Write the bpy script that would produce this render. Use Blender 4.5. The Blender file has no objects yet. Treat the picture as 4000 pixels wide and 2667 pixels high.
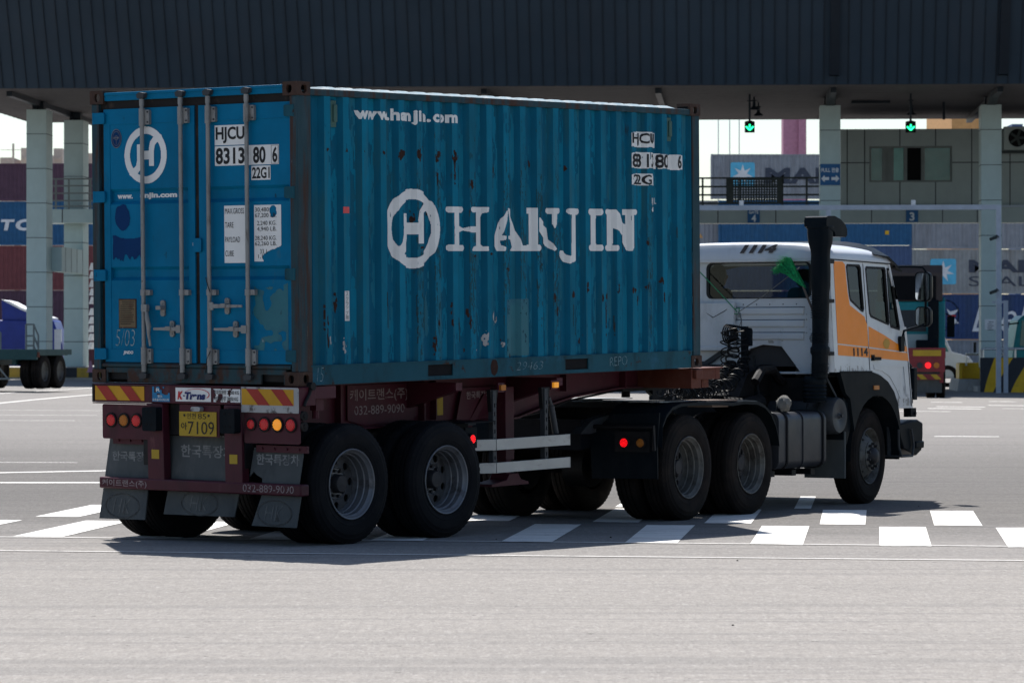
import bpy, bmesh, math, random
import numpy as np
from mathutils import Vector, Matrix, noise as mnoise
from mathutils.geometry import tessellate_polygon

R = math.radians
rng = random.Random(7)
scn = bpy.context.scene
COL = scn.collection

# ------------------------------------------------------------------ camera, sky, sun, exposure
cam = bpy.data.cameras.new('camera')
cam.sensor_width = 36.0
cam.lens = 36.0 * 13846.0 / 4000.0
cam.clip_start = 0.5
cam.clip_end = 3000.0
cam.dof.use_dof = True
cam.dof.focus_distance = 32.5
cam.dof.aperture_fstop = 8.0
cam_ob = bpy.data.objects.new('camera', cam)
COL.objects.link(cam_ob)
cam_ob.location = (0, 0, 1.6967)
cam_ob.rotation_euler = (R(90) + 0.0019, 0, 0)
scn.camera = cam_ob

SUN_EL, SUN_AZ = R(58.6), math.atan2(-0.134, 0.595)      # azimuth from +Y towards +X
world = bpy.data.worlds.new('World')
scn.world = world
world.use_nodes = True
wn = world.node_tree
wn.nodes.clear()
sky = wn.nodes.new('ShaderNodeTexSky')
sky.sky_type = 'NISHITA'
sky.sun_disc = False
sky.sun_elevation = SUN_EL
sky.sun_rotation = SUN_AZ
sky.air_density = 1.0
sky.dust_density = 0.9
sky.ozone_density = 2.0
bg = wn.nodes.new('ShaderNodeBackground')
bg.inputs['Strength'].default_value = 0.08
wo = wn.nodes.new('ShaderNodeOutputWorld')
wn.links.new(sky.outputs[0], bg.inputs[0])
wn.links.new(bg.outputs[0], wo.inputs[0])

sun = bpy.data.lights.new('sun', 'SUN')
sun.energy = 5.0
sun.angle = R(0.5)
sun.color = (1.0, 0.96, 0.91)
sun_ob = bpy.data.objects.new('sun', sun)
COL.objects.link(sun_ob)
sdir = Vector((math.sin(SUN_AZ) * math.cos(SUN_EL), math.cos(SUN_AZ) * math.cos(SUN_EL), math.sin(SUN_EL)))
sun_ob.rotation_euler = sdir.to_track_quat('Z', 'Y').to_euler()
sun_ob.location = sdir * 200

scn.view_settings.view_transform = 'Standard'
scn.view_settings.look = 'None'
scn.view_settings.gamma = 1.0
scn.view_settings.exposure = 0.92
scn.view_settings.use_curve_mapping = False
scn.render.engine = 'CYCLES'
scn.cycles.max_bounces = 8
scn.cycles.transparent_max_bounces = 12
scn.cycles.caustics_reflective = False
scn.cycles.caustics_refractive = False

# ------------------------------------------------------------------ frames of the three vehicles parts
OC = Vector((-2.77873, 30.90724, 1.38393))
M_C = Matrix.Translation(OC) @ Matrix.Rotation(0.9165, 4, 'Z') @ Matrix.Rotation(-0.0222, 4, 'Y') @ Matrix.Rotation(0.008, 4, 'X')
CZ = 1.384
M_TR = M_C @ Matrix.Translation((0, 0, -CZ))             # semi-trailer: same frame, base on the road
OT = Vector((0.70829, 35.63554, 0.0))
M_T = Matrix.Translation(OT) @ Matrix.Rotation(1.0308, 4, 'Z')
CAMP = Vector((0, 0, 1.6967))
FPX = 13846.0


def at(x, y, Y):
    """world point at depth Y seen at pixel x, y of the 2352-wide photograph"""
    px, py = x * 1.70068, y * 1.70068
    return Vector(((px - 2000) / FPX * Y, Y, 1.6967 - (py - 1359.8) / FPX * Y))


def ground_z(x, y):
    s = min(max((y - 45.0) / 60.0, 0.0), 1.0)
    s = s * s * (3 - 2 * s)
    return s * (0.25 - 0.011 * max(min(x, 24), -24))


# ------------------------------------------------------------------ materials
def _mat(name):
    m = bpy.data.materials.new(name)
    m.use_nodes = True
    nt = m.node_tree
    nt.nodes.clear()
    out = nt.nodes.new('ShaderNodeOutputMaterial')
    p = nt.nodes.new('ShaderNodeBsdfPrincipled')
    nt.links.new(p.outputs[0], out.inputs[0])
    return m, nt, p, out


def _noise(nt, scale, stretch=(1, 1, 1), detail=5, rough=0.6, off=0.0, coord='Object'):
    tc = nt.nodes.new('ShaderNodeTexCoord')
    mp = nt.nodes.new('ShaderNodeMapping')
    mp.inputs['Scale'].default_value = stretch
    mp.inputs['Location'].default_value = (off, off * 0.7, off * 1.3)
    n = nt.nodes.new('ShaderNodeTexNoise')
    n.inputs['Scale'].default_value = scale
    n.inputs['Detail'].default_value = detail
    n.inputs['Roughness'].default_value = rough
    nt.links.new(tc.outputs[coord], mp.inputs[0])
    nt.links.new(mp.outputs[0], n.inputs[0])
    return n.outputs['Fac']


def _ramp(nt, fac, a, b):
    r = nt.nodes.new('ShaderNodeMapRange')
    r.inputs['From Min'].default_value = a
    r.inputs['From Max'].default_value = b
    r.clamp = True
    nt.links.new(fac, r.inputs['Value'])
    return r.outputs[0]


def _mix(nt, fac, c1, c2):
    x = nt.nodes.new('ShaderNodeMix')
    x.data_type = 'RGBA'
    if isinstance(fac, float):
        x.inputs[0].default_value = fac
    else:
        nt.links.new(fac, x.inputs[0])
    for i, c in ((6, c1), (7, c2)):
        if isinstance(c, tuple):
            x.inputs[i].default_value = (*c[:3], 1)
        else:
            nt.links.new(c, x.inputs[i])
    return x.outputs[2]


def _mul(nt, a, b):
    n = nt.nodes.new('ShaderNodeMath')
    n.operation = 'MULTIPLY'
    for i, v in ((0, a), (1, b)):
        if isinstance(v, float):
            n.inputs[i].default_value = v
        else:
            nt.links.new(v, n.inputs[i])
    return n.outputs[0]


def mk(name, col, rough=0.5, metal=0.0, var=0.12, vscale=2.5, layers=(), bump=0.0, bscale=40, spec=0.2, coat=0.0):
    """procedural paint: base colour with mottling, then layers (colour, from, to, scale, stretch) of stain, dirt or rust"""
    m, nt, p, out = _mat(name)
    n = _noise(nt, vscale, off=rng.random() * 20)
    c = _mix(nt, _ramp(nt, n, 0.3, 0.7), tuple(x * (1 - var) for x in col), tuple(min(x * (1 + var), 1) for x in col))
    rf = None
    for i, (lc, a, b, s, st) in enumerate(layers):
        f = _ramp(nt, _noise(nt, s, st, detail=7, rough=0.65, off=3.1 + i * 7.7 + rng.random() * 9), a, b)
        c = _mix(nt, f, c, lc)
    nt.links.new(c, p.inputs['Base Color'])
    r = _noise(nt, 6.0, detail=3)
    mr = nt.nodes.new('ShaderNodeMapRange')
    nt.links.new(r, mr.inputs[0])
    mr.inputs['To Min'].default_value = max(rough - 0.12, 0.02)
    mr.inputs['To Max'].default_value = min(rough + 0.12, 1)
    nt.links.new(mr.outputs[0], p.inputs['Roughness'])
    p.inputs['Metallic'].default_value = metal
    p.inputs['Specular IOR Level'].default_value = spec
    if coat:
        p.inputs['Coat Weight'].default_value = coat
        p.inputs['Coat Roughness'].default_value = 0.15
    if bump:
        b = nt.nodes.new('ShaderNodeBump')
        b.inputs['Strength'].default_value = bump
        b.inputs['Distance'].default_value = 0.01
        nt.links.new(_noise(nt, bscale, detail=4), b.inputs['Height'])
        nt.links.new(b.outputs[0], p.inputs['Normal'])
    return m


def emit(name, col, strength):
    m, nt, p, out = _mat(name)
    p.inputs['Base Color'].default_value = (*col, 1)
    p.inputs['Emission Color'].default_value = (*col, 1)
    p.inputs['Emission Strength'].default_value = strength
    p.inputs['Roughness'].default_value = 0.3
    return m


def glass(name, tint=(0.25, 0.3, 0.32), refl=0.12):
    m, nt, p, out = _mat(name)
    t = nt.nodes.new('ShaderNodeBsdfTransparent')
    t.inputs[0].default_value = (*tint, 1)
    g = nt.nodes.new('ShaderNodeBsdfGlossy')
    g.inputs['Roughness'].default_value = 0.04
    g.inputs[0].default_value = (0.9, 0.95, 1, 1)
    fr = nt.nodes.new('ShaderNodeLayerWeight')
    fr.inputs[0].default_value = 0.35
    mu = _ramp(nt, fr.outputs['Fresnel'], -refl, 1.0)
    ms = nt.nodes.new('ShaderNodeMixShader')
    nt.links.new(_mul(nt, mu, 0.55), ms.inputs[0])
    nt.links.new(t.outputs[0], ms.inputs[1])
    nt.links.new(g.outputs[0], ms.inputs[2])
    nt.links.new(ms.outputs[0], out.inputs[0])
    return m


RUST = (0.038, 0.017, 0.011)
RUST2 = (0.07, 0.032, 0.018)
M = {}
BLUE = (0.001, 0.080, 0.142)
FADED_LIT = (0.003, 0.132, 0.215)  # lit tone of the ribs put into the colour, with some chalky wear
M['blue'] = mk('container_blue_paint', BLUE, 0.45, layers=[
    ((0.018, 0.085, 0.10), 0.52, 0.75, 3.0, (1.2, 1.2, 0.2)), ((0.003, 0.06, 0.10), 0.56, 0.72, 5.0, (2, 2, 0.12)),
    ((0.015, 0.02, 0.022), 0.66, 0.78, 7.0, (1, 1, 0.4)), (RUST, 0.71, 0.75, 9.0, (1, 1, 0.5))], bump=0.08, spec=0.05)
M['blue_door'] = mk('container_door_blue', (0.001, 0.118, 0.232), 0.42, layers=[
    ((0.003, 0.09, 0.17), 0.5, 0.8, 1.6, (1, 1, 0.5)), ((0.04, 0.11, 0.15), 0.66, 0.80, 4.0, (1, 1, 0.6)),
    ((0.012, 0.02, 0.03), 0.68, 0.74, 12.0, (1, 1, 0.4))], bump=0.06, spec=0.05)
M['blue_faded_lit'] = mk('chalky_lit_rib_blue', FADED_LIT, 0.6, layers=[((0.03, 0.10, 0.125), 0.5, 0.72, 5.0, (2, 2, 0.15)), ((0.006, 0.09, 0.14), 0.45, 0.7, 2.0, (1, 1, 0.3))], spec=0.05)
M['blue_rust'] = mk('container_frame_paint', (0.010, 0.038, 0.050), 0.6, layers=[
    ((0.025, 0.055, 0.07), 0.5, 0.7, 4.0, (2, 2, 0.2)), (RUST, 0.47, 0.62, 5.0, (2.5, 2.5, 0.22)), ((0.12, 0.09, 0.065), 0.67, 0.71, 11.0, (3, 3, 0.25)),
    ((0.16, 0.2, 0.22), 0.70, 0.73, 16.0, (3, 3, 0.2))], bump=0.25)
M['rail_blue'] = mk('container_rail_paint', (0.012, 0.065, 0.090), 0.55, layers=[
    ((0.02, 0.09, 0.14), 0.55, 0.7, 2.5, (1, 1, 1)), ((0.01, 0.025, 0.03), 0.5, 0.75, 4.0, (1, 1, 0.3)), (RUST, 0.62, 0.68, 6.0, (1, 1, 1))], bump=0.15, spec=0.06)
M['sill'] = mk('rusty_sill_paint', (0.012, 0.04, 0.05), 0.65, layers=[(RUST, 0.46, 0.60, 6.0, (1, 1, 0.7)), ((0.02, 0.018, 0.016), 0.55, 0.75, 3.0, (1, 1, 1))], bump=0.25)
M['casting'] = mk('rusty_casting_steel', (0.045, 0.024, 0.017), 0.75, var=0.3, vscale=9, layers=[((0.03, 0.03, 0.03), 0.55, 0.7, 12, (1, 1, 1)), ((0.25, 0.2, 0.17), 0.66, 0.72, 20, (1, 1, 0.5))], bump=0.4)
M['rust_dark'] = mk('dark_rust', (0.034, 0.019, 0.016), 0.9, var=0.3, vscale=14, layers=[((0.045, 0.02, 0.013), 0.55, 0.7, 18, (1, 1, 1))], spec=0.05)
M['roof'] = mk('container_roof_paint', (0.15, 0.22, 0.26), 0.6, layers=[((0.28, 0.31, 0.32), 0.5, 0.65, 8, (1, 1, 1)), (RUST2, 0.7, 0.74, 9, (1, 1, 1))])
M['white_paint'] = mk('worn_white_paint', (0.62, 0.62, 0.605), 0.5, var=0.06, layers=[
    ((0.45, 0.44, 0.42), 0.58, 0.75, 5, (1, 1, 0.3)), (BLUE, 0.69, 0.71, 13, (2.0, 2.0, 0.30)), ((0.05, 0.04, 0.04), 0.72, 0.74, 24, (1, 1, 0.6))])
M['white_decal'] = mk('white_decal', (0.62, 0.62, 0.605), 0.45, var=0.05, layers=[((0.45, 0.45, 0.43), 0.6, 0.8, 6, (1, 1, 0.4))])
M['black_ink'] = mk('black_decal_ink', (0.012, 0.012, 0.014), 0.5)
M['zinc'] = mk('galvanised_rod', (0.21, 0.21, 0.205), 0.5, 0.2, layers=[((0.10, 0.095, 0.09), 0.55, 0.7, 8, (2, 2, 0.5)), (RUST2, 0.68, 0.74, 14, (1, 1, 1))], bump=0.1)
M['gasket'] = mk('black_door_gasket', (0.012, 0.011, 0.011), 0.8, layers=[((0.04, 0.03, 0.025), 0.55, 0.7, 10, (1, 1, 1))])
M['black'] = mk('black_void', (0.004, 0.004, 0.005), 0.9)
M['maroon'] = mk('trailer_maroon_paint', (0.055, 0.009, 0.017), 0.5, layers=[((0.028, 0.008, 0.011), 0.52, 0.75, 3, (1, 1, 0.5)), ((0.09, 0.03, 0.035), 0.62, 0.75, 7, (1, 1, 0.4)), ((0.03, 0.02, 0.02), 0.66, 0.73, 12, (1, 1, 1))], bump=0.12)
M['orange_red'] = mk('faded_red_oxide_paint', (0.085, 0.022, 0.013), 0.6, layers=[((0.10, 0.035, 0.025), 0.5, 0.7, 5, (1, 1, 1)), ((0.12, 0.048, 0.027), 0.64, 0.7, 9, (1, 1, 1))], bump=0.15)
M['dark_steel'] = mk('dark_greasy_steel', (0.006, 0.006, 0.007), 0.6, layers=[((0.014, 0.012, 0.011), 0.5, 0.75, 5, (1, 1, 1))], bump=0.2)
M['frame_black'] = mk('black_chassis_paint', (0.006, 0.007, 0.010), 0.5, layers=[((0.018, 0.016, 0.014), 0.52, 0.75, 4, (1, 1, 0.6))], bump=0.1, spec=0.08)
M['plastic'] = mk('black_plastic', (0.006, 0.009, 0.012), 0.42, layers=[((0.013, 0.015, 0.017), 0.5, 0.75, 4, (1, 1, 0.5))], bump=0.05, spec=0.03)
M['tyre'] = mk('tyre_rubber', (0.005, 0.0055, 0.007), 0.75, layers=[((0.010, 0.010, 0.011), 0.45, 0.7, 4, (1, 1, 1)), ((0.018, 0.017, 0.017), 0.62, 0.75, 14, (1, 1, 1))], bump=0.25, bscale=60, spec=0.08)
M['tyre_dusty'] = mk('dusty_tyre_rubber', (0.008, 0.007, 0.0068), 0.85, layers=[((0.016, 0.0125, 0.011), 0.45, 0.65, 5, (1, 1, 1))], bump=0.25, bscale=60, spec=0.08)
M['rim'] = mk('silver_rim_paint', (0.125, 0.13, 0.142), 0.4, 0.3, layers=[((0.06, 0.055, 0.055), 0.55, 0.7, 6, (1, 1, 1)), (RUST, 0.69, 0.73, 18, (1, 1, 1))], bump=0.08)
M['rim_dirty'] = mk('dirty_rim_paint', (0.085, 0.085, 0.08), 0.55, 0.15, layers=[((0.035, 0.03, 0.027), 0.48, 0.65, 6, (1, 1, 1)), (RUST, 0.66, 0.7, 15, (1, 1, 1))], bump=0.12)
M['hub'] = mk('hub_steel', (0.03, 0.03, 0.033), 0.55, 0.3, bump=0.2)
M['mudflap'] = mk('mud_flap_rubber', (0.060, 0.066, 0.067), 0.75, layers=[((0.095, 0.098, 0.095), 0.5, 0.7, 4, (1, 1, 0.4)), ((0.03, 0.036, 0.04), 0.5, 0.75, 3, (1, 1, 0.5))], bump=0.1)
M['faded_ink'] = mk('faded_grey_lettering', (0.20, 0.20, 0.195), 0.7, layers=[((0.09, 0.092, 0.092), 0.45, 0.65, 14, (1, 1, 0.6))])
M['flap_mark'] = mk('faint_flap_mark', (0.12, 0.122, 0.118), 0.8, layers=[((0.07, 0.075, 0.075), 0.45, 0.6, 12, (1, 1, 1))])
M['pink_ink'] = mk('stencilled_grey_lettering', (0.22, 0.175, 0.175), 0.6, layers=[((0.07, 0.018, 0.024), 0.56, 0.62, 24, (1, 1, 0.5))])
M['yellow_refl'] = mk('reflective_yellow', (0.42, 0.22, 0.012), 0.45, layers=[((0.35, 0.2, 0.03), 0.6, 0.75, 6, (1, 1, 1))])
M['red_refl'] = mk('reflective_red', (0.27, 0.026, 0.018), 0.45, layers=[((0.25, 0.03, 0.025), 0.6, 0.75, 6, (1, 1, 1))])
M['plate_yellow'] = mk('number_plate_yellow', (0.33, 0.22, 0.02), 0.5, layers=[((0.25, 0.18, 0.05), 0.62, 0.8, 9, (1, 1, 1))])
M['sticker_blue'] = mk('sticker_blue', (0.015, 0.16, 0.32), 0.5, layers=[((0.12, 0.025, 0.035), 0.6, 0.63, 9, (1, 1, 1))])
M['navy_ink'] = mk('navy_ink', (0.012, 0.02, 0.10), 0.5)
M['red_ink'] = mk('red_ink', (0.45, 0.02, 0.025), 0.5)
M['chalk'] = mk('chalk_marks', (0.22, 0.29, 0.31), 0.9, layers=[((0.06, 0.14, 0.17), 0.48, 0.6, 30, (1, 1, 1))])
M['bare'] = mk('worn_grey_steel', (0.3, 0.3, 0.3), 0.55, 0.3, layers=[((0.08, 0.07, 0.07), 0.55, 0.65, 12, (1, 1, 1))])
M['alu'] = mk('aluminium_guard', (0.34, 0.34, 0.325), 0.42, 0.3, layers=[((0.25, 0.24, 0.23), 0.58, 0.68, 9, (0.4, 1, 1)), ((0.08, 0.07, 0.07), 0.7, 0.73, 20, (1, 1, 1))], bump=0.05)
M['data_plate'] = mk('tarnished_data_plate', (0.13, 0.095, 0.055), 0.5, 0.2, layers=[((0.1, 0.06, 0.035), 0.5, 0.7, 14, (1, 1, 1))])
M['teal_patch'] = mk('teal_touch_up_paint', (0.020, 0.115, 0.145), 0.5, layers=[((0.01, 0.07, 0.12), 0.5, 0.75, 3, (1, 1, 1)), ((0.01, 0.03, 0.04), 0.66, 0.72, 14, (1, 1, 0.5))])
M['ultramarine'] = mk('dark_blue_overpaint', (0.003, 0.028, 0.10), 0.5, spec=0.05, layers=[((0.005, 0.05, 0.12), 0.6, 0.75, 8, (1, 1, 0.4))])
M['salmon'] = mk('salmon_sticker', (0.55, 0.08, 0.08), 0.6)
M['vent'] = mk('vent_cover_paint', (0.045, 0.10, 0.085), 0.6, bump=0.1)
M['cab_white'] = mk('cab_white_paint', (0.46, 0.48, 0.50), 0.32, var=0.05, layers=[((0.28, 0.29, 0.30), 0.55, 0.8, 3, (1, 1, 0.4)), ((0.22, 0.2, 0.18), 0.7, 0.78, 9, (1, 1, 0.3))], coat=0.3)
M['cab_orange'] = mk('cab_orange_paint', (0.76, 0.215, 0.010), 0.4, var=0.06, layers=[((0.6, 0.18, 0.02), 0.6, 0.8, 4, (1, 1, 0.5))], coat=0.05)
M['cab_seam'] = mk('panel_gap', (0.02, 0.02, 0.02), 0.8)
M['tank'] = mk('fuel_tank_grey', (0.028, 0.030, 0.036), 0.4, 0.2, layers=[((0.03, 0.028, 0.027), 0.5, 0.7, 4, (1, 1, 0.5)), ((0.12, 0.08, 0.055), 0.68, 0.76, 7, (1, 1, 1))], bump=0.1)
M['dull_grey'] = mk('dull_grey_steel', (0.035, 0.039, 0.044), 0.5, 0.15, layers=[((0.03, 0.03, 0.033), 0.5, 0.75, 5, (1, 1, 1))], bump=0.1)
M['cloth'] = mk('grubby_rag', (0.13, 0.125, 0.115), 0.9, bump=0.5, bscale=30)
M['interior'] = mk('cab_interior', (0.035, 0.034, 0.036), 0.8)
M['skin'] = mk('skin', (0.42, 0.24, 0.17), 0.6)
M['hair'] = mk('hair', (0.01, 0.009, 0.008), 0.6)
M['shirt'] = mk('dark_shirt', (0.05, 0.05, 0.06), 0.9)
M['glass'] = glass('tinted_glass', (0.50, 0.54, 0.55), 0.0)
M['glass_dark'] = glass('dark_tinted_glass', (0.16, 0.22, 0.25), 0.0)
M['mirror'] = mk('mirror_glass', (0.42, 0.45, 0.47), 0.03, 1.0, var=0.0)
M['red_lens'] = emit('red_lens_lit', (0.75, 0.012, 0.012), 0.55)
M['red_lens_dim'] = emit('red_lens', (0.45, 0.008, 0.010), 0.05)
M['amber_dim'] = mk('amber_lens', (0.38, 0.13, 0.02), 0.3)
M['amber_lit'] = emit('amber_lens_lit', (0.75, 0.28, 0.02), 0.28)
M['led_red'] = emit('red_led_lit', (1.0, 0.006, 0.012), 0.75)
M['broom'] = mk('green_bristles', (0.006, 0.20, 0.065), 0.5, var=0.75, vscale=60)
M['rope'] = mk('green_cord', (0.03, 0.2, 0.09), 0.8)
M['cord'] = mk('grey_cord', (0.12, 0.12, 0.11), 0.8)
M['hose'] = mk('black_coil_hose', (0.008, 0.008, 0.009), 0.5, spec=0.18)
M['disc'] = mk('shaded_disc_paint', (0.062, 0.064, 0.070), 0.5, 0.2, layers=[((0.03, 0.027, 0.025), 0.5, 0.7, 7, (1, 1, 1))], bump=0.1)  # darker than the rim: shade deep in the wheel put into the colour
M['wood'] = mk('old_plank', (0.13, 0.10, 0.085), 0.85, bump=0.3)


# ------------------------------------------------------------------ mesh helpers
class MB:
    def __init__(self):
        self.v, self.f = [], []

    def add(self, vs, fs):
        n = len(self.v)
        self.v += [tuple(p) for p in vs]
        self.f += [tuple(i + n for i in q) for q in fs]
        return self

    def box(self, a, b, mat=None):
        x0, y0, z0 = (min(a[i], b[i]) for i in range(3))
        x1, y1, z1 = (max(a[i], b[i]) for i in range(3))
        vs = [(x0, y0, z0), (x1, y0, z0), (x1, y1, z0), (x0, y1, z0), (x0, y0, z1), (x1, y0, z1), (x1, y1, z1), (x0, y1, z1)]
        if mat is not None:
            vs = [mat @ Vector(p) for p in vs]
        return self.add(vs, [(0, 3, 2, 1), (4, 5, 6, 7), (0, 1, 5, 4), (1, 2, 6, 5), (2, 3, 7, 6), (3, 0, 4, 7)])

    def bar(self, p0, p1, w, h, up=(0, 0, 1)):
        """box of width w (sideways) and height h (along up) running p0 -> p1"""
        p0, p1 = Vector(p0), Vector(p1)
        d = (p1 - p0).normalized()
        s = d.cross(Vector(up))
        if s.length < 1e-4:
            s = d.cross(Vector((1, 0, 0)))
        s.normalize()
        u = s.cross(d)
        c = []
        for p in (p0, p1):
            for a, b in ((-1, -1), (1, -1), (1, 1), (-1, 1)):
                c.append(p + s * (a * w / 2) + u * (b * h / 2))
        return self.add(c, [(0, 1, 2, 3), (7, 6, 5, 4), (0, 4, 5, 1), (1, 5, 6, 2), (2, 6, 7, 3), (3, 7, 4, 0)])

    def prism(self, poly, fn, a, b):
        """polygon (2D list) extruded between fn(u, v, a) and fn(u, v, b)"""
        n = len(poly)
        vs = [fn(u, v, a) for u, v in poly] + [fn(u, v, b) for u, v in poly]
        fs = [(i, (i + 1) % n, n + (i + 1) % n, n + i) for i in range(n)]
        tris = tessellate_polygon([[Vector((u, v, 0)) for u, v in poly]])
        fs += [tuple(t) for t in tris] + [tuple(n + i for i in reversed(t)) for t in tris]
        return self.add(vs, fs)

    def plate(self, outer, holes, fn, a, b):
        """flat plate with holes, thickness a..b, fn(u, v, w) -> 3D"""
        loops = [outer] + list(holes)
        flat = [Vector((u, v, 0)) for lp in loops for u, v in lp]
        n = len(flat)
        tris = tessellate_polygon([[Vector((u, v, 0)) for u, v in lp] for lp in loops])
        vs = [fn(p.x, p.y, a) for p in flat] + [fn(p.x, p.y, b) for p in flat]
        fs = [tuple(t) for t in tris] + [tuple(n + i for i in reversed(t)) for t in tris]
        k = 0
        for lp in loops:
            m = len(lp)
            fs += [(k + i, k + (i + 1) % m, n + k + (i + 1) % m, n + k + i) for i in range(m)]
            k += m
        return self.add(vs, fs)

    def cyl(self, p0, p1, r0, r1=None, n=16, cap=True):
        r1 = r0 if r1 is None else r1
        p0, p1 = Vector(p0), Vector(p1)
        d = (p1 - p0).normalized()
        s = d.orthogonal().normalized()
        t = d.cross(s)
        vs = []
        for p, r in ((p0, r0), (p1, r1)):
            vs += [p + (s * math.cos(2 * math.pi * i / n) + t * math.sin(2 * math.pi * i / n)) * r for i in range(n)]
        fs = [(i, (i + 1) % n, n + (i + 1) % n, n + i) for i in range(n)]
        if cap:
            fs += [tuple(reversed(range(n))), tuple(range(n, 2 * n))]
        return self.add(vs, fs)

    def tube(self, pts, r, n=8, cap=True):
        pts = [Vector(p) for p in pts]
        m = len(pts)
        rs = r if isinstance(r, (list, tuple)) else [r] * m
        vs, prev = [], None
        for i, p in enumerate(pts):
            d = (pts[min(i + 1, m - 1)] - pts[max(i - 1, 0)]).normalized()
            s = d.orthogonal().normalized() if prev is None else (prev - d * prev.dot(d)).normalized()
            prev = s
            t = d.cross(s)
            vs += [p + (s * math.cos(2 * math.pi * k / n) + t * math.sin(2 * math.pi * k / n)) * rs[i] for k in range(n)]
        fs = []
        for i in range(m - 1):
            for k in range(n):
                a, b = i * n + k, i * n + (k + 1) % n
                fs.append((a, b, b + n, a + n))
        if cap:
            fs += [tuple(reversed(range(n))), tuple(range((m - 1) * n, m * n))]
        return self.add(vs, fs)

    def lathe(self, prof, n, fn):
        """prof: list of (axial, radius); fn(axial, x, z) -> 3D"""
        m = len(prof)
        vs = [fn(a, r * math.cos(2 * math.pi * k / n), r * math.sin(2 * math.pi * k / n)) for a, r in prof for k in range(n)]
        fs = [(i * n + k, i * n + (k + 1) % n, (i + 1) * n + (k + 1) % n, (i + 1) * n + k) for i in range(m - 1) for k in range(n)]
        return self.add(vs, fs)

    def loft(self, rings, closed=False, caps=False):
        n = len(rings[0])
        vs = [p for r in rings for p in r]
        fs = []
        for i in range(len(rings) - 1):
            for k in range(n if closed else n - 1):
                a, b = i * n + k, i * n + (k + 1) % n
                fs.append((a, b, b + n, a + n))
        if caps:
            fs += [tuple(reversed(range(n))), tuple(range((len(rings) - 1) * n, len(rings) * n))]
        return self.add(vs, fs)

    def build(self, name, mat, parent=None, smooth=True, bevel=0.0, loc=None, label=None):
        me = bpy.data.meshes.new(name)
        me.from_pydata([tuple(p) for p in self.v], [], self.f)
        bm = bmesh.new()
        bm.from_mesh(me)
        bmesh.ops.recalc_face_normals(bm, faces=bm.faces)
        bm.to_mesh(me)
        bm.free()
        me.materials.append(M[mat] if isinstance(mat, str) else mat)
        if smooth:
            me.polygons.foreach_set('use_smooth', [True] * len(me.polygons))
            me.set_sharp_from_angle(angle=R(38))
        o = bpy.data.objects.new(name, me)
        COL.objects.link(o)
        if parent is not None:
            o.parent = parent
        if loc is not None:
            o.location = loc
        if bevel:
            md = o.modifiers.new('bevel', 'BEVEL')
            md.width = bevel
            md.segments = 2
            md.limit_method = 'ANGLE'
            md.angle_limit = R(50)
        if label:
            o['label'] = label
        return o


def split_pieces(o):
    """give every far-apart piece of a mesh an object of its own (same parent, name and material)"""
    me = o.data
    nv = len(me.vertices)
    par = list(range(nv))

    def find(i):
        while par[i] != i:
            par[i] = par[par[i]]
            i = par[i]
        return i
    for e in me.edges:
        a, b = find(e.vertices[0]), find(e.vertices[1])
        par[max(a, b)] = min(a, b)
    isl = {}
    for i in range(nv):
        isl.setdefault(find(i), []).append(i)
    keys = list(isl)
    if not 1 < len(keys) <= 400:
        return
    co = np.array([p.co[:] for p in me.vertices])
    lo = np.array([co[isl[k]].min(0) for k in keys])
    hi = np.array([co[isl[k]].max(0) for k in keys])
    size = (hi - lo).max(1)
    gap = np.maximum(0, np.maximum(lo[:, None] - hi[None], lo[None] - hi[:, None]))
    near = np.sqrt((gap ** 2).sum(2)) <= np.maximum(.02, .5 * np.maximum(size[:, None], size[None])) - 1e-4
    grp = list(range(len(keys)))
    ch = True
    while ch:
        ch = False
        for a, b in zip(*np.nonzero(near)):
            m = min(grp[a], grp[b])
            if grp[a] != m or grp[b] != m:
                grp[a] = grp[b] = m
                ch = True
    gs = sorted(set(grp))
    if len(gs) < 2:
        return
    of = {}
    for k, g in zip(keys, grp):
        for i in isl[k]:
            of[i] = g
    vs = [tuple(p.co) for p in me.vertices]
    fs = [tuple(f.vertices) for f in me.polygons]
    base = o.name.split('.')[0]
    for n, g in enumerate(gs):
        idx = [i for i in range(nv) if of[i] == g]
        rm = {i: j for j, i in enumerate(idx)}
        m2 = bpy.data.meshes.new(base)
        m2.from_pydata([vs[i] for i in idx], [], [tuple(rm[i] for i in f) for f in fs if of[f[0]] == g])
        for mt in me.materials:
            m2.materials.append(mt)
        if any(f.use_smooth for f in me.polygons):
            m2.polygons.foreach_set('use_smooth', [True] * len(m2.polygons))
            m2.set_sharp_from_angle(angle=R(38))
        if n == 0:
            first = m2
        else:
            c = o.copy()
            c.name = base
            c.data = m2
            COL.objects.link(c)
    o.data = first


def tag(o, label=None, cat=None, group=None, kind=None):
    for k, v in (('label', label), ('category', cat), ('group', group), ('kind', kind)):
        if v:
            o[k] = v
    return o


def empty(name, mat=None, loc=None):
    o = bpy.data.objects.new(name, None)
    o.empty_display_size = 0.2
    COL.objects.link(o)
    if mat is not None:
        o.matrix_world = mat
    elif loc is not None:
        o.location = loc
    return o


def copy_tree(o, parent=None):
    c = o.copy()
    COL.objects.link(c)
    if parent is not None:
        c.parent = parent
    for ch in [x for x in bpy.data.objects if x.parent == o]:
        copy_tree(ch, c)
    return c


def YZ(x):                      # plane facing the rear: u = -y (to the right), v = z
    return lambda u, v, w=0.0: (x + w, -u, v)


def XZ(y):                      # right-hand side plane: u = x, v = z
    return lambda u, v, w=0.0: (u, y + w, v)


def ell(cx, cy, rx, ry, n=18):
    return [(cx + rx * math.cos(2 * math.pi * i / n), cy + ry * math.sin(2 * math.pi * i / n)) for i in range(n)]


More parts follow.
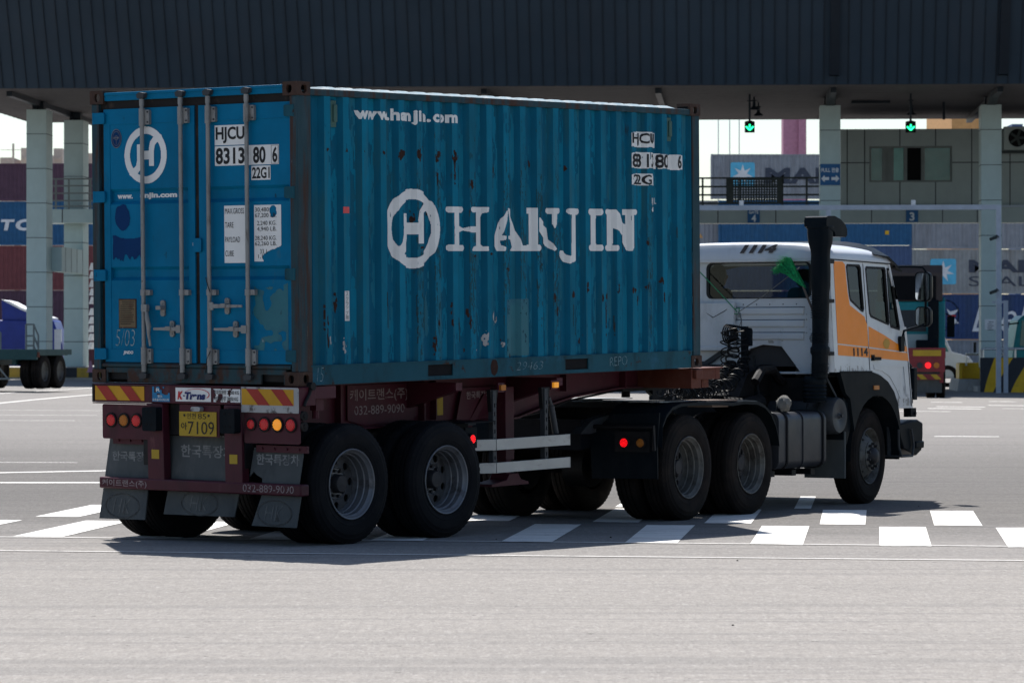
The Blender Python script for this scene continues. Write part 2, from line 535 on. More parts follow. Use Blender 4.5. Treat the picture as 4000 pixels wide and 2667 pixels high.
def rrect(x0, y0, x1, y1, r, n=4):
    r = min(r, abs(x1 - x0) / 2.01, abs(y1 - y0) / 2.01)
    pts = []
    for cx, cy, a0 in ((x1 - r, y1 - r, 0), (x0 + r, y1 - r, 90), (x0 + r, y0 + r, 180), (x1 - r, y0 + r, 270)):
        pts += [(cx + r * math.cos(R(a0 + 90 * i / n)), cy + r * math.sin(R(a0 + 90 * i / n))) for i in range(n + 1)]
    return pts


def rect(x0, y0, x1, y1):
    return [(x0, y0), (x1, y0), (x1, y1), (x0, y1)]


_txt = {}


def text2d(body, bold=0.0, shear=0.0, spacing=1.0):
    """the outline of a word as flat triangles, scaled to a unit box"""
    k = (body, bold, shear, spacing)
    if k not in _txt:
        cu = bpy.data.curves.new('word', 'FONT')
        cu.body = body
        cu.offset = bold
        cu.shear = shear
        cu.space_character = spacing
        cu.resolution_u = 3
        o = bpy.data.objects.new('word', cu)
        COL.objects.link(o)
        dg = bpy.context.evaluated_depsgraph_get()
        me = bpy.data.meshes.new_from_object(o.evaluated_get(dg))
        vs = [(p.co.x, p.co.y) for p in me.vertices]
        fs = [tuple(p.vertices) for p in me.polygons]
        bpy.data.objects.remove(o)
        bpy.data.curves.remove(cu)
        bpy.data.meshes.remove(me)
        if not vs:
            vs, fs = [(0, 0), (1, 0), (1, 1)], []
        x0, x1 = min(p[0] for p in vs), max(p[0] for p in vs)
        y0, y1 = min(p[1] for p in vs), max(p[1] for p in vs)
        _txt[k] = ([((x - x0) / max(x1 - x0, 1e-6), (y - y0) / max(y1 - y0, 1e-6)) for x, y in vs], fs)
    return _txt[k]


def word(mb, body, u0, v0, u1, v1, fn, bold=0.02, shear=0.0, spacing=1.0, slant=0.0):
    vs, fs = text2d(body, bold, shear, spacing)
    mb.add([fn(u0 + x * (u1 - u0), v0 + y * (v1 - v0) + slant * x) for x, y in vs], fs)
    return mb


def poly2d(mb, pts, fn):
    tris = tessellate_polygon([[Vector((u, v, 0)) for u, v in pts]])
    mb.add([fn(u, v) for u, v in pts], [tuple(t) for t in tris])
    return mb


def vnoise(x, z, s, seed=0.0):
    """cheap value noise on arrays"""
    def h(i, j):
        t = np.sin(i * 127.1 + j * 311.7 + seed * 74.7) * 43758.5453
        return t - np.floor(t)
    x, z = x * s, z * s
    i, j = np.floor(x), np.floor(z)
    a, b = x - i, z - j
    a, b = a * a * (3 - 2 * a), b * b * (3 - 2 * b)
    return (h(i, j) * (1 - a) + h(i + 1, j) * a) * (1 - b) + (h(i, j + 1) * (1 - a) + h(i + 1, j + 1) * a) * b


def raster(mb, inside, u0, v0, u1, v1, step, fn, breaks=()):
    """paint laid on a surface: the area where inside(u, v) holds, as thin strips cut at the breaks"""
    us = np.arange(u0, u1, step)
    vsn = np.arange(v0, v1, step)
    U, V = np.meshgrid(us + step / 2, vsn + step / 2)
    A = inside(U, V)
    for j, v in enumerate(vsn):
        row = A[j]
        i = 0
        while i < len(us):
            if row[i]:
                k = i
                while k < len(us) and row[k]:
                    k += 1
                a, b = us[i], us[i] + (k - i) * step
                cuts = [a] + [c for c in breaks if a + 1e-4 < c < b - 1e-4] + [b]
                for p, q in zip(cuts[:-1], cuts[1:]):
                    mb.add([fn(p, v), fn(q, v), fn(q, v + step), fn(p, v + step)], [(0, 1, 2, 3)])
                i = k
            else:
                i += 1
    return mb


def cap_d(U, V, x0, y0, x1, y1, r):
    dx, dy = x1 - x0, y1 - y0
    t = np.clip(((U - x0) * dx + (V - y0) * dy) / max(dx * dx + dy * dy, 1e-9), 0, 1)
    return (U - x0 - t * dx) ** 2 + (V - y0 - t * dy) ** 2 < r * r


def in_poly(U, V, pts):
    c = np.zeros(U.shape, bool)
    n = len(pts)
    for i in range(n):
        (xa, ya), (xb, yb) = pts[i], pts[(i + 1) % n]
        if abs(yb - ya) < 1e-9:
            continue
        m = ((ya > V) != (yb > V)) & (U < (xb - xa) * (V - ya) / (yb - ya) + xa)
        c ^= m
    return c


def emblem(cx, cz, rx, rz):
    """ring with the two hooked strokes and the bar inside, as an inside() test"""
    def f(U, V):
        x, z = (U - cx) / rx, (V - cz) / rz
        rr = x * x + z * z
        m = (rr < 1) & (rr > 0.545)
        for s in (1, -1):
            p = [(-0.285, 0.38), (-0.285, -0.22), (-0.33, -0.40), (-0.45, -0.53), (-0.66, -0.60)]
            m |= (rr < 1) & (s * x > -0.40) & (s * x < -0.17) & (s * z < 0.38) & (s * z > -0.22)
            for (a, b), (c, d) in zip(p[1:-1], p[2:]):
                m |= cap_d(x, z, s * a, s * b, s * c, s * d, 0.125)
        m |= (np.abs(x) < 0.3) & (np.abs(z) < 0.145)
        return m
    return f


# ================================================================== the blue shipping container
LN, HW, HT = 6.058, 1.219, 2.591
cont = empty('shipping_container', M_C)
tag(cont, 'weathered blue steel shipping container with rusty corners riding on the maroon trailer', 'shipping container')
PH, PI_ = 0.366, 0.2522
YO, YI = -1.205, -1.167


def ycorr(x):
    if x < 0.20 or x > 5.93:
        return YI
    t = (x - PH) % PI_
    if t < 0.092:
        return YO
    if t < 0.127:
        return YO + (YI - YO) * (t - 0.092) / 0.035
    if t < 0.212:
        return YI
    return YI + (YO - YI) * (t - 0.212) / 0.0402


BRK = []
for k in range(-1, 23):
    for t in (0.0, 0.092, 0.127, 0.212):
        x = PH + k * PI_ + t
        if 0.20 < x < 5.93:
            BRK.append(x)
BRK.sort()


def drape(mb, off=0.003):
    """bend flat lettering (u, 0, v) over the corrugations"""
    me = bpy.data.meshes.new('t')
    me.from_pydata(mb.v, [], mb.f)
    bm = bmesh.new()
    bm.from_mesh(me)
    bpy.data.meshes.remove(me)
    xs = [p[0] for p in mb.v]
    for b in BRK:
        if min(xs) < b < max(xs):
            bmesh.ops.bisect_plane(bm, geom=bm.verts[:] + bm.edges[:] + bm.faces[:], plane_co=(b, 0, 0), plane_no=(1, 0, 0), dist=1e-6)
    for p in bm.verts:
        p.co.y = ycorr(p.co.x) - off
    bm.verts.index_update()
    o = MB()
    o.v = [tuple(p.co) for p in bm.verts]
    o.f = [tuple(p.index for p in f.verts) for f in bm.faces]
    bm.free()
    return o


FL = lambda u, v, w=0.0: (u, 0.0, v)
SD = lambda off: (lambda u, v, w=0.0: (u, ycorr(u) - off, v))


def corrugated(y_of, x0, x1, z0, z1, brk):
    mb = MB()
    xs = [x0] + [b for b in brk if x0 < b < x1] + [x1]
    mb.loft([[(x, y_of(x), z0), (x, y_of(x), z1)] for x in xs])
    return mb


side = corrugated(ycorr, 0.17, 5.95, 0.16, 2.50, BRK).build('side_panel', 'blue', cont, smooth=False, label='corrugated blue side panel with worn white lettering')
corrugated(lambda x: -ycorr(x), 0.17, 5.95, 0.16, 2.50, BRK).build('side_panel', 'blue', cont, smooth=False)
mb = MB()
for k in range(10):
    y = -1.1 + k * 0.22
    mb.box((6.02, y, 0.16), (6.04, y + 0.12, 2.48))
mb.box((5.99, -1.1, 0.14), (6.02, 1.1, 2.5))
mb.build('front_wall', 'blue', cont, smooth=False)
# roof with pressed ribs whose sloping ends catch the sun
mb = MB()
mb.box((0.10, -1.165, 2.512), (5.98, 1.165, 2.522))
k = 0
x = 0.42
while x < 5.66:
    a, b = x, x + 0.16
    lo, hi = 2.5225, 2.562
    ring0 = [(a, -1.185, lo), (b, -1.185, lo)]
    vs = [(a - .02, -1.205, 2.536), (b + .02, -1.205, 2.536), (b + .02, 1.205, 2.536), (a - .02, 1.205, 2.536),
          (a + .015, -1.135, hi), (b - .015, -1.135, hi), (b - .015, 1.135, hi), (a + .015, 1.135, hi)]
    mb.add(vs, [(0, 1, 5, 4), (1, 2, 6, 5), (2, 3, 7, 6), (3, 0, 4, 7), (4, 5, 6, 7)])
    x += 0.252
mb.build('roof', 'roof', cont, smooth=False)
MB().box((0.05, -1.17, 0.03), (6.0, 1.17, 0.12)).build('floor', 'dark_steel', cont)
for s in (-1, 1):
    MB().box((0.17, s * 1.214, 2.478), (5.9, s * 1.155, 2.5345)).build('top_rail', 'blue_rust', cont, bevel=0.006)
    mb = MB()
    ho = [rect(1.761, 0.034, 2.117, 0.135), rect(3.81, 0.034, 4.174, 0.135)]
    mb.plate(rect(0.165, 0.004, 5.90, 0.158), ho, lambda u, v, w, s=s: (u, s * (1.211 - w), v), 0.0, 0.012)
    mb.box((0.165, s * 1.214, 0.158), (5.9, s * 1.16, 0.170))
    mb.box((0.165, s * 1.208, 0.0), (5.9, s * 1.15, 0.0045))
    rail = mb.build('bottom_rail', 'rail_blue', cont, smooth=False)
    for h in ho:
        MB().box((h[0][0] - 0.01, s * 1.196, 0.03), (h[1][0] + 0.01, s * 0.9, 0.14)).build('fork_pocket', 'black', rail)
    for x0, x1 in ((0.0, 0.19), (5.925, 6.058)):
        mb = MB()
        if x0 == 0:
            prof = [(0.012, 1.212), (0.19, 1.212), (0.19, 1.165), (0.075, 1.165), (0.075, 1.125), (0.012, 1.125)]
        else:
            prof = [(5.925, 1.212), (6.048, 1.212), (6.048, 1.08), (6.03, 1.08), (6.03, 1.17), (5.925, 1.17)]
        mb.prism(prof, lambda u, v, w, s=s: (u, s * v, w), 0.118, 2.473)
        mb.build('corner_post', 'blue_rust', cont, smooth=False, bevel=0.006)
for zz in (0.0, HT - 0.118):
    for x0, sx in ((0.0, 1), (LN, -1)):
        for s in (-1, 1):
            mb = MB()
            th = 0.028
            mb.plate(rrect(-1.219, zz, -1.219 + 0.162, zz + 0.118, 0.012), [ell(-1.219 + 0.088, zz + 0.059, 0.031, 0.042)],
                     lambda u, v, w, s=s, x0=x0, sx=sx: (x0 + sx * w, (u if s < 0 else -u), v), 0.0, th)
            mb.plate(rrect(th, zz, 0.178, zz + 0.118, 0.012), [ell(0.094, zz + 0.059, 0.037, 0.042)],
                     lambda u, v, w, s=s, x0=x0, sx=sx: (x0 + sx * u, s * (1.219 - w), v), 0.0, th)
            zb = zz + 0.118 - th if zz > 1 else zz
            ya, yb = s * 1.215, s * 1.057
            mb.box((x0 + sx * 0.002, ya, zz + 0.118 - th), (x0 + sx * 0.177, yb, zz + 0.1185))
            mb.box((x0 + sx * 0.002, ya, zz - 0.0005), (x0 + sx * 0.177, yb, zz + th * .6))
            cs = mb.build('corner_casting', 'casting', cont, smooth=False)
            if not (zz < 1 and s > 0):
                MB().box((x0 + sx * 0.165, s * 1.19, zz + .01), (x0 + sx * 0.172, s * 1.06, zz + .09)).box((x0 + sx * 0.03, s * 1.066, zz + .01), (x0 + sx * 0.165, s * 1.06, zz + .09)).build('casting_core', 'black', cs)
# door end frame
MB().box((0.02, -1.06, 2.497), (0.14, 1.06, 2.56)).box((0.012, -1.057, 2.545), (0.16, 1.057, 2.57)).build('door_header', 'blue_door', cont, bevel=0.004)
mb = MB()
mb.plate([(-1.06, 0.008), (-1.06, 0.13), (1.06, 0.13), (1.06, 0.008), (1.04, 0.008), (1.04, 0.092), (0.78, 0.092), (0.78, 0.008), (-0.80, 0.008), (-0.80, 0.092), (-1.04, 0.092), (-1.04, 0.008)],
         [], lambda u, v, w: (0.012 + w, -u, v), 0, 0.02)
mb.box((0.016, -1.057, 0.128), (0.15, 1.057, 0.135))
mb.build('door_sill', 'sill', cont, smooth=False)
MB().box((0.10, -1.05, 0.0), (0.2, 1.05, 0.12)).build('sill_back', 'black', cont)
mb = MB()
mb.box((0.045, -1.125, 2.425), (0.09, 1.125, 2.497))
mb.box((0.045, -1.125, 0.132), (0.09, 1.125, 0.182))
mb.box((0.05, -0.062, 0.18), (0.09, 0.002, 2.43))
mb.box((0.05, 1.085, 0.18), (0.09, 1.13, 2.43))
mb.box((0.05, -1.13, 0.18), (0.09, -1.19, 2.43))
mb.build('door_gasket', 'gasket', cont, smooth=False)
MB().tube([(0.035, -1.11, 0.155), (0.035, 1.11, 0.155)], 0.021, 10).build('door_seal_strip', 'sill', cont)

DOORX = 0.034


def door_panel(ya, yb, pa, pb):
    """frame tubes left and right (ya>yb) and the pressed sheet pa..pb between them"""
    mb = MB()
    z0, z1 = 0.183, 2.424
    mb.box((DOORX, ya, z0), (DOORX + 0.045, pa, z1))
    mb.box((DOORX, pb, z0), (DOORX + 0.045, yb, z1))
    d = 0.036
    X = DOORX + 0.004
    prof = [(X - 0.004, z0), (X - 0.004, 0.295), (X, 0.296), (X, 0.905), (X + d, 0.935), (X + d, 1.000), (X, 1.026), (X, 1.578), (X + d, 1.608), (X + d, 1.690), (X, 1.716), (X, 2.287), (X - 0.004, 2.288), (X - 0.004, z1)]
    mb.loft([[(x, pa, z) for x, z in prof], [(x, pb, z) for x, z in prof]])
    mb.box((DOORX + 0.05, ya, z0), (DOORX + 0.055, yb, z1))
    return mb


doors = [door_panel(1.085, -0.005, 1.010, 0.072).build('door', 'blue_door', cont, smooth=False),
         door_panel(-0.055, -1.13, -0.142, -1.09).build('door', 'blue_door', cont, smooth=False)]


def hinge(door, s, z):
    mb = MB()
    y0, y1 = (1.19, 1.055) if s > 0 else (-1.165, -1.06)
    mb.prism(rrect(min(y0, y1), z - 0.05, max(y0, y1), z + 0.05, 0.018), lambda u, v, w: (w, u, v), 0.008, 0.032)
    mb.cyl((0.018, y0, z - 0.052), (0.018, y0, z + 0.052), 0.014, n=10)
    return mb.build('hinge', 'blue_door' if s > 0 else 'rail_blue', door, bevel=0.003)


for z in (2.346, 1.649, 0.952, 0.254):
    hinge(doors[0], 1, z)
    hinge(doors[1], -1, z)


def locking_bar(door, y):
    mb = MB()
    x = -0.006
    mb.cyl((x, y, 0.11), (x, y, 2.50), 0.0185, n=12)
    for z in (0.13, 2.47):
        mb.cyl((x, y, z - 0.03), (x, y, z + 0.03), 0.022, n=12)
    for z0, z1 in ((0.175, 0.305), (2.275, 2.405)):
        mb.prism(rrect(y - 0.075, z0, y + 0.027, z1, 0.01), lambda u, v, w: (w, u, v), 0.004, 0.034)
        mb.cyl((x, y, z0 - 0.012), (x, y, z1 + 0.012), 0.0265, n=12)
    mb.prism(rrect(y - 0.075, 0.775, y + 0.027, 0.822, 0.006), lambda u, v, w: (w, u, v), -0.005, 0.034)
    mb.cyl((x, y, 0.772), (x, y, 0.825), 0.026, n=12)
    b = mb.build('locking_bar', 'zinc', door)
    c = MB()
    for z, s in ((0.065, -1), (2.53, 1)):
        c.prism([(y - 0.04, z - .02), (y + 0.035, z - .026), (y + 0.045, z + .012), (y + 0.01, z + .03), (y - 0.05, z + .02)], lambda u, v, w: (w, u, v), -0.03, 0.015)
        c.cyl((x, y, z - 0.045 * s), (x, y, z), 0.016, 0.022, n=10)
    for z in (0.195, 0.285, 2.295, 2.385, 0.798):
        c.cyl((0.004, y - 0.06, z), (-0.004, y - 0.06, z), 0.008, n=8)
    c.build('cam', 'dull_grey', door)
    return b


for d, ys in ((0, (0.58, 0.12)), (1, (-0.203, -0.65))):
    for y in ys:
        locking_bar(doors[d], y)


def handle(door, yb, z, yk, yend, free=False):
    """hinged handle on the bar at yb, held by the bracket at yk"""
    h = MB()
    if not free:
        h.prism(rrect(min(yb, yb + (yend - yb) * .16), z - 0.034, max(yb, yb + (yend - yb) * .16), z + 0.034, 0.008), lambda u, v, w: (w, u, v), -0.034, -0.02)
        s = 1 if yend > yb else -1
        a, b = yb + s * 0.05, yend
        h.prism([(a, z - 0.018), (a, z + 0.018), (b, z + 0.010), (b, z - 0.010)] if a < b else [(b, z - 0.010), (b, z + 0.010), (a, z + 0.018), (a, z - 0.018)],
                lambda u, v, w: (w, u, v), -0.033, -0.022)
    else:
        h.prism(rrect(yb - 0.075, z - 0.03, yb - 0.01, z + 0.035, 0.012), lambda u, v, w: (w, u, v), -0.05, -0.012)
        h.tube([(-0.03, yb - 0.055, z), (-0.04, yb - 0.075, z - 0.09), (-0.042, yb - 0.095, z - 0.16), (-0.036, yb - 0.085, z - 0.22), (-0.034, yb - 0.105, z - 0.33)], [0.012, 0.02, 0.022, 0.014, 0.011], 8)
    h.build('handle', 'zinc', door, bevel=0.002)
    k = MB()
    k.prism(rrect(yk - 0.025, z - 0.07, yk + 0.025, z + 0.07, 0.02), lambda u, v, w: (w, u, v), 0.016, 0.034)
    k.prism(rrect(yk - 0.03, z - 0.012, yk + 0.03, z + 0.022, 0.008), lambda u, v, w: (w, u, v), -0.040, 0.02)
    k.cyl((0.012, yk, z + 0.045), (0.02, yk, z + 0.045), 0.010, n=8)
    k.cyl((0.012, yk, z - 0.045), (0.02, yk, z - 0.045), 0.010, n=8)
    k.build('handle_retainer', 'zinc', door)


handle(doors[0], 0.58, 0.66, 0.375, 0, free=True)
handle(doors[0], 0.12, 0.48, 0.265, 0.44)
handle(doors[1], -0.203, 0.68, -0.385, -0.60)
handle(doors[1], -0.65, 0.48, -0.48, -0.275)
# seal bracket between the doors and the small seal
MB().prism(rrect(-0.095, 1.15, -0.002, 1.27, 0.02), lambda u, v, w: (w, u, v), 0.012, 0.03).build('door_stop', 'blue_door', cont)
XP = DOORX + 0.004
DS = 0.027                       # the sheet lies behind the plane of the locking bars


def YD(x):
    f = YZ(x)
    return lambda u, v, w=0.0: f(u - DS, v, w)


DR = YD(XP - 0.003)


def decal(door, mb, mat, name='lettering', **k):
    return mb.build(name, mat, door, smooth=False, **k)


mb = MB()
raster(mb, emblem(-0.551, 2.008, 0.254, 0.252), -0.82, 1.74, -0.28, 2.28, 0.0045, DR)
decal(doors[0], mb, 'white_decal', 'emblem', label='white ring emblem on the left door')
DRi = YD(XP + 0.036 - 0.003)
mb = MB()
word(mb, 'www.', -0.93, 1.628, -0.745, 1.664, DRi, bold=0.05)
word(mb, 'anjin.com', -0.655, 1.618, -0.21, 1.678, DRi, bold=0.05)
decal(doors[0], mb, 'white_paint')
mb = MB()
word(mb, 'JINDO', -0.835, 0.247, -0.715, 0.283, YD(XP - 0.010), bold=0.04, shear=0.12)
decal(doors[0], mb, 'white_decal')
mb = MB()
word(mb, '5/03', -0.935, 0.325, -0.70, 0.47, DR, bold=-0.022, shear=0.15)
decal(doors[0], mb, 'chalk', 'chalk_mark')
# round class sticker
mb = MB()
poly2d(mb, ell(-0.903, 2.163, 0.064, 0.086, 24), DR)
st = decal(doors[0], mb, 'ultramarine', 'round_sticker')
mb = MB()
DR2 = YD(XP - 0.005)
mb.plate(ell(-0.903, 2.163, 0.062, 0.084, 24), [ell(-0.903, 2.163, 0.058, 0.079, 24)], DR2, 0, 0.0005)
mb.plate(ell(-0.903, 2.163, 0.046, 0.064, 24), [ell(-0.903, 2.163, 0.043, 0.061, 24)], DR2, 0, 0.0005)
mb.plate(ell(-0.903, 2.168, 0.019, 0.021, 16), [ell(-0.903, 2.168, 0.015, 0.017, 16)], DR2, 0, 0.0005)
word(mb, 'K', -0.938, 2.160, -0.924, 2.178, DR2)
word(mb, 'R', -0.882, 2.160, -0.868, 2.178, DR2)
poly2d(mb, rect(-0.925, 2.1655, -0.881, 2.1705), YD(XP - 0.0062))
poly2d(mb, rect(-0.9045, 2.115, -0.9015, 2.145), DR2)
decal(doors[0], mb, 'faded_ink', 'sticker_print')
# dark blue over-painted patches
mb = MB()
raster(mb, lambda U, V: ((U + 0.838) / 0.088) ** 2 + ((V - 1.46) / 0.12) ** 2 < 0.7 + 0.6 * vnoise(U, V, 22, 1), -0.95, 1.32, -0.73, 1.6, 0.005, DR)
raster(mb, lambda U, V: (V > 1.06 + 0.03 * vnoise(U, V * 0, 60, 2) + 0.055 * vnoise(U, V * 0, 25, 5) - 0.05 * (U + 0.8)) & (V < 1.265 + 0.05 * vnoise(U, V * 0, 14, 3)) & (U > -0.965 + 0.01 * vnoise(U * 0, V, 30, 2)) & (U < -0.605), -0.97, 1.04, -0.6, 1.31, 0.005, DR)
decal(doors[0], mb, 'ultramarine', 'overpaint_patch')
# data plate
mb = MB()
mb.box((XP - 0.004, 0.893 + DS, 0.482), (XP - 0.001, 0.678 + DS, 0.742))
pl = mb.build('data_plate', 'casting', doors[0])
mb = MB()
poly2d(mb, rect(-0.883, 0.492, -0.688, 0.732), YD(XP - 0.006))
mb.build('plate_face', 'data_plate', doors[0])
mb = MB()
for i in range(13):
    z = 0.718 - i * 0.0165
    w0 = -0.872 if i > 1 else -0.85
    w1 = -0.70 - rng.random() * 0.05
    poly2d(mb, rect(w0, z - 0.003, w1, z + 0.002), YD(XP - 0.0075))
mb.build('plate_print', 'gasket', doors[0])
MB().box((XP - 0.004, 0.026, 1.205), (XP - 0.001, 0.0, 1.235)).build('seal_tag', 'white_decal', doors[0])
# right door: number boards, weight board
wb, kb = MB(), MB()
for (u0, v0, u1, v1) in ((0.272, 2.07, 0.628, 2.243), (0.272, 1.893, 1.008, 2.062), (0.692, 1.762, 0.912, 1.884)):
    decal(doors[1], poly2d(MB(), rect(u0, v0, u1, v1), DR), 'white_decal', 'number_board')
word(kb, 'HJCU', 0.285, 2.085, 0.618, 2.228, DR2, bold=0.03)
word(kb, '8313', 0.283, 1.905, 0.618, 2.048, DR2, bold=0.03)
word(kb, '80', 0.715, 1.905, 0.858, 2.048, DR2, bold=0.03)
word(kb, '6', 0.935, 1.908, 0.992, 2.044, DR2, bold=0.03)
kb.plate(rect(0.922, 1.898, 1.003, 2.056), [rect(0.925, 1.901, 1.0, 2.053)], DR2, 0, 0.0004)
word(kb, '22G1', 0.703, 1.774, 0.903, 1.872, DR2, bold=0.025)


def board(U, V):
    m = (U > 0.375) & (U < 0.622) & (V > 1.052) & (V < 1.548)
    m2 = (U > 0.722) & (U < 1.030) & (V > 1.062) & (V < 1.545)
    m2 &= ~(((U - 0.935) / 0.045) ** 2 + ((V - 1.497) / 0.055) ** 2 < 0.45 + 0.9 * vnoise(U, V, 30, 4))
    m2 &= ~((V < 1.09 + (U - 0.722) * 0.33 + 0.02 * vnoise(U, V, 25, 8)) & (U > 0.86 - 0.07 * vnoise(U, V, 30, 3)))
    return m | m2


for a, b in ((0.375, 0.63), (0.72, 1.032)):
    wb = MB()
    raster(wb, board, a, 1.052, b, 1.548, 0.0055, DR)
    decal(doors[1], wb, 'white_decal', 'weight_board')
for t, z in (('MAX.GROSS', 1.498), ('TARE', 1.378), ('PAYLOAD', 1.252), ('CUBE', 1.132)):
    word(kb, t, 0.385, z - 0.022, 0.385 + 0.0245 * len(t), z + 0.026, DR2, bold=0.0)
for t, z in (('30,480 KG.', 1.505), ('67,200 LB.', 1.457), ('2,240 KG.', 1.390), ('4,940 LB.', 1.340), ('28,240 KG.', 1.262), ('62,260 LB.', 1.215)):
    n = len(t)
    if z == 1.505:
        word(kb, '30,480', 0.732, z - 0.022, 0.890, z + 0.020, DR2, bold=0.0)
    elif z == 1.457:
        word(kb, '67,200 LB.', 0.732, z - 0.022, 0.975, z + 0.020, DR2, bold=0.0)
    else:
        word(kb, t, 0.975 - 0.0245 * n, z - 0.022, 0.975, z + 0.020, DR2, bold=0.0)
word(kb, '33.1', 0.785, 1.128, 0.862, 1.168, DR2, bold=0.0)
word(kb, '1,1', 0.765, 1.085, 0.815, 1.122, DR2, bold=0.0)
decal(doors[1], kb, 'black_ink')
mb = MB()
raster(mb, lambda U, V: (U > 0.70 + 0.03 * vnoise(U * 0, V, 20, 1)) & (U < 1.10) & (V < 0.90 - 0.1 * vnoise(U, V * 0, 9, 2)) & (V > 0.30) & (vnoise(U, V, 7, 5) + 0.5 * vnoise(U, V, 20, 6) + 0.9 * (U - 0.70) > 0.66), 0.69, 0.3, 1.10, 0.9, 0.006, YD(XP - 0.002))
decal(doors[1], mb, 'teal_patch', 'faded_patch')
mb = MB()
word(mb, 'W', 0.80, 0.365, 0.83, 0.40, DR2)
decal(doors[1], mb, 'chalk', 'chalk_mark')

# ---- the right side: lettering painted over the corrugations
wp = MB()
LET = []


def wear(U, V, k=0.76, seed=0):
    n = 0.62 * vnoise(U * 2.6, V * 0.55, 16, seed) + 0.38 * vnoise(U * 2.5, V * 0.6, 48, seed + 3)
    return n < k


def letters(U, V):
    m = np.zeros(U.shape, bool)
    P = lambda *p: in_poly(U, V, p)
    C = lambda *a: cap_d(U, V, *a)
    # H
    m |= C(2.112, 1.522, 2.168, 1.522, .026) | C(2.25, 1.522, 2.30, 1.522, .024) | P((2.14, 1.546), (2.28, 1.546), (2.265, 1.49), (2.265, 1.20), (2.28, 1.152), (2.14, 1.152), (2.165, 1.20), (2.165, 1.49))
    m |= C(2.112, 1.178, 2.15, 1.178, .026) | C(2.26, 1.176, 2.31, 1.176, .025)
    m |= C(2.43, 1.524, 2.46, 1.524, .022) | P((2.52, 1.546), (2.662, 1.546), (2.655, 1.505), (2.60, 1.495), (2.575, 1.45), (2.575, 1.21), (2.60, 1.19), (2.65, 1.19), (2.655, 1.152), (2.42, 1.152), (2.44, 1.185), (2.50, 1.20), (2.512, 1.45))
    m |= P((2.26, 1.375), (2.33, 1.350), (2.40, 1.370), (2.512, 1.372), (2.512, 1.322), (2.40, 1.322), (2.33, 1.338), (2.26, 1.318))
    # A
    m |= P((2.955, 1.54), (2.985, 1.525), (3.06, 1.40), (3.17, 1.18), (3.20, 1.152), (3.03, 1.152), (3.06, 1.18), (2.985, 1.40))
    m |= P((2.945, 1.52), (2.93, 1.42), (2.865, 1.29), (2.915, 1.285), (2.915, 1.255), (2.85, 1.245), (2.86, 1.20), (2.915, 1.18), (2.905, 1.152), (2.825, 1.152), (2.80, 1.19), (2.80, 1.29), (2.87, 1.44))
    m |= C(3.19, 1.175, 3.225, 1.175, .024) | P((2.96, 1.285), (3.03, 1.285), (3.045, 1.255), (2.96, 1.255))
    # N
    m |= C(3.29, 1.522, 3.36, 1.522, .025) | P((3.318, 1.545), (3.397, 1.545), (3.397, 1.155), (3.318, 1.155)) | C(3.285, 1.178, 3.42, 1.178, .026)
    m |= P((3.43, 1.46), (3.50, 1.40), (3.575, 1.36), (3.60, 1.25), (3.69, 1.165), (3.66, 1.152), (3.56, 1.20), (3.43, 1.33))
    m |= C(3.60, 1.522, 3.71, 1.522, .024) | P((3.64, 1.53), (3.695, 1.53), (3.69, 1.40), (3.665, 1.36), (3.64, 1.40))
    # J
    m |= C(3.905, 1.520, 4.06, 1.520, .026) | P((3.938, 1.53), (4.012, 1.53), (4.012, 1.14), (3.99, 1.06), (3.95, 1.045), (3.93, 1.10)) | C(3.96, 1.085, 3.905, 1.065, .03) | C(3.905, 1.065, 3.845, 1.085, .032) | C(3.845, 1.085, 3.815, 1.12, .032)
    # I
    m |= C(4.23, 1.518, 4.40, 1.518, .028) | P((4.245, 1.53), (4.36, 1.53), (4.355, 1.45), (4.355, 1.22), (4.37, 1.16), (4.235, 1.16), (4.235, 1.45)) | C(4.235, 1.178, 4.40, 1.178, .028)
    # N
    m |= C(4.50, 1.518, 4.56, 1.518, .026) | P((4.525, 1.543), (4.64, 1.543), (4.70, 1.50), (4.735, 1.42), (4.735, 1.30), (4.70, 1.34), (4.62, 1.37), (4.615, 1.20), (4.53, 1.20)) | C(4.495, 1.177, 4.66, 1.177, .026) | P((4.53, 1.23), (4.615, 1.23), (4.615, 1.17), (4.53, 1.17))
    m |= P((4.765, 1.44), (4.80, 1.41), (4.85, 1.40), (4.85, 1.54), (4.93, 1.54), (4.93, 1.18), (4.905, 1.152), (4.86, 1.155), (4.79, 1.24)) | C(4.795, 1.520, 4.955, 1.520, .025)
    return m


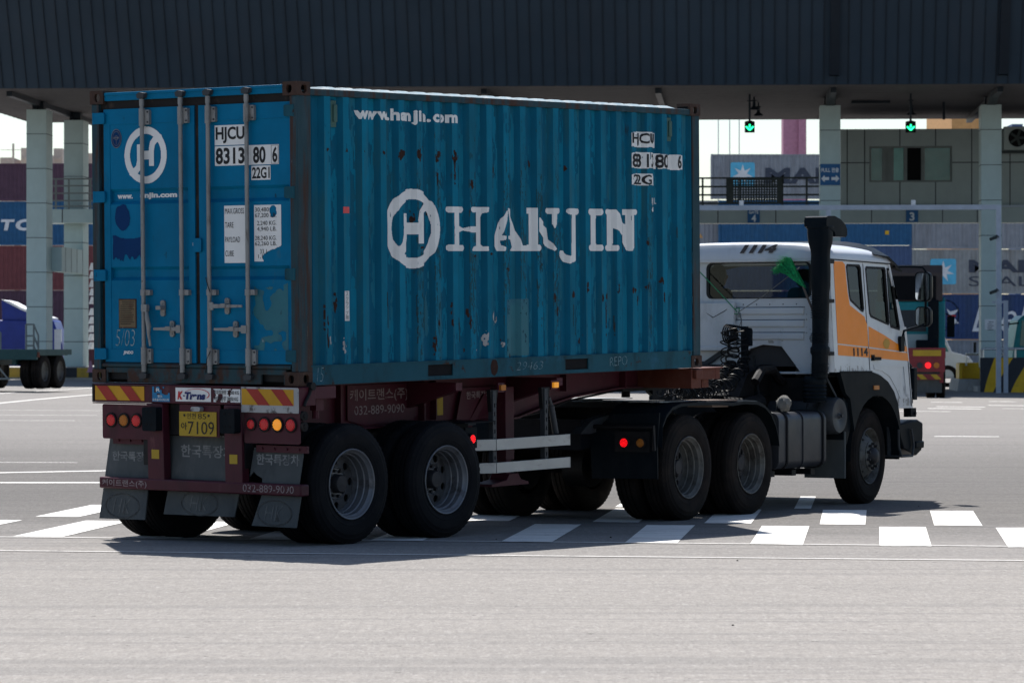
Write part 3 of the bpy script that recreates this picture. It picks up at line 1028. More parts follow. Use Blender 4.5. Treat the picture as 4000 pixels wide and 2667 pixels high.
raster(wp, lambda U, V: (letters(U, V) | letters(U - .007, V) | letters(U + .007, V) | letters(U, V + .005)) & wear(U, V, 0.90, 2), 2.05, 1.0, 5.02, 1.56, 0.0042, SD(0.003), BRK)
decal(cont, wp, 'white_paint', 'lettering', label='large white stencilled shipping line name with worn edges')
wp = MB()
raster(wp, lambda U, V: emblem(1.584, 1.346, 0.366, 0.352)(U, V) & wear(U, V, 0.89, 9), 1.2, 0.98, 1.96, 1.71, 0.0045, SD(0.003), BRK)
decal(cont, wp, 'white_paint', 'emblem', label='large white ring emblem with worn edges')
wp = MB()
fl = MB()
word(fl, 'www.hanjin.com', 0.81, 2.262, 2.215, 2.40, FL, bold=0.05, spacing=1.16)
o = drape(fl)
decal(cont, o, 'white_paint', 'lettering')
wb, kb = MB(), MB()
for r_ in ((4.905, 2.138, 5.335, 2.296), (4.905, 1.935, 5.755, 2.100), (4.905, 1.772, 5.31, 1.895)):
    u0, v0, u1, v1 = r_
    raster(wb, lambda U, V, r_=r_: (wear(U, V, 0.80, 5)) & ~((V > r_[3] - 0.022 * vnoise(U, V * 0, 9, 4)) | (V < r_[1] + 0.012 * vnoise(U, V * 0, 8, 7))), u0, v0, u1, v1, 0.006, SD(0.003), BRK)
    decal(cont, wb, 'white_decal', 'number_board')
    wb = MB()
fl = MB()
word(fl, 'HJCU', 4.915, 2.152, 5.325, 2.282, FL, bold=0.03)
word(fl, '8313', 4.915, 1.950, 5.315, 2.083, FL, bold=0.03)
word(fl, '80', 5.345, 1.950, 5.53, 2.083, FL, bold=0.03)
word(fl, '6', 5.675, 1.950, 5.74, 2.083, FL, bold=0.03)
word(fl, '22G1', 4.93, 1.785, 5.30, 1.882, FL, bold=0.02)
decal(cont, drape(fl, 0.006), 'black_ink')
fl = MB()
word(fl, 'HJL', 5.235, 1.585, 5.36, 1.66, FL, bold=-0.01)
word(fl, '61', 5.235, 1.525, 5.31, 1.572, FL, bold=0.0)
decal(cont, drape(fl), 'white_paint')
mb = MB()
raster(mb, lambda U, V: np.ones(U.shape, bool), 0.615, 1.475, 0.69, 1.53, 0.0055, SD(0.004), BRK)
decal(cont, mb, 'salmon', 'small_sticker')
mb = MB()
raster(mb, lambda U, V: np.ones(U.shape, bool), 0.624, 0.545, 0.678, 0.80, 0.006, SD(0.003), BRK)
decal(cont, mb, 'white_decal', 'paper_label')
mb = MB()
for i, ch in enumerate('スクラップ用'):
    z1 = 0.795 - i * 0.041
    h_ = 0.036 if ch != 'ッ' else 0.024
    word(mb, ch, 0.632, z1 - h_, 0.670, z1, FL, bold=-0.005)
decal(cont, drape(mb, 0.006), 'black_ink')
# touch-up patch
mb = MB()
raster(mb, lambda U, V: (V < 0.722 - 0.03 * vnoise(U, V * 0, 12, 1)) & (U < 3.305), 2.925, 0.185, 3.31, 0.725, 0.006, SD(0.0015), BRK)
decal(cont, mb, 'teal_patch', 'touch_up_patch')
# knocks, rust blooms and scrapes with their own shapes
rb, gb, bb = MB(), MB(), MB()
M['rust_run'] = mk('rust_run', (0.016, 0.042, 0.052), 0.9, var=.3, vscale=12, layers=[((0.035, 0.026, 0.022), 0.5, 0.65, 9, (1, 1, 1))], spec=0.05)


def blot(mb, cx, cz, rx, rz, seed, off=0.0025, thr=0.55):
    raster(mb, lambda U, V: (1 - ((U - cx) / rx) ** 2 - ((V - cz) / rz) ** 2) * 0.55 + 0.5 * vnoise(U * 1.6, V, 40, seed) + 0.25 * vnoise(U * 1.6, V * .5, 90, seed + 1) > thr + 0.12, cx - rx, cz - rz, cx + rx, cz + rz, 0.005, SD(off), BRK)


for i in range(8):
    xk = PH + PI_ * i + 0.045
    blot(rb, xk, 2.02 - 0.004 * i, 0.028 + (0.03 if i > 3 else 0), 0.022 + (0.06 if i > 3 else 0), i, thr=0.63)
for i, (x, z, rx, rz) in enumerate(((1.75, 1.93, .03, .16), (2.17, 1.88, .03, .22), (1.92, 1.80, .03, .12), (2.42, 1.75, .06, .07), (3.95, .74, .05, .07), (4.18, .80, .05, .08), (4.42, .70, .05, .06), (4.47, .53, .02, .32), (4.68, .78, .05, .08), (4.93, .77, .09, .05), (4.99, .66, .02, .12), (5.16, .80, .06, .05), (5.41, .86, .06, .06), (3.66, .72, .04, .07), (3.70, .60, .03, .12), (4.28, .205, .04, .02), (4.52, .21, .03, .02), (5.17, 1.23, .04, .05), (4.94, 1.2, .03, .04), (2.36, .58, .04, .07), (2.12, .66, .02, .05), (2.13, .50, .025, .08), (2.39, .50, .03, .09), (1.93, .50, .03, .06), (2.86, .35, .02, .04), (.40, .45, .03, .25), (.36, .6, .02, .22), (1.45, 1.18, .05, .02), (1.70, 1.18, .05, .02), (2.45, 1.10, .05, .02), (2.7, 1.12, .05, .02), (3.04, 1.36, .06, .025), (3.04, 1.25, .04, .02), (3.32, 1.95, .03, .06), (3.87, 1.92, .03, .06), (5.53, 2.28, .06, .03), (5.78, .6, .02, .1))):
    blot(rb, x, z, rx * .6, rz * .85, 20 + i, thr=0.62)
for i in range(14):
    blot(rb, 0.4 + rng.random() * 5.3, 0.17 + rng.random() ** 2 * 1.9, 0.012 + rng.random() * 0.03, 0.02 + rng.random() * 0.12, 60 + i, thr=0.68)
rs = rb.build('rust_stain', 'rust_dark', cont, smooth=False)
for i, (x, z, rx, rz) in enumerate(((2.62, .36, .06, .14), (2.73, .55, .03, .12), (2.80, .52, .03, .06), (2.88, .3, .03, .06), (2.45, .25, .03, .03), (.43, .38, .02, .06), (.62, .32, .03, .14))):
    blot(bb, x, z, rx * .8, rz * .8, 90 + i, 0.0035, thr=0.64)
for i in range(22):
    x = PH + PI_ * rng.randrange(1, 22) + rng.choice((0.0, 0.088, 0.05, 0.1, -0.02))
    z = rng.uniform(.5, 2.2)
    raster(gb, lambda U, V, x=x, z=z, i=i: (np.abs(U - x - .004 * np.sin(V * 9 + i)) < .004 + .003 * vnoise(U, V, 9, i)) & (V < z) & (V > z - .12 - .25 * ((i * 37) % 10) / 10) & (vnoise(U, V, 30, i + 2) > .25), x - .02, z - .45, x + .02, z, .005, SD(.0022), BRK)
gb.build('rust_run', 'rust_run', cont, smooth=False)
gb = MB()
bb.build('bare_patch', 'bare', cont, smooth=False)
for i, x in enumerate(PH + PI_ * q - .002 for q in (5, 6, 10, 11, 13, 8, 22, 12, 19)):
    raster(gb, lambda U, V, i=i, x=x: (U > x - 0.002) & (U < x + 0.09) & (0.55 * vnoise(U, V * .2, 60, i) + 0.45 * vnoise(U, V * .3, 140, i + 5) > 0.53 + 0.25 * np.abs(V - 1.0 - 0.1 * (i % 4)) / 1.1), x - 0.004, 0.18, x + 0.095, 2.35, 0.0065, SD(0.002), BRK)
gb.build('scuffed_paint', 'rail_blue', cont, smooth=False)
# lighter strips paint in the ribs' light and shade contrast, plus some chalky wear
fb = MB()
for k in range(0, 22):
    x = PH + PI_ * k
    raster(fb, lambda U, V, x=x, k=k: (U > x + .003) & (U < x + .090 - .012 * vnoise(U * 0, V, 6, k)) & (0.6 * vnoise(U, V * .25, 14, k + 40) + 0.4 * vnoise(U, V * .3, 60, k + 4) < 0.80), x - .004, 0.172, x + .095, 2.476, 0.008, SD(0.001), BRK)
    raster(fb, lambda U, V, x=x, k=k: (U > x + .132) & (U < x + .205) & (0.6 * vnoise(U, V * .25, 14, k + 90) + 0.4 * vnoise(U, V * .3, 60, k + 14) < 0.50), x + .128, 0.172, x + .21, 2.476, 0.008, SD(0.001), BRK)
o = fb.build('faded_lit_paint', 'blue_faded_lit', cont, smooth=False)
# vents under the top rail
for x in (0.505, 5.545):
    v = MB().box((x - 0.045, YI - 0.002, 2.215), (x + 0.05, YI - 0.02, 2.445)).box((x + 0.002, YI - 0.02, 2.26), (x + 0.05, YI - 0.034, 2.41)).build('vent_cover', 'vent', cont, bevel=0.004)
# chalk on the bottom rail
RL = lambda u, v, w=0.0: (u, -1.2135, v)
mb = MB()
word(mb, 'REPO', 4.52, 0.05, 4.80, 0.135, RL, bold=-0.026, slant=0.01)
word(mb, '29463', 3.05, 0.05, 3.46, 0.125, RL, bold=-0.03, shear=0.2)
word(mb, '15', 0.24, 0.03, 0.33, 0.15, RL, bold=-0.03, shear=0.25)
mb.build('chalk_mark', 'chalk', cont, smooth=False)
mb = MB()
raster(mb, lambda U, V: ((U - 2.72) / 0.055) ** 2 + ((V - 0.09) / 0.08) ** 2 < 0.8 + 0.3 * vnoise(U, V, 25, 1), 2.65, 0.01, 2.79, 0.157, 0.006, lambda u, v, w=0: (u, -1.2132, v))
mb.build('rust_stain', 'rust_dark', cont, smooth=False)
# sagging gasket cable on the right leaf
MB().tube([(-0.03, -0.185, 0.93), (-0.035, -0.21, 0.86), (-0.03, -0.235, 0.80)], 0.004, 5).tube([(-0.03, -0.23, 0.29), (-0.03, -0.19, 0.22), (-0.02, -0.165, 0.1)], 0.004, 5).build('wire', 'gasket', cont)


# ================================================================== wheels (axis along local Y, outer face towards -Y)
WR = 0.524


def wheel_proto(kind, tyre_mat, rim_mat):
    ax = lambda a, x, z: (x, a, z)
    rim = MB()
    if kind == 'dish':
        rim.lathe([(0.03, .300), (0.008, .309), (0.003, .304), (0.008, .294), (0.030, .286), (0.042, .272), (0.085, .268), (0.092, .258), (0.15, .255), (0.158, .247), (0.205, .244), (0.21, .240)], 56, ax)
        rim.lathe([(0.190, .142), (0.183, .138), (0.200, .13), (0.200, .05)], 32, ax)
        a0, r0, r1, nh, rh, hr = 0.192, .142, .243, 8, .193, .034
        slope = 0.12
    else:
        rim.lathe([(0.03, .300), (0.008, .308), (0.004, .303), (0.012, .293), (0.04, .283), (0.06, .268), (0.085, .262)], 48, ax)
        rim.lathe([(-0.005, .165), (-0.012, .155), (-0.012, .05)], 32, ax)
        a0, r0, r1, nh, rh, hr = 0.0, .165, .264, 10, .226, .023
        slope = 0.85
    st = 2 * math.pi / nh
    disc = MB()
    for k in range(nh):
        outer = []
        n = 5
        outer += [(r0, -st / 2 + st * i / n) for i in range(n + 1)]
        outer += [(r1, st / 2 - st * i / n) for i in range(n + 1)]
        hole = ell(rh, 0, hr, hr / rh, 14)
        disc.plate(outer, [hole], lambda r, t, w, k=k: ((r) * math.cos(t + k * st), a0 + (r - r0) * slope * (1 if kind != 'dish' else 1) + w, r * math.sin(t + k * st)), 0, 0.014)
    o = rim.build('wheel', rim_mat)
    disc.build('wheel_disc', 'disc' if kind == 'dish' else rim_mat, o)
    t = MB()
    prof = [(0.03, .297), (0.016, .312), (0.010, .335), (0.002, .36), (0.004, .363), (0.0, .40), (0.002, .44), (0.005, .443), (0.010, .478), (0.016, .482), (0.024, .505), (0.040, WR - .004), (0.05, WR)]
    for g in (0.088, 0.137, 0.186):
        prof += [(g - .006, WR + .001), (g - .0055, WR - .013), (g + .0055, WR - .013), (g + .006, WR + .001)]
    prof += [(0.225, WR), (0.235, WR - .004), (0.25, .505), (0.265, .478), (0.275, .40), (0.265, .335), (0.25, .30)]
    t.lathe(prof, 64, ax)
    for k in range(60):                        # shoulder blocks
        c, s = math.cos(2 * math.pi * k / 60), math.sin(2 * math.pi * k / 60)
        for a_, b_ in ((0.028, 0.06), (0.215, 0.247)):
            q = []
            for dr in (WR - .03, WR + .0035):
                for da in (a_, b_):
                    for dt in (-.016, .016):
                        rr = dr - (0.012 if (da < .04 or da > .24) else 0)
                        q.append((rr * c - dt * s, da, rr * s + dt * c))
            t.add(q, [(0, 1, 3, 2), (4, 6, 7, 5), (0, 4, 5, 1), (2, 3, 7, 6), (0, 2, 6, 4), (1, 5, 7, 3)])
    t.build('tyre', tyre_mat, o)
    h = MB()
    if kind == 'dish':
        h.lathe([(0.20, .085), (0.135, .08), (0.12, .07), (0.115, .0)], 24, ax)
        bolts, a1, a2 = .112, 0.20, 0.168
    else:
        h.lathe([(-0.012, .095), (-0.05, .09), (-0.07, .07), (-0.085, .05), (-0.088, 0.0)], 24, ax)
        bolts, a1, a2 = .133, -0.012, -0.05
    for k in range(10):
        c, s = math.cos(2 * math.pi * k / 10), math.sin(2 * math.pi * k / 10)
        h.cyl((bolts * c, a1, bolts * s), (bolts * c, a2, bolts * s), 0.016, 0.014, n=6)
    h.build('hub', 'hub', o)
    b = MB().cyl((0, 0.235, 0), (0, 0.28, 0), .25, n=24)
    b.build('brake_drum', 'black', o)
    return o


W_TRAILER = wheel_proto('dish', 'tyre', 'rim')
W_DRIVE = wheel_proto('dish', 'tyre_dusty', 'rim_dirty')
W_FRONT = wheel_proto('front', 'tyre_dusty', 'rim_dirty')
used = set()


def put_wheel(proto, parent, x, y, z, left=False, steer=0.0):
    """y is the outer sidewall"""
    o = proto if proto.name not in used else copy_tree(proto)
    used.add(proto.name)
    o.parent = parent
    o.location = (x, y, z)
    o.rotation_euler = (0, rng.random() * 6.28 if not left else 1.0, (R(180) if left else 0) + steer)
    return o


# ================================================================== the semi-trailer
trl = empty('container_trailer', M_TR)
tag(trl, 'maroon skeletal semi-trailer with striped rear boards and mud flaps carrying the blue container', 'trailer')
LZ = (0, 0, CZ)


def TB(mb, name, mat, parent=None, **k):
    return mb.build(name, mat, parent or trl, loc=LZ if parent is None else None, **k)


def sole(x, y):
    """height of a wheel centre in trailer coordinates so that it stands on the road"""
    return (WR - 0.004 - (M_TR @ Vector((x, y, 0))).z) / M_TR[2][2]


for x in (0.682, 1.998):
    for y, left in ((-1.233, False), (-0.915, False), (1.233, True), (0.915, True)):
        w = put_wheel(W_TRAILER, trl, x, y, sole(x, y), left)
for x in (0.682, 1.998):
    TB(MB().cyl((x, -1.02, -0.88), (x, 1.02, -0.88), 0.07, n=14).box((x - .09, -.6, -.80), (x + .09, -.45, -.72)).box((x - .09, .6, -.80), (x + .09, .45, -.72)), 'axle', 'dark_steel')
for s in (-1, 1):
    mb = MB()
    y0 = s * 0.55
    # web
    prof = [(0.10, -0.42), (2.9, -0.43), (3.85, -0.42), (4.35, -0.315), (4.75, -0.25), (5.5, -0.19), (6.6, -0.205), (6.6, -0.035), (0.10, -0.035)]
    mb.prism(prof, lambda u, v, w: (u, w, v), y0 - s * .012, y0)
    b = prof[:7]
    for (xa, za), (xb, zb) in zip(b[:-1], b[1:]):
        mb.bar((xa, y0 - s * .006, za - .008), (xb, y0 - s * .006, zb - .008), 0.15, 0.016)
    mb.box((0.10, y0 - .08, -0.035), (6.6, y0 + .07, -0.018))
    for x in (1.256, 2.44, 2.61, 4.62, 5.6):
        mb.box((x - .008, y0, -0.40 if x < 4 else -0.20), (x + .008, y0 + s * .075, -0.036))
    TB(mb, 'main_beam', 'maroon')
mb = MB()
for x in (0.3, 1.3, 2.44, 3.3, 4.6, 5.6):
    mb.box((x - .05, -.54, -0.3 if x < 4 else -.17), (x + .05, .54, -0.06))
TB(mb, 'cross_member', 'maroon')
mb = MB()
for x in (2.28, 3.8):
    mb.prism([(-1.15, -0.04), (-0.56, -0.04), (-0.56, -0.28), (-1.15, -0.11)], lambda u, v, w: (w, u, v), x - .045, x + .045)
    mb.prism([(1.15, -0.04), (0.56, -0.04), (0.56, -0.28), (1.15, -0.11)], lambda u, v, w: (w, u, v), x - .045, x + .045)
TB(mb, 'outrigger', 'maroon')
# panel with the stencilled text, hung from the web and leaning over the bogie
pan = TB(MB().prism([(1.40, -0.05), (2.40, -0.05), (2.40, -0.34), (2.25, -0.40), (1.62, -0.41), (1.40, -0.36)], lambda u, v, w: (u, w, v), -0.575, -0.566), 'name_panel', 'maroon')
NP = XZ(-0.578)
mb = MB()
word(mb, '케이트랜스(주)', 1.43, -0.205, 2.25, -0.085, NP, bold=0.012)
word(mb, '032-889-9090', 1.49, -0.315, 2.2, -0.235, NP, bold=0.0)
mb.build('lettering', 'pink_ink', pan, smooth=False)
pan2 = TB(MB().prism([(3.02, -0.12), (3.60, -0.12), (3.70, -0.42), (2.93, -0.42)], lambda u, v, w: (u, w, v), -0.60, -0.59), 'name_panel', 'maroon')
mb = MB()
word(mb, '한국특장차', 3.08, -0.225, 3.44, -0.155, XZ(-0.604), bold=0.01)
mb.build('lettering', 'pink_ink', pan2, smooth=False)
TB(MB().box((2.62, -0.575, -0.36), (2.766, -0.566, -0.19)), 'yellow_label', 'plate_yellow')

# rear cross beam with boards
mb = MB()
mb.box((-0.02, -1.235, -0.172), (0.20, 1.19, -0.012))
mb.box((-0.028, -1.24, -0.022), (0.20, 1.195, -0.010))
beam = TB(mb, 'rear_beam', 'maroon', bevel=0.006)
RB = YZ(-0.0235)
RB2 = YZ(-0.0275)
for (u0, v0, u1, v1, right) in ((-1.165, -0.155, -0.565, -0.028, 0), (0.593, -0.168, 1.185, -0.030, 1)):
    if right:
        bd = MB().box((-0.032, -0.585, -0.232), (-0.02, -1.232, -0.014)).build('board_backing', 'bare', beam)
        RBx, RBy = YZ(-0.0335), YZ(-0.0355)
    else:
        RBx, RBy = RB, RB2
    h = MB()
    poly2d(h, rect(u0, v0, u1, v1), RBx)
    hb = h.build('hazard_board', 'yellow_refl', beam, smooth=False, label='yellow and red striped reflective board')
    h = MB()
    hh = v1 - v0
    for k in range(2):
        a = u0 + (0.02 if not right else 0.05) + k * 0.285
        poly2d(h, [(a, v1), (a + 0.135, v1), (min(a + 0.135 + hh, u1), v0), (a + hh, v0)], RBy)
    h.build('stripe', 'red_refl', hb, smooth=False)
MB().box((-0.03, 1.175, -0.172), (-0.018, 1.195, -0.012)).box((-0.026, 1.195, -0.012), (-0.018, 0.54, -0.026)).build('board_backing', 'dark_steel', beam)
mb = MB()
poly2d(mb, rect(-0.19, -0.151, 0.227, -0.031), RB)
sg = mb.build('name_sign', 'white_decal', beam, smooth=False)
mb = MB()
word(mb, 'K', -0.165, -0.135, -0.10, -0.062, RB2, bold=0.05, shear=0.2)
for i in range(14):
    a0, a1 = R(160 - i * 14), R(160 - (i + 1) * 14)
    w0, w1 = 0.003 + 0.008 * (i / 14), 0.003 + 0.008 * ((i + 1) / 14)
    e = lambda a, w: (0.06 + (0.145 + w) * math.cos(a), -0.088 + (0.045 + w * .8) * math.sin(a))
    poly2d(mb, [e(a0, 0), e(a1, 0), e(a1, w1), e(a0, w0)], RB2)
mb.build('sign_print', 'red_ink', sg, smooth=False)
mb = MB()
word(mb, '-', -0.10, -0.107, -0.075, -0.096, RB2, bold=0.05)
word(mb, 'Trans', -0.08, -0.135, 0.165, -0.068, RB2, bold=0.06, shear=0.15)
mb.build('sign_print', 'navy_ink', sg, smooth=False)
mb = MB()
raster(mb, lambda U, V: vnoise(U, V, 30, 3) + 0.5 * (V < -0.10) > 0.36, -0.469, -0.158, -0.262, -0.028, 0.006, RB)
s2 = mb.build('blue_sticker', 'sticker_blue', beam, smooth=False)
mb = MB()
word(mb, '팔인스', -0.40, -0.123, -0.345, -0.098, RB2)
word(mb, '오토슬라이지스터', -0.463, -0.152, -0.267, -0.130, RB2)
word(mb, 'R', -0.42, -0.07, -0.37, -0.04, RB2)
mb.build('sticker_print', 'white_decal', s2, smooth=False)
mb = MB()
raster(mb, lambda U, V: vnoise(U, V, 34, 12) > 0.36, 0.257, -0.150, 0.567, -0.036, 0.006, RB)
s3 = mb.build('weight_sticker', 'white_decal', beam, smooth=False)
mb = MB()
word(mb, '최대적재량 24000 KG', 0.26, -0.085, 0.555, -0.045, RB2, bold=0.01)
word(mb, '차량총중량 28050 KG', 0.26, -0.142, 0.545, -0.098, RB2, bold=0.01)
mb.build('sticker_print', 'black_ink', s3, smooth=False)
# uprights, under-run bar
mb = MB()
mb.prism([(-0.533, -0.175), (-0.345, -0.175), (-0.325, -0.85), (-0.520, -0.85)], lambda u, v, w: (w, -u, v), -0.03, 0.06)
mb.prism([(0.38, -0.175), (0.58, -0.175), (0.592, -0.85), (0.392, -0.85)], lambda u, v, w: (w, -u, v), -0.03, 0.06)
TB(mb, 'bumper_upright', 'maroon', bevel=0.008)
bmp = TB(MB().box((-0.035, 1.115, -0.938), (0.075, -1.258, -0.838)), 'bumper_bar', 'maroon', bevel=0.012)
BB = YZ(-0.0375)
mb = MB()
word(mb, '케이트랜스(주)', -1.075, -0.925, -0.535, -0.855, BB, bold=0.01)
word(mb, '032-889-9090', 0.60, -0.915, 1.18, -0.850, BB, bold=0.0)
mb.build('lettering', 'pink_ink', bmp, smooth=False)
# lamp panels
lamps = []
for u0, u1, v0, v1 in ((-1.088, -0.53, -0.497, -0.19), (0.60, 1.235, -0.498, -0.20)):
    p_ = MB().prism(rrect(u0, v0, u1, v1, 0.02), lambda u, v, w: (w, -u, v), -0.012, 0.0)
    if u0 < 0:
        p_.box((-0.03, 1.19, -0.185), (0.03, 0.53, -0.176))
    lp = TB(p_, 'lamp_panel', 'maroon', bevel=0.004)
    lamps.append(lp)


def lamp(parent, y, z, x=-0.012, r=0.05, mat='red_lens', name='tail_light'):
    b = MB()
    b.lathe([(0.0, r + .016), (-0.014, r + .016), (-0.018, r + .008), (-0.012, r), (0, r)], 24, lambda a, p, q: (x + a, y + p, z + q))
    o = b.build(name, 'gasket', parent)
    l = MB()
    l.lathe([(-0.010, r), (-0.018, r * .7), (-0.02, 0.0005)], 20, lambda a, p, q: (x + a, y + p, z + q))
    for i in range(3):
        for k in range(max(1, i * 6)):
            a = 2 * math.pi * k / max(1, i * 6)
            c, s = r * .4 * i * math.cos(a), r * .4 * i * math.sin(a)
            l.cyl((x - .012, y + c, z + s), (x - .0215, y + c, z + s), r * .13, n=6)
    l.build('lens', mat, o)
    return o


for y, m_ in ((0.975, 'red_lens_dim'), (0.820, 'amber_dim'), (0.669, 'red_lens_dim')):
    lamp(lamps[0], y, -0.332, mat=m_)
for y, m_ in ((-0.836, 'red_lens_dim'), (-0.986, 'amber_lit'), (-1.137, 'red_lens_dim')):
    lamp(lamps[1], y, -0.333, mat=m_)
lamp(lamps[1], -0.685, -0.335, r=0.04, mat='red_lens_dim')
for u in (-0.43, 0.49):
    mb = MB().prism(rrect(u - 0.085, -0.415, u + 0.085, -0.205, 0.02), lambda u_, v, w: (w, -u_, v), -0.11, -0.03)
    b = TB(mb, 'rubber_buffer', 'plastic', bevel=0.008)
    mb = MB()
    for du in (-.028, .028):
        for v in (-0.245, -0.265 + .0, -0.355, -0.375 + .0)[::2]:
            mb.cyl((-0.112, -(u + du), v), (-0.108, -(u + du), v), 0.012, n=10)
    mb.build('bolt_hole', 'black', b)
# number plate
MBp = MB().box((0.0, 0.166, -0.452), (-0.006, -0.272, -0.24))
pltx = TB(MB().box((0.004, 0.17, -0.24), (0.02, -0.31, -0.18)).box((0.002, 0.16, -0.46), (0.01, -0.30, -0.2)), 'plate_bracket', 'maroon')
pt = TB(MBp, 'number_plate', 'plate_yellow', label='yellow number plate with black characters')
PF = lambda u, v, w=0.0: (-0.009, -(u - 0.017), v)
mb = MB()
word(mb, '인천', -0.055, -0.302, 0.05, -0.252, PF, bold=0.0)
word(mb, '85', 0.075, -0.302, 0.17, -0.255, PF, bold=-0.01)
word(mb, '아', -0.125, -0.40, -0.055, -0.335, PF, bold=0.01)
word(mb, '7109', -0.045, -0.435, 0.262, -0.325, PF, bold=-0.005)
for u in (-0.085, 0.20):
    poly2d(mb, ell(u, -0.272, 0.012, 0.012, 10), PF)
mb.build('lettering', 'black_ink', pt, smooth=False)
TB(MB().prism(rrect(0.01, -0.235, 0.12, -0.195, 0.018), lambda u, v, w: (w, -u, v), -0.05, 0.0), 'plate_lamp', 'bare', bevel=0.006)
# mud flaps
flap = []


def mud_flap(pts, xa, xb, ztop, zbot, holes=()):
    def fn(u, v, w):
        t = (ztop - v) / (ztop - zbot)
        return (xa + (xb - xa) * t + w, -(u - 0.075 * max(0.0, 1 - t)), v)
    n = []
    for i in range(len(pts)):
        a, b = pts[i], pts[(i + 1) % len(pts)]
        for k in range(6):
            n.append((a[0] + (b[0] - a[0]) * k / 6, a[1] + (b[1] - a[1]) * k / 6))
    o = TB(MB().plate(n, holes, fn, 0, 0.012), 'mud_flap', 'mudflap', smooth=False)
    return o, (lambda u, v, w=0.0: fn(u, v, -0.003))


fl1, f1 = mud_flap([(-1.02, -0.50), (-0.50, -0.50), (-0.565, -1.203), (-1.12, -1.209)], 0.09, -0.03, -0.5, -1.2)
fl2, f2 = mud_flap([(-0.32, -0.46), (0.42, -0.46), (0.50, -0.95), (0.448, -1.143), (-0.387, -1.149), (-0.34, -0.95)], 0.12, 0.02, -0.46, -1.15)
fl3, f3 = mud_flap([(0.70, -0.54), (1.24, -0.54), (1.255, -0.60), (1.215, -0.85), (1.245, -0.93), (1.198, -1.206), (0.691, -1.206), (0.80, -0.94), (0.80, -0.80), (0.74, -0.775), (0.70, -0.745), (0.655, -0.79)], 0.09, -0.03, -0.5, -1.2)
for o, f, u0, u1, v0, v1, e in ((fl1, f1, -0.98, -0.50, -0.695, -0.610, (-0.84, -1.09, .21, .11)), (fl2, f2, -0.185, 0.44, -0.645, -0.535, (0.04, -1.04, .22, .11)), (fl3, f3, 0.73, 1.22, -0.685, -0.590, (0.95, -1.09, .20, .11))):
    mb = MB()
    word(mb, '한국특장차', u0, v0, u1, v1, f, bold=0.02)
    mb.build('lettering', 'faded_ink', o, smooth=False)
    mb = MB()
    mb.plate(ell(e[0], e[1], e[2], e[3], 30), [ell(e[0], e[1], e[2] - .012, e[3] - .01, 30)], lambda u, v, w, f=f: f(u, v), 0, 0.0)
    word(mb, 'HK', e[0] - .12, e[1] - .065, e[0] + .10, e[1] + .065, f, bold=-0.012, shear=0.3)
    mb.build('flap_mark', 'flap_mark', o, smooth=False)
for u0, u1, z in ((-1.02, -0.53, -0.515), (0.68, 1.26, -0.545)):
    mb = MB().box((0.05, -u0, z - .03), (0.075, -u1, z + .03))
    for k in range(4):
        mb.cyl((0.05, -(u0 + .07 + k * .14), z), (0.038, -(u0 + .07 + k * .14), z), 0.012, n=6)
    TB(mb, 'flap_clamp', 'maroon')
for u, v in ((-0.43, -0.62), (0.49, -0.64)):
    TB(MB().box((-0.033, -(u - .045), v - .04), (-0.030, -(u + .045), v + .04)), 'yellow_label', 'plate_yellow')
TB(MB().box((0.06, -.35, -.45), (.075, .33, -.17)).box((.06, .53, -.4), (.075, .33, -.45)), 'bolster_web', 'dark_steel')
# couplings at the rear right corner, crank
mb = MB()
for z in (-0.255, -0.345):
    mb.cyl((0.03, -1.225, z), (0.03, -1.255, z), 0.042, n=18).cyl((0.03, -1.255, z), (0.03, -1.262, z), 0.018, n=10)
TB(mb, 'side_reflector', 'gasket')
TB(MB().tube([(0.13, -1.24, -0.005), (0.10, -1.25, -0.07), (0.05, -1.25, -0.13), (0.03, -1.25, -0.17)], 0.014, 8).cyl((0.13, -1.22, -0.005), (0.13, -1.27, -0.005), 0.035, n=14), 'twistlock_crank', 'dark_steel')
TB(MB().box((0.02, -1.215, -0.17), (0.17, -1.05, -0.012)).box((0.2, -1.22, -0.115), (0.48, -1.05, -0.012)).box((0.3, -1.15, -0.22), (0.40, -1.08, -0.11)).cyl((0.35, -1.1, -0.22), (0.35, -1.1, -0.29), 0.03, n=8), 'twistlock_housing', 'maroon')
# front bolster and neck
mb = MB()
mb.box((5.90, -1.20, -0.205), (6.07, 1.20, -0.012))
mb.box((6.07, -1.16, -0.125), (6.38, -0.80, -0.012)).box((6.07, 0.80, -0.125), (6.38, 1.16, -0.012))
mb.box((6.38, -1.16, -0.125), (6.46, 1.16, -0.010))
mb.box((6.05, -1.19, -0.02), (6.48, 1.19, -0.008))
mb.box((6.3, -1.05, -0.21), (6.42, -0.9, -0.125)).box((5.93, -1.24, -0.11), (6.04, -1.2, -0.02))
TB(mb, 'front_bolster', 'orange_red', bevel=0.005)
TB(MB().box((5.55, -0.62, -0.235), (7.0, 0.62, -0.205)).cyl((6.464, 0.0, -0.33), (6.464, 0, -0.23), 0.045, n=14), 'kingpin_plate', 'dark_steel')
# marker lamps
for x in (2.895, 3.705):
    o = TB(MB().box((x - .05, -1.16, -0.145), (x + .045, -1.145, -0.06)), 'marker_lamp', 'maroon')
    MB().prism(rrect(x - .035, -0.128, x + .035, -0.078, .008), lambda u, v, w: (u, w, v), -1.185, -1.16).build('lens', 'amber_dim' if x < 3 else 'amber_lit', o)
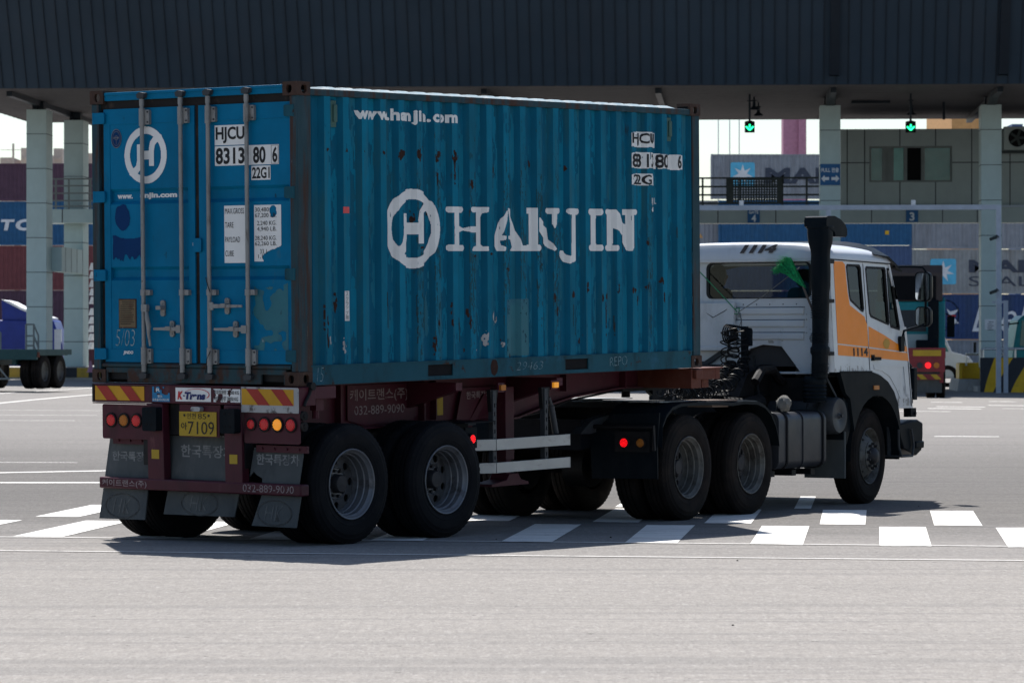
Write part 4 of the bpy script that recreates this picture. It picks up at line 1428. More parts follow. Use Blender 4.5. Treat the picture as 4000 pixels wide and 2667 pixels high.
# side guard
for s in (-1,):
    g = MB()
    for z in (-0.62, -0.832):
        h_ = 0.05 if z > -.7 else 0.047
        g.box((2.76, -1.205, z - h_), (3.868, -1.175, z + h_))
        g.box((2.76, -1.206, z - h_), (3.868, -1.203, z - h_ + 0.012))
        g.bar((2.76, -1.19, z), (2.50, -1.05, z), 0.025, h_ * 2)
        g.box((3.868, -1.207, z - h_ - .002), (3.885, -1.16, z + h_ + .002))
    gd = TB(g, 'side_guard', 'alu', bevel=0.003)
    g = MB()
    for x in (2.775, 3.56):
        g.plate(rect(x - 0.025, -0.885, x + 0.025, -0.13), [rrect(x - .008, -.84 + k * .08, x + .008, -.80 + k * .08, .005) for k in range(8)], lambda u, v, w: (u, w, v), -1.172, -1.162)
        g.box((x - 0.028, -1.165, -0.885), (x - 0.022, -1.12, -0.13))
    g.build('guard_post', 'dull_grey', gd, smooth=False)
TB(MB().prism([(2.72, -.12), (2.84, -.12), (2.80, -.32), (2.74, -.32)], lambda u, v, w: (u, w, v), -1.162, -1.12).prism([(3.50, -.12), (3.63, -.12), (3.6, -.32), (3.52, -.32)], lambda u, v, w: (u, w, v), -1.162, -1.12), 'guard_bracket', 'dark_steel')
o = TB(MB().cyl((2.45, -1.17, -.556), (2.45, -1.14, -.556), .05, n=18).box((2.38, -1.14, -.64), (2.55, -1.12, -.45)), 'side_lamp', 'plastic')
mb = MB()
for i in range(3):
    for k in range(max(1, i * 6)):
        a = 2 * math.pi * k / max(1, i * 6)
        mb.cyl((2.45 + .016 * i * math.cos(a), -1.170, -.556 + .016 * i * math.sin(a)), (2.45 + .016 * i * math.cos(a), -1.174, -.556 + .016 * i * math.sin(a)), .0065, n=6)
mb.build('lens', 'led_red', o)
# trailer wing over the second axle, air tank, landing legs
TB(MB().box((2.3, -1.2, -.41), (2.75, -.7, -.40)).box((2.35, -1.0, -.62), (2.6, -.65, -.42)), 'wing_plate', 'plastic')
for s in (-1, 1):
    l = MB()
    l.box((3.42, s * .80, -0.80), (3.55, s * .67, -0.12))
    l.box((3.445, s * .785, -0.98), (3.525, s * .685, -0.80))
    l.prism([(3.15, -1.04), (3.72, -1.04), (3.72, -1.015), (3.60, -0.985), (3.56, -0.93), (3.42, -0.93), (3.38, -0.985), (3.15, -1.015)], lambda u, v, w: (u, w, v), s * .84, s * .63)
    TB(l, 'landing_leg', 'maroon', bevel=0.004)
TB(MB().cyl((3.48, -.67, -.35), (3.48, .67, -.35), .03, n=10).bar((3.35, -.6, -.2), (2.95, -.55, -.7), .06, .06).bar((3.35, .6, -.2), (2.95, .55, -.7), .06, .06), 'leg_brace', 'maroon')
TB(MB().cyl((2.9, -.1, -.58), (3.3, -.1, -.58), .14, n=18).cyl((2.9, .35, -.58), (3.3, .35, -.58), .14, n=18), 'air_tank', 'frame_black')
mb = MB()
for s in (-1, 1):
    for x in (0.05, 1.34, 2.65):
        mb.box((x - .05, s * .5, -.72), (x + .05, s * .6, -.42))
    for k in range(4):
        mb.tube([(x, s * .55, -.76 - .012 * k + (x - 1.34) ** 2 * .05) for x in (0.1, .4, .7, 1.0, 1.3)], .03, 6)
        mb.tube([(x, s * .55, -.76 - .012 * k) for x in (1.4, 1.7, 2.0, 2.3, 2.6)], .03, 6)
TB(mb, 'leaf_spring', 'dark_steel')
TB(MB().cyl((3.73, -1.1, -.30), (3.80, -1.1, -.56), .03, n=10).cyl((3.69, -1.1, -.22), (3.73, -1.1, -.30), .02, n=8), 'strut', 'dull_grey')

# brake chambers, air lines and dust about the bogie
mb = MB()
for x in (0.682, 1.998):
    for s in (-1, 1):
        c = MB().cyl((x - .28, s * .38, -.80), (x - .12, s * .38, -.80), .085, n=14).cyl((x - .12, s * .38, -.80), (x - .06, s * .38, -.80), .095, n=14).cyl((x - .06, s * .38, -.80), (x + .02, s * .38, -.80), .02, n=8)
        TB(c, 'brake_chamber', 'frame_black')
for k in range(5):
    y = -.45 + .2 * k
    TB(MB().tube([(3.4 - .1 * k, y, -.25), (2.9, y + .05, -.42 - .03 * k), (2.3, y - .04, -.38), (1.7, y, -.5 - .02 * k), (1.2 - .1 * k, y * .9, -.62), (.8, y, -.78)], .011, 6), 'air_line', 'hose')
TB(MB().tube([(6.3, -.3, -.2), (5.6, -.42, -.24), (4.8, -.5, -.30), (4.3, -.5, -.40), (3.6, -.5, -.46)], .012, 6), 'air_line', 'hose')
TB(MB().box((3.0, -.62, -.47), (3.2, -.56, -.43)).box((2.0, -.3, -.5), (2.2, .3, -.44)), 'valve_block', 'dull_grey')


# ================================================================== the tractor unit
trk = empty('tractor_truck', M_T)
tag(trk, 'white and orange tractor truck numbered 1114 with black air intake stack pulling the blue container', 'truck')
for x in (0.0, 1.349):
    for y, left in ((-1.22, False), (-0.90, False), (1.22, True), (0.90, True)):
        put_wheel(W_DRIVE, trk, x, y, WR - 0.004, left)
    MB().cyl((x, -1.0, WR), (x, 1.0, WR), 0.08, n=14).cyl((x, -.12, WR), (x, .12, WR), 0.22, n=18).build('axle', 'dark_steel', trk)
put_wheel(W_FRONT, trk, 4.344, -1.142, WR - 0.004, False, R(4))
put_wheel(W_FRONT, trk, 4.344, 1.142, WR - 0.004, True, R(4))
for s in (-1, 1):
    mb = MB()
    mb.box((-0.75, s * .38, 0.72), (5.2, s * .45, 0.98)).box((-0.75, s * .30, 0.97), (5.2, s * .45, 0.985)).box((-0.75, s * .30, 0.71), (5.2, s * .45, 0.725))
    mb.build('chassis_rail', 'frame_black', trk)
mb = MB()
for x in (-0.6, 0.67, 2.2, 3.2):
    mb.box((x - .06, -.38, .76), (x + .06, .38, .94))
mb.box((-0.82, -.45, .7), (-0.75, .45, 1.0))
mb.build('cross_member', 'frame_black', trk)
MB().prism(rrect(0.05, -0.5, 1.25, 0.5, 0.3, 8), lambda u, v, w: (u, v, w), 1.10, 1.16).box((.3, -.5, .98), (1.0, .5, 1.1)).build('fifth_wheel', 'dark_steel', trk)
MB().prism([(-0.95, 0.86), (-0.72, 0.99), (0.1, 1.10), (0.1, 0.99), (-0.72, 0.86)], lambda u, v, w: (u, w, v), -0.52, -0.40).prism([(-0.95, 0.86), (-0.72, 0.99), (0.1, 1.10), (0.1, 0.99), (-0.72, 0.86)], lambda u, v, w: (u, w, v), 0.52, 0.40).build('coupling_ramp', 'dull_grey', trk)
# rear fenders
for s in (-1, 1):
    mb = MB()
    pr = [(-0.60, 0.72), (-0.58, 0.95), (-0.50, 1.05), (-0.38, 1.12), (-0.20, 1.155), (0.3, 1.16), (0.62, 1.155), (0.9, 1.145), (1.15, 1.16), (1.45, 1.15), (1.62, 1.11), (1.75, 1.04), (1.86, 0.92), (1.92, 0.80), (1.95, 0.68)]
    mb.loft([[(x, s * 1.235, z - .03), (x, s * 1.235, z), (x, s * 1.21, z + .012), (x, s * 0.60, z + .012), (x, s * .60, z)] for x, z in pr])
    mb.build('rear_fender', 'plastic', trk)
MB().box((0.35, -1.22, 1.165), (1.03, -.75, 1.178)).box((0.55, -1.18, 1.105), (0.90, -.9, 1.15)).build('fender_plank', 'wood', trk)
MB().box((-.4, -.75, 1.165), (.4, -1.1, 1.172)).box((0.5, .2, 1.17), (1.4, 1.1, 1.18)).build('deck_plate', 'alu', trk)
# rear flap panel with the lamps
fp = MB().prism([(-1.205, 0.425), (-0.47, 0.42), (-0.45, 0.84), (-0.70, 1.05), (-1.225, 1.07), (-1.20, 0.74)], lambda u, v, w: (w, u, v), -0.635, -0.615).build('rear_flap', 'plastic', trk)
MB().tube([(-0.68, -1.19, .70), (-0.68, -1.19, .93), (-0.68, -.45, .93)], 0.022, 8).build('lamp_bar', 'dark_steel', trk)
lpn = MB().box((-0.66, -0.74, 0.885), (-0.64, -1.13, 0.685)).build('lamp_panel', 'dark_steel', trk)
o = lamp(lpn, -0.855, 0.775, x=-0.66, r=0.042, mat='black', name='tail_light')
mb = MB()
for i in range(4):
    for k in range(max(1, i * 6)):
        a = 2 * math.pi * k / max(1, i * 6)
        mb.cyl((-0.682, -.855 + .0125 * i * math.cos(a), .775 + .0125 * i * math.sin(a)), (-.686, -.855 + .0125 * i * math.cos(a), .775 + .0125 * i * math.sin(a)), .0048, n=6)
mb.build('lens', 'led_red', o)
lamp(lpn, -1.03, 0.775, x=-0.66, r=0.042, mat='amber_dim', name='tail_light')

# ---- cab
XB, ZT, ZB = 3.30, 2.655, 1.44
HWB = 1.20


def sy(z):
    return -(HWB - 0.065 * (z - ZB) / (ZT - ZB) if z > ZB else HWB)


SIDE = lambda off, s=1: (lambda u, v, w=0.0: (u, s * (sy(v) - off + w), v))
win_q = rrect(0, 0, 1, 1, .1)
quarter_rear = [(3.735, 2.57), (3.76, 2.60), (4.06, 2.60), (4.09, 2.57), (4.125, 2.13), (4.10, 2.095), (4.06, 2.10), (3.80, 2.21), (3.775, 2.26)]
door_glass = [(4.215, 2.555), (4.235, 2.585), (4.70, 2.585), (4.725, 2.56), (4.76, 1.975), (4.73, 1.955), (4.29, 2.04), (4.262, 2.08)]
vent_glass = [(4.765, 2.575), (4.855, 2.575), (4.875, 2.54), (5.03, 1.935), (5.02, 1.90), (4.80, 1.93), (4.785, 1.96)]
outline = [(XB + .03, ZB), (XB + .03, ZT - .02), (4.84, 2.63), (5.17, 1.93), (5.24, 1.55), (5.33, 1.03), (4.885, 1.03), (4.84, 1.13), (4.74, 1.25), (4.60, 1.35), (4.43, 1.41), (4.25, ZB)]
cab = MB()
rear_q = [(XB + .03, ZB), (XB + .03, ZT - .02), (4.153, 2.642), (4.206, ZB)]
door_o = [(4.163, 2.642), (4.84, 2.63), (5.17, 1.93), (5.24, 1.55), (5.33, 1.03), (4.885, 1.03), (4.84, 1.13), (4.74, 1.25), (4.60, 1.35), (4.43, 1.41), (4.25, ZB), (4.216, ZB)]
for s in (1, -1):
    cab.plate(rear_q, [quarter_rear], SIDE(0.0, s), 0.0, 0.035)
    cab.plate([(4.12, ZB), (4.12, 2.63), (4.185, 2.63), (4.24, ZB)], [], SIDE(-.02, s), 0.0, 0.015)
# back wall with the two rear windows and pressed ribs
rwin = rrect(-0.325, 2.235, 0.93, 2.62, 0.06)
lwin = rrect(-1.0, 2.235, -0.47, 2.62, 0.06)
bw = [(-1.14, ZB), (-1.14, 2.66), (1.14, 2.66), (1.14, ZB), (0.80, ZB), (0.74, 1.52), (0.58, 1.715), (0.35, 1.735), (0.2, 1.69), (0.0, 1.50), (-0.05, ZB)]
cab.plate(bw, [rwin, lwin], YZ(XB), 0.0, 0.03)
for z in (2.125, 1.99, 1.854):
    for (a, b) in ((-1.10, -0.42), (-0.42, 0.86), (1.0, 1.12)):
        cab.prism([(0, z + .012), (-.016, z + .004), (-.016, z - .055), (0, z - .075)], lambda u, v, w: (XB + u, -w, v), a + .01, b - .01)
cab.box((XB - .012, 1.13, 1.42), (XB + .02, -1.14, 1.445))
for s in (-1, 1):       # rounded rear corners
    ring = []
    for i in range(7):
        a = R(90 * i / 6)
        ring.append([(XB + .06 - .06 * math.cos(a), s * (abs(sy(z)) - .06 + .06 * math.sin(a)), z) for z in (ZB, 1.8, 2.2, ZT)])
    cab.loft(ring)
    for z in (2.06, 1.93, 1.80, 1.66):
        cab.box((XB - .004, s * 1.135, z - .05), (XB + .05, s * 1.03, z + .04))
# roof
prof_x = [(3.243, .01), (3.25, .40), (3.30, .86), (3.38, 1.0), (3.8, 1.04), (4.3, 1.02), (4.6, .9), (4.78, .72), (4.88, .45), (4.93, .12)]
ring = []
for x, k in prof_x:
    r_ = []
    for i in range(25):
        t = i / 24
        a = math.pi * t
        c = math.cos(a)
        y = -1.145 * math.copysign(abs(c) ** 0.75, c)
        z = 2.655 + 0.19 * k * abs(math.sin(a)) ** 0.62
        r_.append((x, y, z))
    ring.append(r_)
cab.loft(ring)
cab.box((3.245, -1.145, 2.628), (4.86, 1.145, 2.66))
cab.plate([(-1.12, 2.62), (1.12, 2.62), (1.12, 2.66), (-1.12, 2.66)], [], YZ(4.86), 0, .02)
cab.prism([(4.83, 2.63), (5.17, 1.93), (5.13, 1.93), (4.79, 2.63)], lambda u, v, w: (u, w, v), 1.08, 1.15)
cab.prism([(4.83, 2.63), (5.17, 1.93), (5.13, 1.93), (4.79, 2.63)], lambda u, v, w: (u, w, v), -1.08, -1.15)
cab.prism([(5.17, 1.93), (5.24, 1.55), (5.33, 1.03), (5.38, 1.03), (5.30, 1.55), (5.22, 1.93)], lambda u, v, w: (u, w, v), -1.17, 1.17)
cb = cab.build('cab', 'cab_white', trk, bevel=0.004)
cab_doors = {}
for s in (1, -1):
    cab_doors[s] = MB().plate(door_o, [door_glass, vent_glass], SIDE(0.0, s), 0.0, 0.035).build('door', 'cab_white', trk, bevel=0.004, label='white and orange cab door' if s > 0 else None)
# dark seams, gutter, grooves
sm = MB()
sm.box((XB - .02, -1.14, 2.648), (XB - .008, 1.14, 2.656))
for z in (2.138, 2.003, 1.867):
    sm.box((XB - .003, -0.86, z - .004), (XB + .0, 0.42, z + .004))
for p, q in (((4.157, 2.61), (4.205, 1.46)), ((5.135, 1.90), (5.215, 1.52)), ((5.215, 1.52), (5.29, 1.05))):
    sm.bar((p[0], sy(p[1]) - .001, p[1]), (q[0], sy(q[1]) - .001, q[1]), 0.012, 0.004, up=(0, 1, 0))
sm.bar((3.33, sy(2.645) - .004, 2.648), (4.85, sy(2.63) - .004, 2.628), 0.012, 0.02, up=(0, 1, 0))
sm.build('panel_gap', 'cab_seam', cb)
# rivets, drip lines and grime on the cab back
rv = MB()
for i in range(14):
    y = -1.08 + i * .16
    for z in (1.80, 2.17):
        rv.cyl((XB - .001, y, z), (XB - .005, y, z), .007, n=8)
rv.build('rivet', 'dull_grey', cb)
M['grime'] = mk('cab_grime', (0.30, 0.295, 0.28), 0.9, layers=[((0.22, 0.21, 0.2), 0.5, 0.7, 8, (1, 1, .3))], spec=0.02)
gm = MB()
raster(gm, lambda U, V: (vnoise(U * 3, V * .35, 14, 3) * .6 + vnoise(U, V, 50, 4) * .4 > .60 + .35 * np.clip((V - 1.5) / .9, 0, 1)), -1.1, 1.75, 1.1, 2.10, .007, YZ(XB - .0025))
gm.build('grime', 'grime', cb, smooth=False)
gm = MB()
raster(gm, lambda U, V: (vnoise(U * 3, V * .4, 14, 7) * .6 + vnoise(U, V, 50, 8) * .4 > .56 + .5 * np.clip((V - 1.1) / .5, 0, 1)), 4.9, 1.06, 5.30, 1.50, .007, SIDE(.002))
raster(gm, lambda U, V: (U < 4.15) & (vnoise(U * 3, V * .4, 14, 17) * .6 + vnoise(U, V, 50, 18) * .4 > .56 + .5 * np.clip((V - 1.44) / .15, 0, 1)), 3.34, 1.45, 4.2, 1.60, .007, SIDE(.002))
gm.build('grime', 'grime', cb, smooth=False)
# orange band
ob = MB()
SO = SIDE(0.0025)
ob.plate([(3.425, 2.645), (3.62, 2.64), (3.70, 2.60), (3.735, 2.30), (3.775, 2.16), (4.13, 2.04), (4.16, 1.99), (4.19, 1.955), (4.19, 1.712), (3.43, 1.748)], [], SIDE(.0035), 0, 0.003)
ob.build('orange_band', 'cab_orange', cb, smooth=False)
ob = MB()
ob.plate([(4.225, 1.935), (4.60, 1.845), (4.95, 1.745), (5.19, 1.715), (5.205, 1.655), (4.215, 1.71)], [], SIDE(.0035), 0, 0.003)
ob.plate([(4.215, 1.695), (5.205, 1.642), (5.225, 1.555), (4.215, 1.592)], [], SIDE(.0035), 0, 0.003)
ob.build('orange_band', 'cab_orange', cab_doors[1], smooth=False)
ob = MB()
ob.plate([(3.43, 1.735), (4.195, 1.698), (4.195, 1.595), (3.43, 1.622)], [], SIDE(.0035), 0, 0.003)
ob.build('orange_band', 'cab_orange', cb, smooth=False)
mb = MB()
word(mb, '1114', 3.80, 1.612, 4.17, 1.70, SIDE(.006), bold=0.04)
word(mb, '1114', 0.105, 2.722, 0.545, 2.815, lambda u, v, w=0: (3.237 + (v - 2.722) * .50, -u, v), bold=0.07, shear=0.25)
mb.build('lettering', 'black_ink', cb, smooth=False)
mb = MB()
raster(mb, lambda U, V: (((U - 4.66) / .09) ** 2 + ((V - 1.745) / .065) ** 2 < .6 + .5 * vnoise(U, V, 25, 1)), 4.5, 1.67, 4.8, 1.83, .006, SIDE(.006))
mb.build('sticker', 'yellow_refl', cb, smooth=False)
# glass, rubber frames


def pane(pts, fn, host, mat='glass', rim=0.022):
    c = Vector((sum(p[0] for p in pts) / len(pts), sum(p[1] for p in pts) / len(pts)))
    inner = [tuple(c + (Vector(p) - c) * (1 - rim / max((Vector(p) - c).length, .05))) for p in pts]
    f = MB()
    f.plate([tuple(c + (Vector(p) - c) * (1 + .006 / max((Vector(p) - c).length, .05))) for p in pts], [inner], fn, -0.006, 0.03)
    fo = f.build('window_frame', 'cab_seam', host)
    g = MB()
    poly2d(g, pts, lambda u, v: fn(u, v, 0.014))
    g.build('window', mat, host, smooth=False)
    return fo


pane(rwin, YZ(XB), cb, 'glass')
pane(lwin, YZ(XB), cb, 'glass')
for s in (1, -1):
    for q in (quarter_rear, door_glass, vent_glass):
        pane(q, SIDE(0.0, s), cb if q is quarter_rear else cab_doors[s], 'glass_dark', 0.02)
ws = MB()
ws.add([(4.845, -1.08, 2.62), (4.845, 1.08, 2.62), (5.165, 1.08, 1.93), (5.165, -1.08, 1.93)], [(0, 1, 2, 3)])
ws.build('windscreen', 'glass', cb, smooth=False)
# interior
it = MB()
it.box((3.34, -1.13, 1.50), (5.12, 1.13, 1.56)).box((4.75, -1.1, 1.56), (5.12, 1.1, 2.0)).box((3.34, -1.1, 1.56), (3.75, 1.1, 1.95))
it.box((3.34, .50, 2.0), (3.40, .36, 2.62))
it.build('interior', 'interior', cb)
for y in (0.62, -0.62):
    se = MB()
    se.prism(rrect(y - .25, 1.70, y + .25, 2.36, .08), lambda u, v, w: (w, u, v), 3.86, 4.0)
    se.prism(rrect(y - .15, 2.36, y + .15, 2.56, .06), lambda u, v, w: (w, u, v), 3.88, 3.98)
    se.box((3.9, y - .25, 1.62), (4.45, y + .25, 1.82))
    se.build('seat', 'interior', cb, bevel=0.02)
# handle, door relief, hinges
MB().box((4.26, sy(1.58) - .03, 1.565), (4.46, sy(1.58) - .01, 1.600)).box((4.25, sy(1.6) - .012, 1.56), (4.33, sy(1.6), 1.625)).build('handle', 'plastic', cab_doors[1], bevel=0.004)
mb = MB()
ring_o = [(4.30, 1.515), (5.10, 1.505), (5.17, 1.14), (4.98, 1.14), (4.88, 1.25), (4.70, 1.39), (4.50, 1.45), (4.31, 1.47)]
mb.plate(ring_o, [[(4.325, 1.50), (5.08, 1.49), (5.145, 1.16), (4.99, 1.16), (4.89, 1.27), (4.71, 1.405), (4.51, 1.467), (4.325, 1.485)]], SIDE(0.008), 0, 0.009)
mb.build('door_pressing', 'cab_white', cab_doors[1])
# grille side, front bumper, step
MB().prism([(5.33, 1.03), (5.26, 1.50), (5.31, 1.55), (5.40, 1.50), (5.42, 1.08)], lambda u, v, w: (u, w, v), -1.165, 1.165).box((5.33, -1.215, 1.12), (5.42, -1.16, 1.48)).build('grille', 'plastic', trk, bevel=0.01)
MB().prism([(4.92, 0.86), (5.42, 0.90), (5.56, 0.86), (5.56, 0.70), (5.53, 0.56), (5.38, 0.50), (5.05, 0.58), (4.95, 0.72)], lambda u, v, w: (u, w, v), -1.22, 1.22).box((5.34, -1.235, .58), (5.565, 1.235, .66)).build('front_bumper', 'plastic', trk, bevel=0.015)
MB().tube([(4.86, -1.24, 0.80), (4.87, -1.24, 0.60), (4.92, -1.25, 0.50), (5.20, -1.25, 0.50), (5.26, -1.24, 0.62), (5.20, -1.24, 0.80)], 0.014, 8).box((4.90, -1.25, 0.49), (5.21, -1.02, 0.51)).box((4.9, -1.1, .5), (5.2, -1.08, .95)).build('cab_step', 'dull_grey', trk)
MB().box((5.30, -1.19, 0.93), (5.44, -1.10, 1.03)).cyl((5.40, -1.19, .97), (5.40, -1.205, .97), .02, n=10).build('corner_lamp', 'plastic', trk)
# front wheel arch
fw = (4.344, WR)
for s in (-1, 1):
    arc_i = [(fw[0] + .64 * math.cos(R(a)), fw[1] + .64 * math.sin(R(a)) * 1.03) for a in range(12, 166, 11)]
    arc_o = [(4.95, 0.79), (4.93, 0.95), (4.88, 1.09), (4.78, 1.22), (4.62, 1.33), (4.44, 1.395), (4.25, 1.43), (3.42, 1.425), (3.55, 1.21), (3.66, 1.16)]
    mb = MB()
    mb.plate(arc_o + list(reversed(arc_i))[0:], [], lambda u, v, w, s=s: (u, s * (1.225 - w), v), 0, 0.05)
    ai = [(fw[0] + .63 * math.cos(R(a)), fw[1] + .63 * math.sin(R(a)) * 1.03) for a in range(-5, 186, 9)]
    mb.loft([[(x, s * 1.20, z), (x, s * .62, z)] for x, z in ai])
    mb.loft([[(x, s * .62, z), (fw[0] + .1 * (x - fw[0]), s * .60, z)] for x, z in ai])
    mb.build('front_fender', 'plastic', trk)
    MB().prism([(3.56, 1.17), (3.83, 1.02), (3.64, 0.66), (3.56, .72)], lambda u, v, w, s=s: (u, s * w, v), 1.19, 0.7).build('fender_tail', 'plastic', trk)
    MB().box((3.57, s * 1.20, 0.30), (3.60, s * .72, 0.80)).build('mud_flap', 'mudflap', trk)
MB().box((4.245, -1.235, 1.245), (4.375, -1.222, 1.29)).build('side_marker', 'amber_dim', trk)
MB().box((3.45, -1.21, 1.405), (4.25, -.8, 1.45)).build('cab_skirt', 'plastic', trk)
# fuel tank
tk = MB()
tk.prism(rrect(-1.205, 0.44, -0.62, 1.03, 0.09, 5), lambda u, v, w: (w, u, v), 1.99, 3.11)
tko = tk.build('fuel_tank', 'tank', trk, bevel=0.035)
for x, m_ in ((2.17, 'black'), (2.56, 'bare'), (3.02, 'black')):
    b = MB()
    o1, i1 = rrect(-1.216, 0.428, -0.61, 1.041, .10, 5), rrect(-1.206, 0.438, -0.62, 1.031, .092, 5)
    b.plate(o1, [i1], lambda u, v, w, x=x: (x + w, u, v), -0.018, 0.018)
    b.build('strap', M['tank'] if m_ == 'bare' else m_, tko)
MB().box((2.0, -1.1, .36), (2.1, -.45, .42)).box((2.5, -1.1, .36), (2.6, -.45, .42)).box((2.95, -1.1, .36), (3.05, -.45, .42)).build('tank_bracket', 'frame_black', trk)
MB().cyl((2.28, -1.08, 1.02), (2.26, -1.12, 1.12), .06, n=14).build('filler_cap', 'plastic', tko)
rag = MB()
ring = []
for i in range(9):
    a = math.pi * i / 8
    ring.append([(2.27 + (.07 * math.sin(a) + .008) * math.cos(2 * math.pi * k / 16) * (1 + .18 * math.sin(k * 2.3 + i)), -1.12 + (.07 * math.sin(a) + .008) * math.sin(2 * math.pi * k / 16) * (1 + .2 * math.cos(k * 1.7 + i * 2)), 1.115 - .085 * math.cos(a) * (1 + .1 * math.sin(k))) for k in range(16)])
rag.loft(ring, closed=True, caps=True)
rg = rag.build('rag', 'cloth')
rg.matrix_world = M_T
tag(rg, 'grubby rag tied round the filler cap of the fuel tank on the white truck', 'rag')
# air cleaner
mb = MB()
mb.lathe([(-.42, .0), (-.42, .15), (-.44, .185), (-1.05, .185), (-1.06, .20), (-1.10, .20), (-1.11, .196), (-1.20, .196), (-1.225, .18), (-1.225, .07), (-1.218, .06), (-1.218, .03), (-1.235, .02), (-1.235, 0.0)], 36, lambda a, x, z: (3.40 + x, a, 0.975 + z))
mb.cyl((3.40, -1.22, .975), (3.40, -1.26, .975), .018, n=8)
for y in (-.70, -.88):
    mb.lathe([(y, .186), (y, .196), (y - .03, .196), (y - .03, .186)], 36, lambda a, x, z: (3.40 + x, a, 0.975 + z))
mb.build('air_cleaner', 'dull_grey', trk)
# intake stack
SX, SY = 3.12, -1.125


def sect(z, hx, hy, dx=0.0, dy=0.0, r=0.05):
    return [(SX + dx + u, SY + dy + v, z) for u, v in rrect(-hx, -hy, hx, hy, max(r, .06), 4)]


st = MB()
rings = [(1.38, .078, .082), (1.62, .078, .082), (1.65, .09, .095), (1.70, .09, .095), (1.72, .078, .082), (1.9, .078, .082), (2.0, .078, .084), (2.3, .082, .088), (2.36, .088, .096), (2.5, .09, .098), (2.62, .088, .096), (2.68, .086, .094), (2.74, .088, .098), (2.82, .100, .118), (2.90, .106, .124), (2.965, .106, .124), (2.97, .114, .132), (2.995, .114, .132), (3.0, .106, .124)]
rr_ = []
for z, hx, hy in rings:
    rr_.append(sect(z, hx, hy, dy=.01 * math.sin(z * 2), r=.04))
st.loft(rr_, closed=True, caps=True)
for z in [1.42 + i * .025 for i in range(5)] + [1.76 + i * .022 for i in range(5)] + [2.02 + i * .024 for i in range(11)]:
    st.loft([sect(z, .086, .091, r=.04), sect(z + .009, .086, .091, r=.04)], closed=True, caps=True)
# head with the forward scoop
hd = [(-.11, 2.99), (-.115, 3.05), (-.10, 3.085), (-.06, 3.10), (.10, 3.105), (.24, 3.075), (.36, 3.02), (.40, 2.97), (.405, 2.91), (.37, 2.885), (.12, 2.885), (.09, 2.93)]
st.prism([(SX + u, v) for u, v in hd], lambda u, v, w: (u, w, v), SY - .132, SY + .132)
st.build('intake_stack', 'plastic', trk, bevel=0.022)
mb = MB()
mb.lathe([(1.12, .12), (1.14, .13)] + [(1.15 + i * .02, .118 + .014 * (i % 2)) for i in range(9)] + [(1.34, .13), (1.38, .12), (1.40, .10)], 24, lambda a, x, z: (3.15 + x, -1.05 + z, a))
mb.build('bellows', 'plastic', trk)
MB().tube([(3.30, -1.06, 1.48), (3.42, -1.16, 1.20), (3.45, -1.18, 1.12)], .012, 8).build('tilt_strut', 'dull_grey', trk)
mb = MB()
for z in (2.62, 2.2, 1.64):
    mb.box((3.2, -1.2, z - .02), (3.32, -1.05, z + .02))
mb.build('stack_bracket', 'dark_steel', trk)
# engine and frame clutter behind the cab
mb = MB()
mb.prism([(2.55, 1.18), (2.75, 1.42), (3.05, 1.52), (3.9, 1.52), (3.9, 1.18)], lambda u, v, w: (u, w, v), -.45, .45)
mb.box((2.3, -.35, .95), (2.7, .35, 1.2)).box((3.3, -1.0, .9), (4.3, 1.0, 1.38))
mb.tube([(2.60, -.62, 1.34), (2.75, -.62, 1.46), (3.0, -.62, 1.47), (3.2, -.6, 1.36), (3.5, -.6, 1.30)], .05, 8)
mb.tube([(2.35, -.35, 1.1), (2.6, -.5, 1.08), (2.85, -.55, 1.12)], .09, 10)
mb.tube([(2.1, .1, 1.0), (2.2, .1, 1.25), (2.7, .12, 1.3)], .04, 8)
mb.build('engine', 'dark_steel', trk)
MB().box((2.93, -.34, 1.2), (2.99, -.28, 1.93)).box((2.93, -.40, 1.72), (2.97, -.32, 1.90)).tube([(2.94, -.13, 1.945), (2.94, -.40, 1.90)], .012, 8).box((2.9, -.5, 1.18), (3.02, .5, 1.24)).build('hose_stand', 'plastic', trk)
MB().box((3.24, .95, 1.70), (3.285, -.035, 2.19)).box((3.22, .95, 1.67), (3.29, .02, 1.715)).build('rear_locker', 'cab_white', trk, bevel=0.006)
MB().bar((3.28, .05, 1.70), (3.28, .33, 1.53), .04, .05).bar((3.28, .33, 1.53), (3.28, 1.0, 1.53), .04, .05).tube([(3.27, .5, 1.47), (3.27, -.02, 1.47)], .03, 8).build('cab_mount', 'dull_grey', trk)
MB().tube([(2.96, -.42, 1.62), (2.95, -.44, 1.5), (2.93, -.47, 1.35), (2.9, -.52, 1.1)], .016, 8).tube([(3.25, .42, 2.15), (3.24, .22, 2.03), (3.24, .08, 2.10), (3.25, .0, 2.15)], .005, 5).build('cable', 'hose', trk)


def coil(path, rad, turns, r):
    pts = [Vector(p) for p in path]
    # resample the centre line
    seg = [0.0]
    for a, b in zip(pts[:-1], pts[1:]):
        seg.append(seg[-1] + (b - a).length)
    out = []
    n = turns * 14
    for i in range(n + 1):
        d = seg[-1] * i / n
        k = 0
        while k < len(pts) - 2 and seg[k + 1] < d:
            k += 1
        t = (d - seg[k]) / max(seg[k + 1] - seg[k], 1e-6)
        p = pts[k].lerp(pts[k + 1], t)
        dr = (pts[min(k + 1, len(pts) - 1)] - pts[k]).normalized()
        s = dr.orthogonal().normalized()
        q = dr.cross(s)
        a = 2 * math.pi * turns * i / n
        wob = 1 + .25 * math.sin(i * .37)
        out.append(p + (s * math.cos(a) + q * math.sin(a)) * rad * wob)
    return out


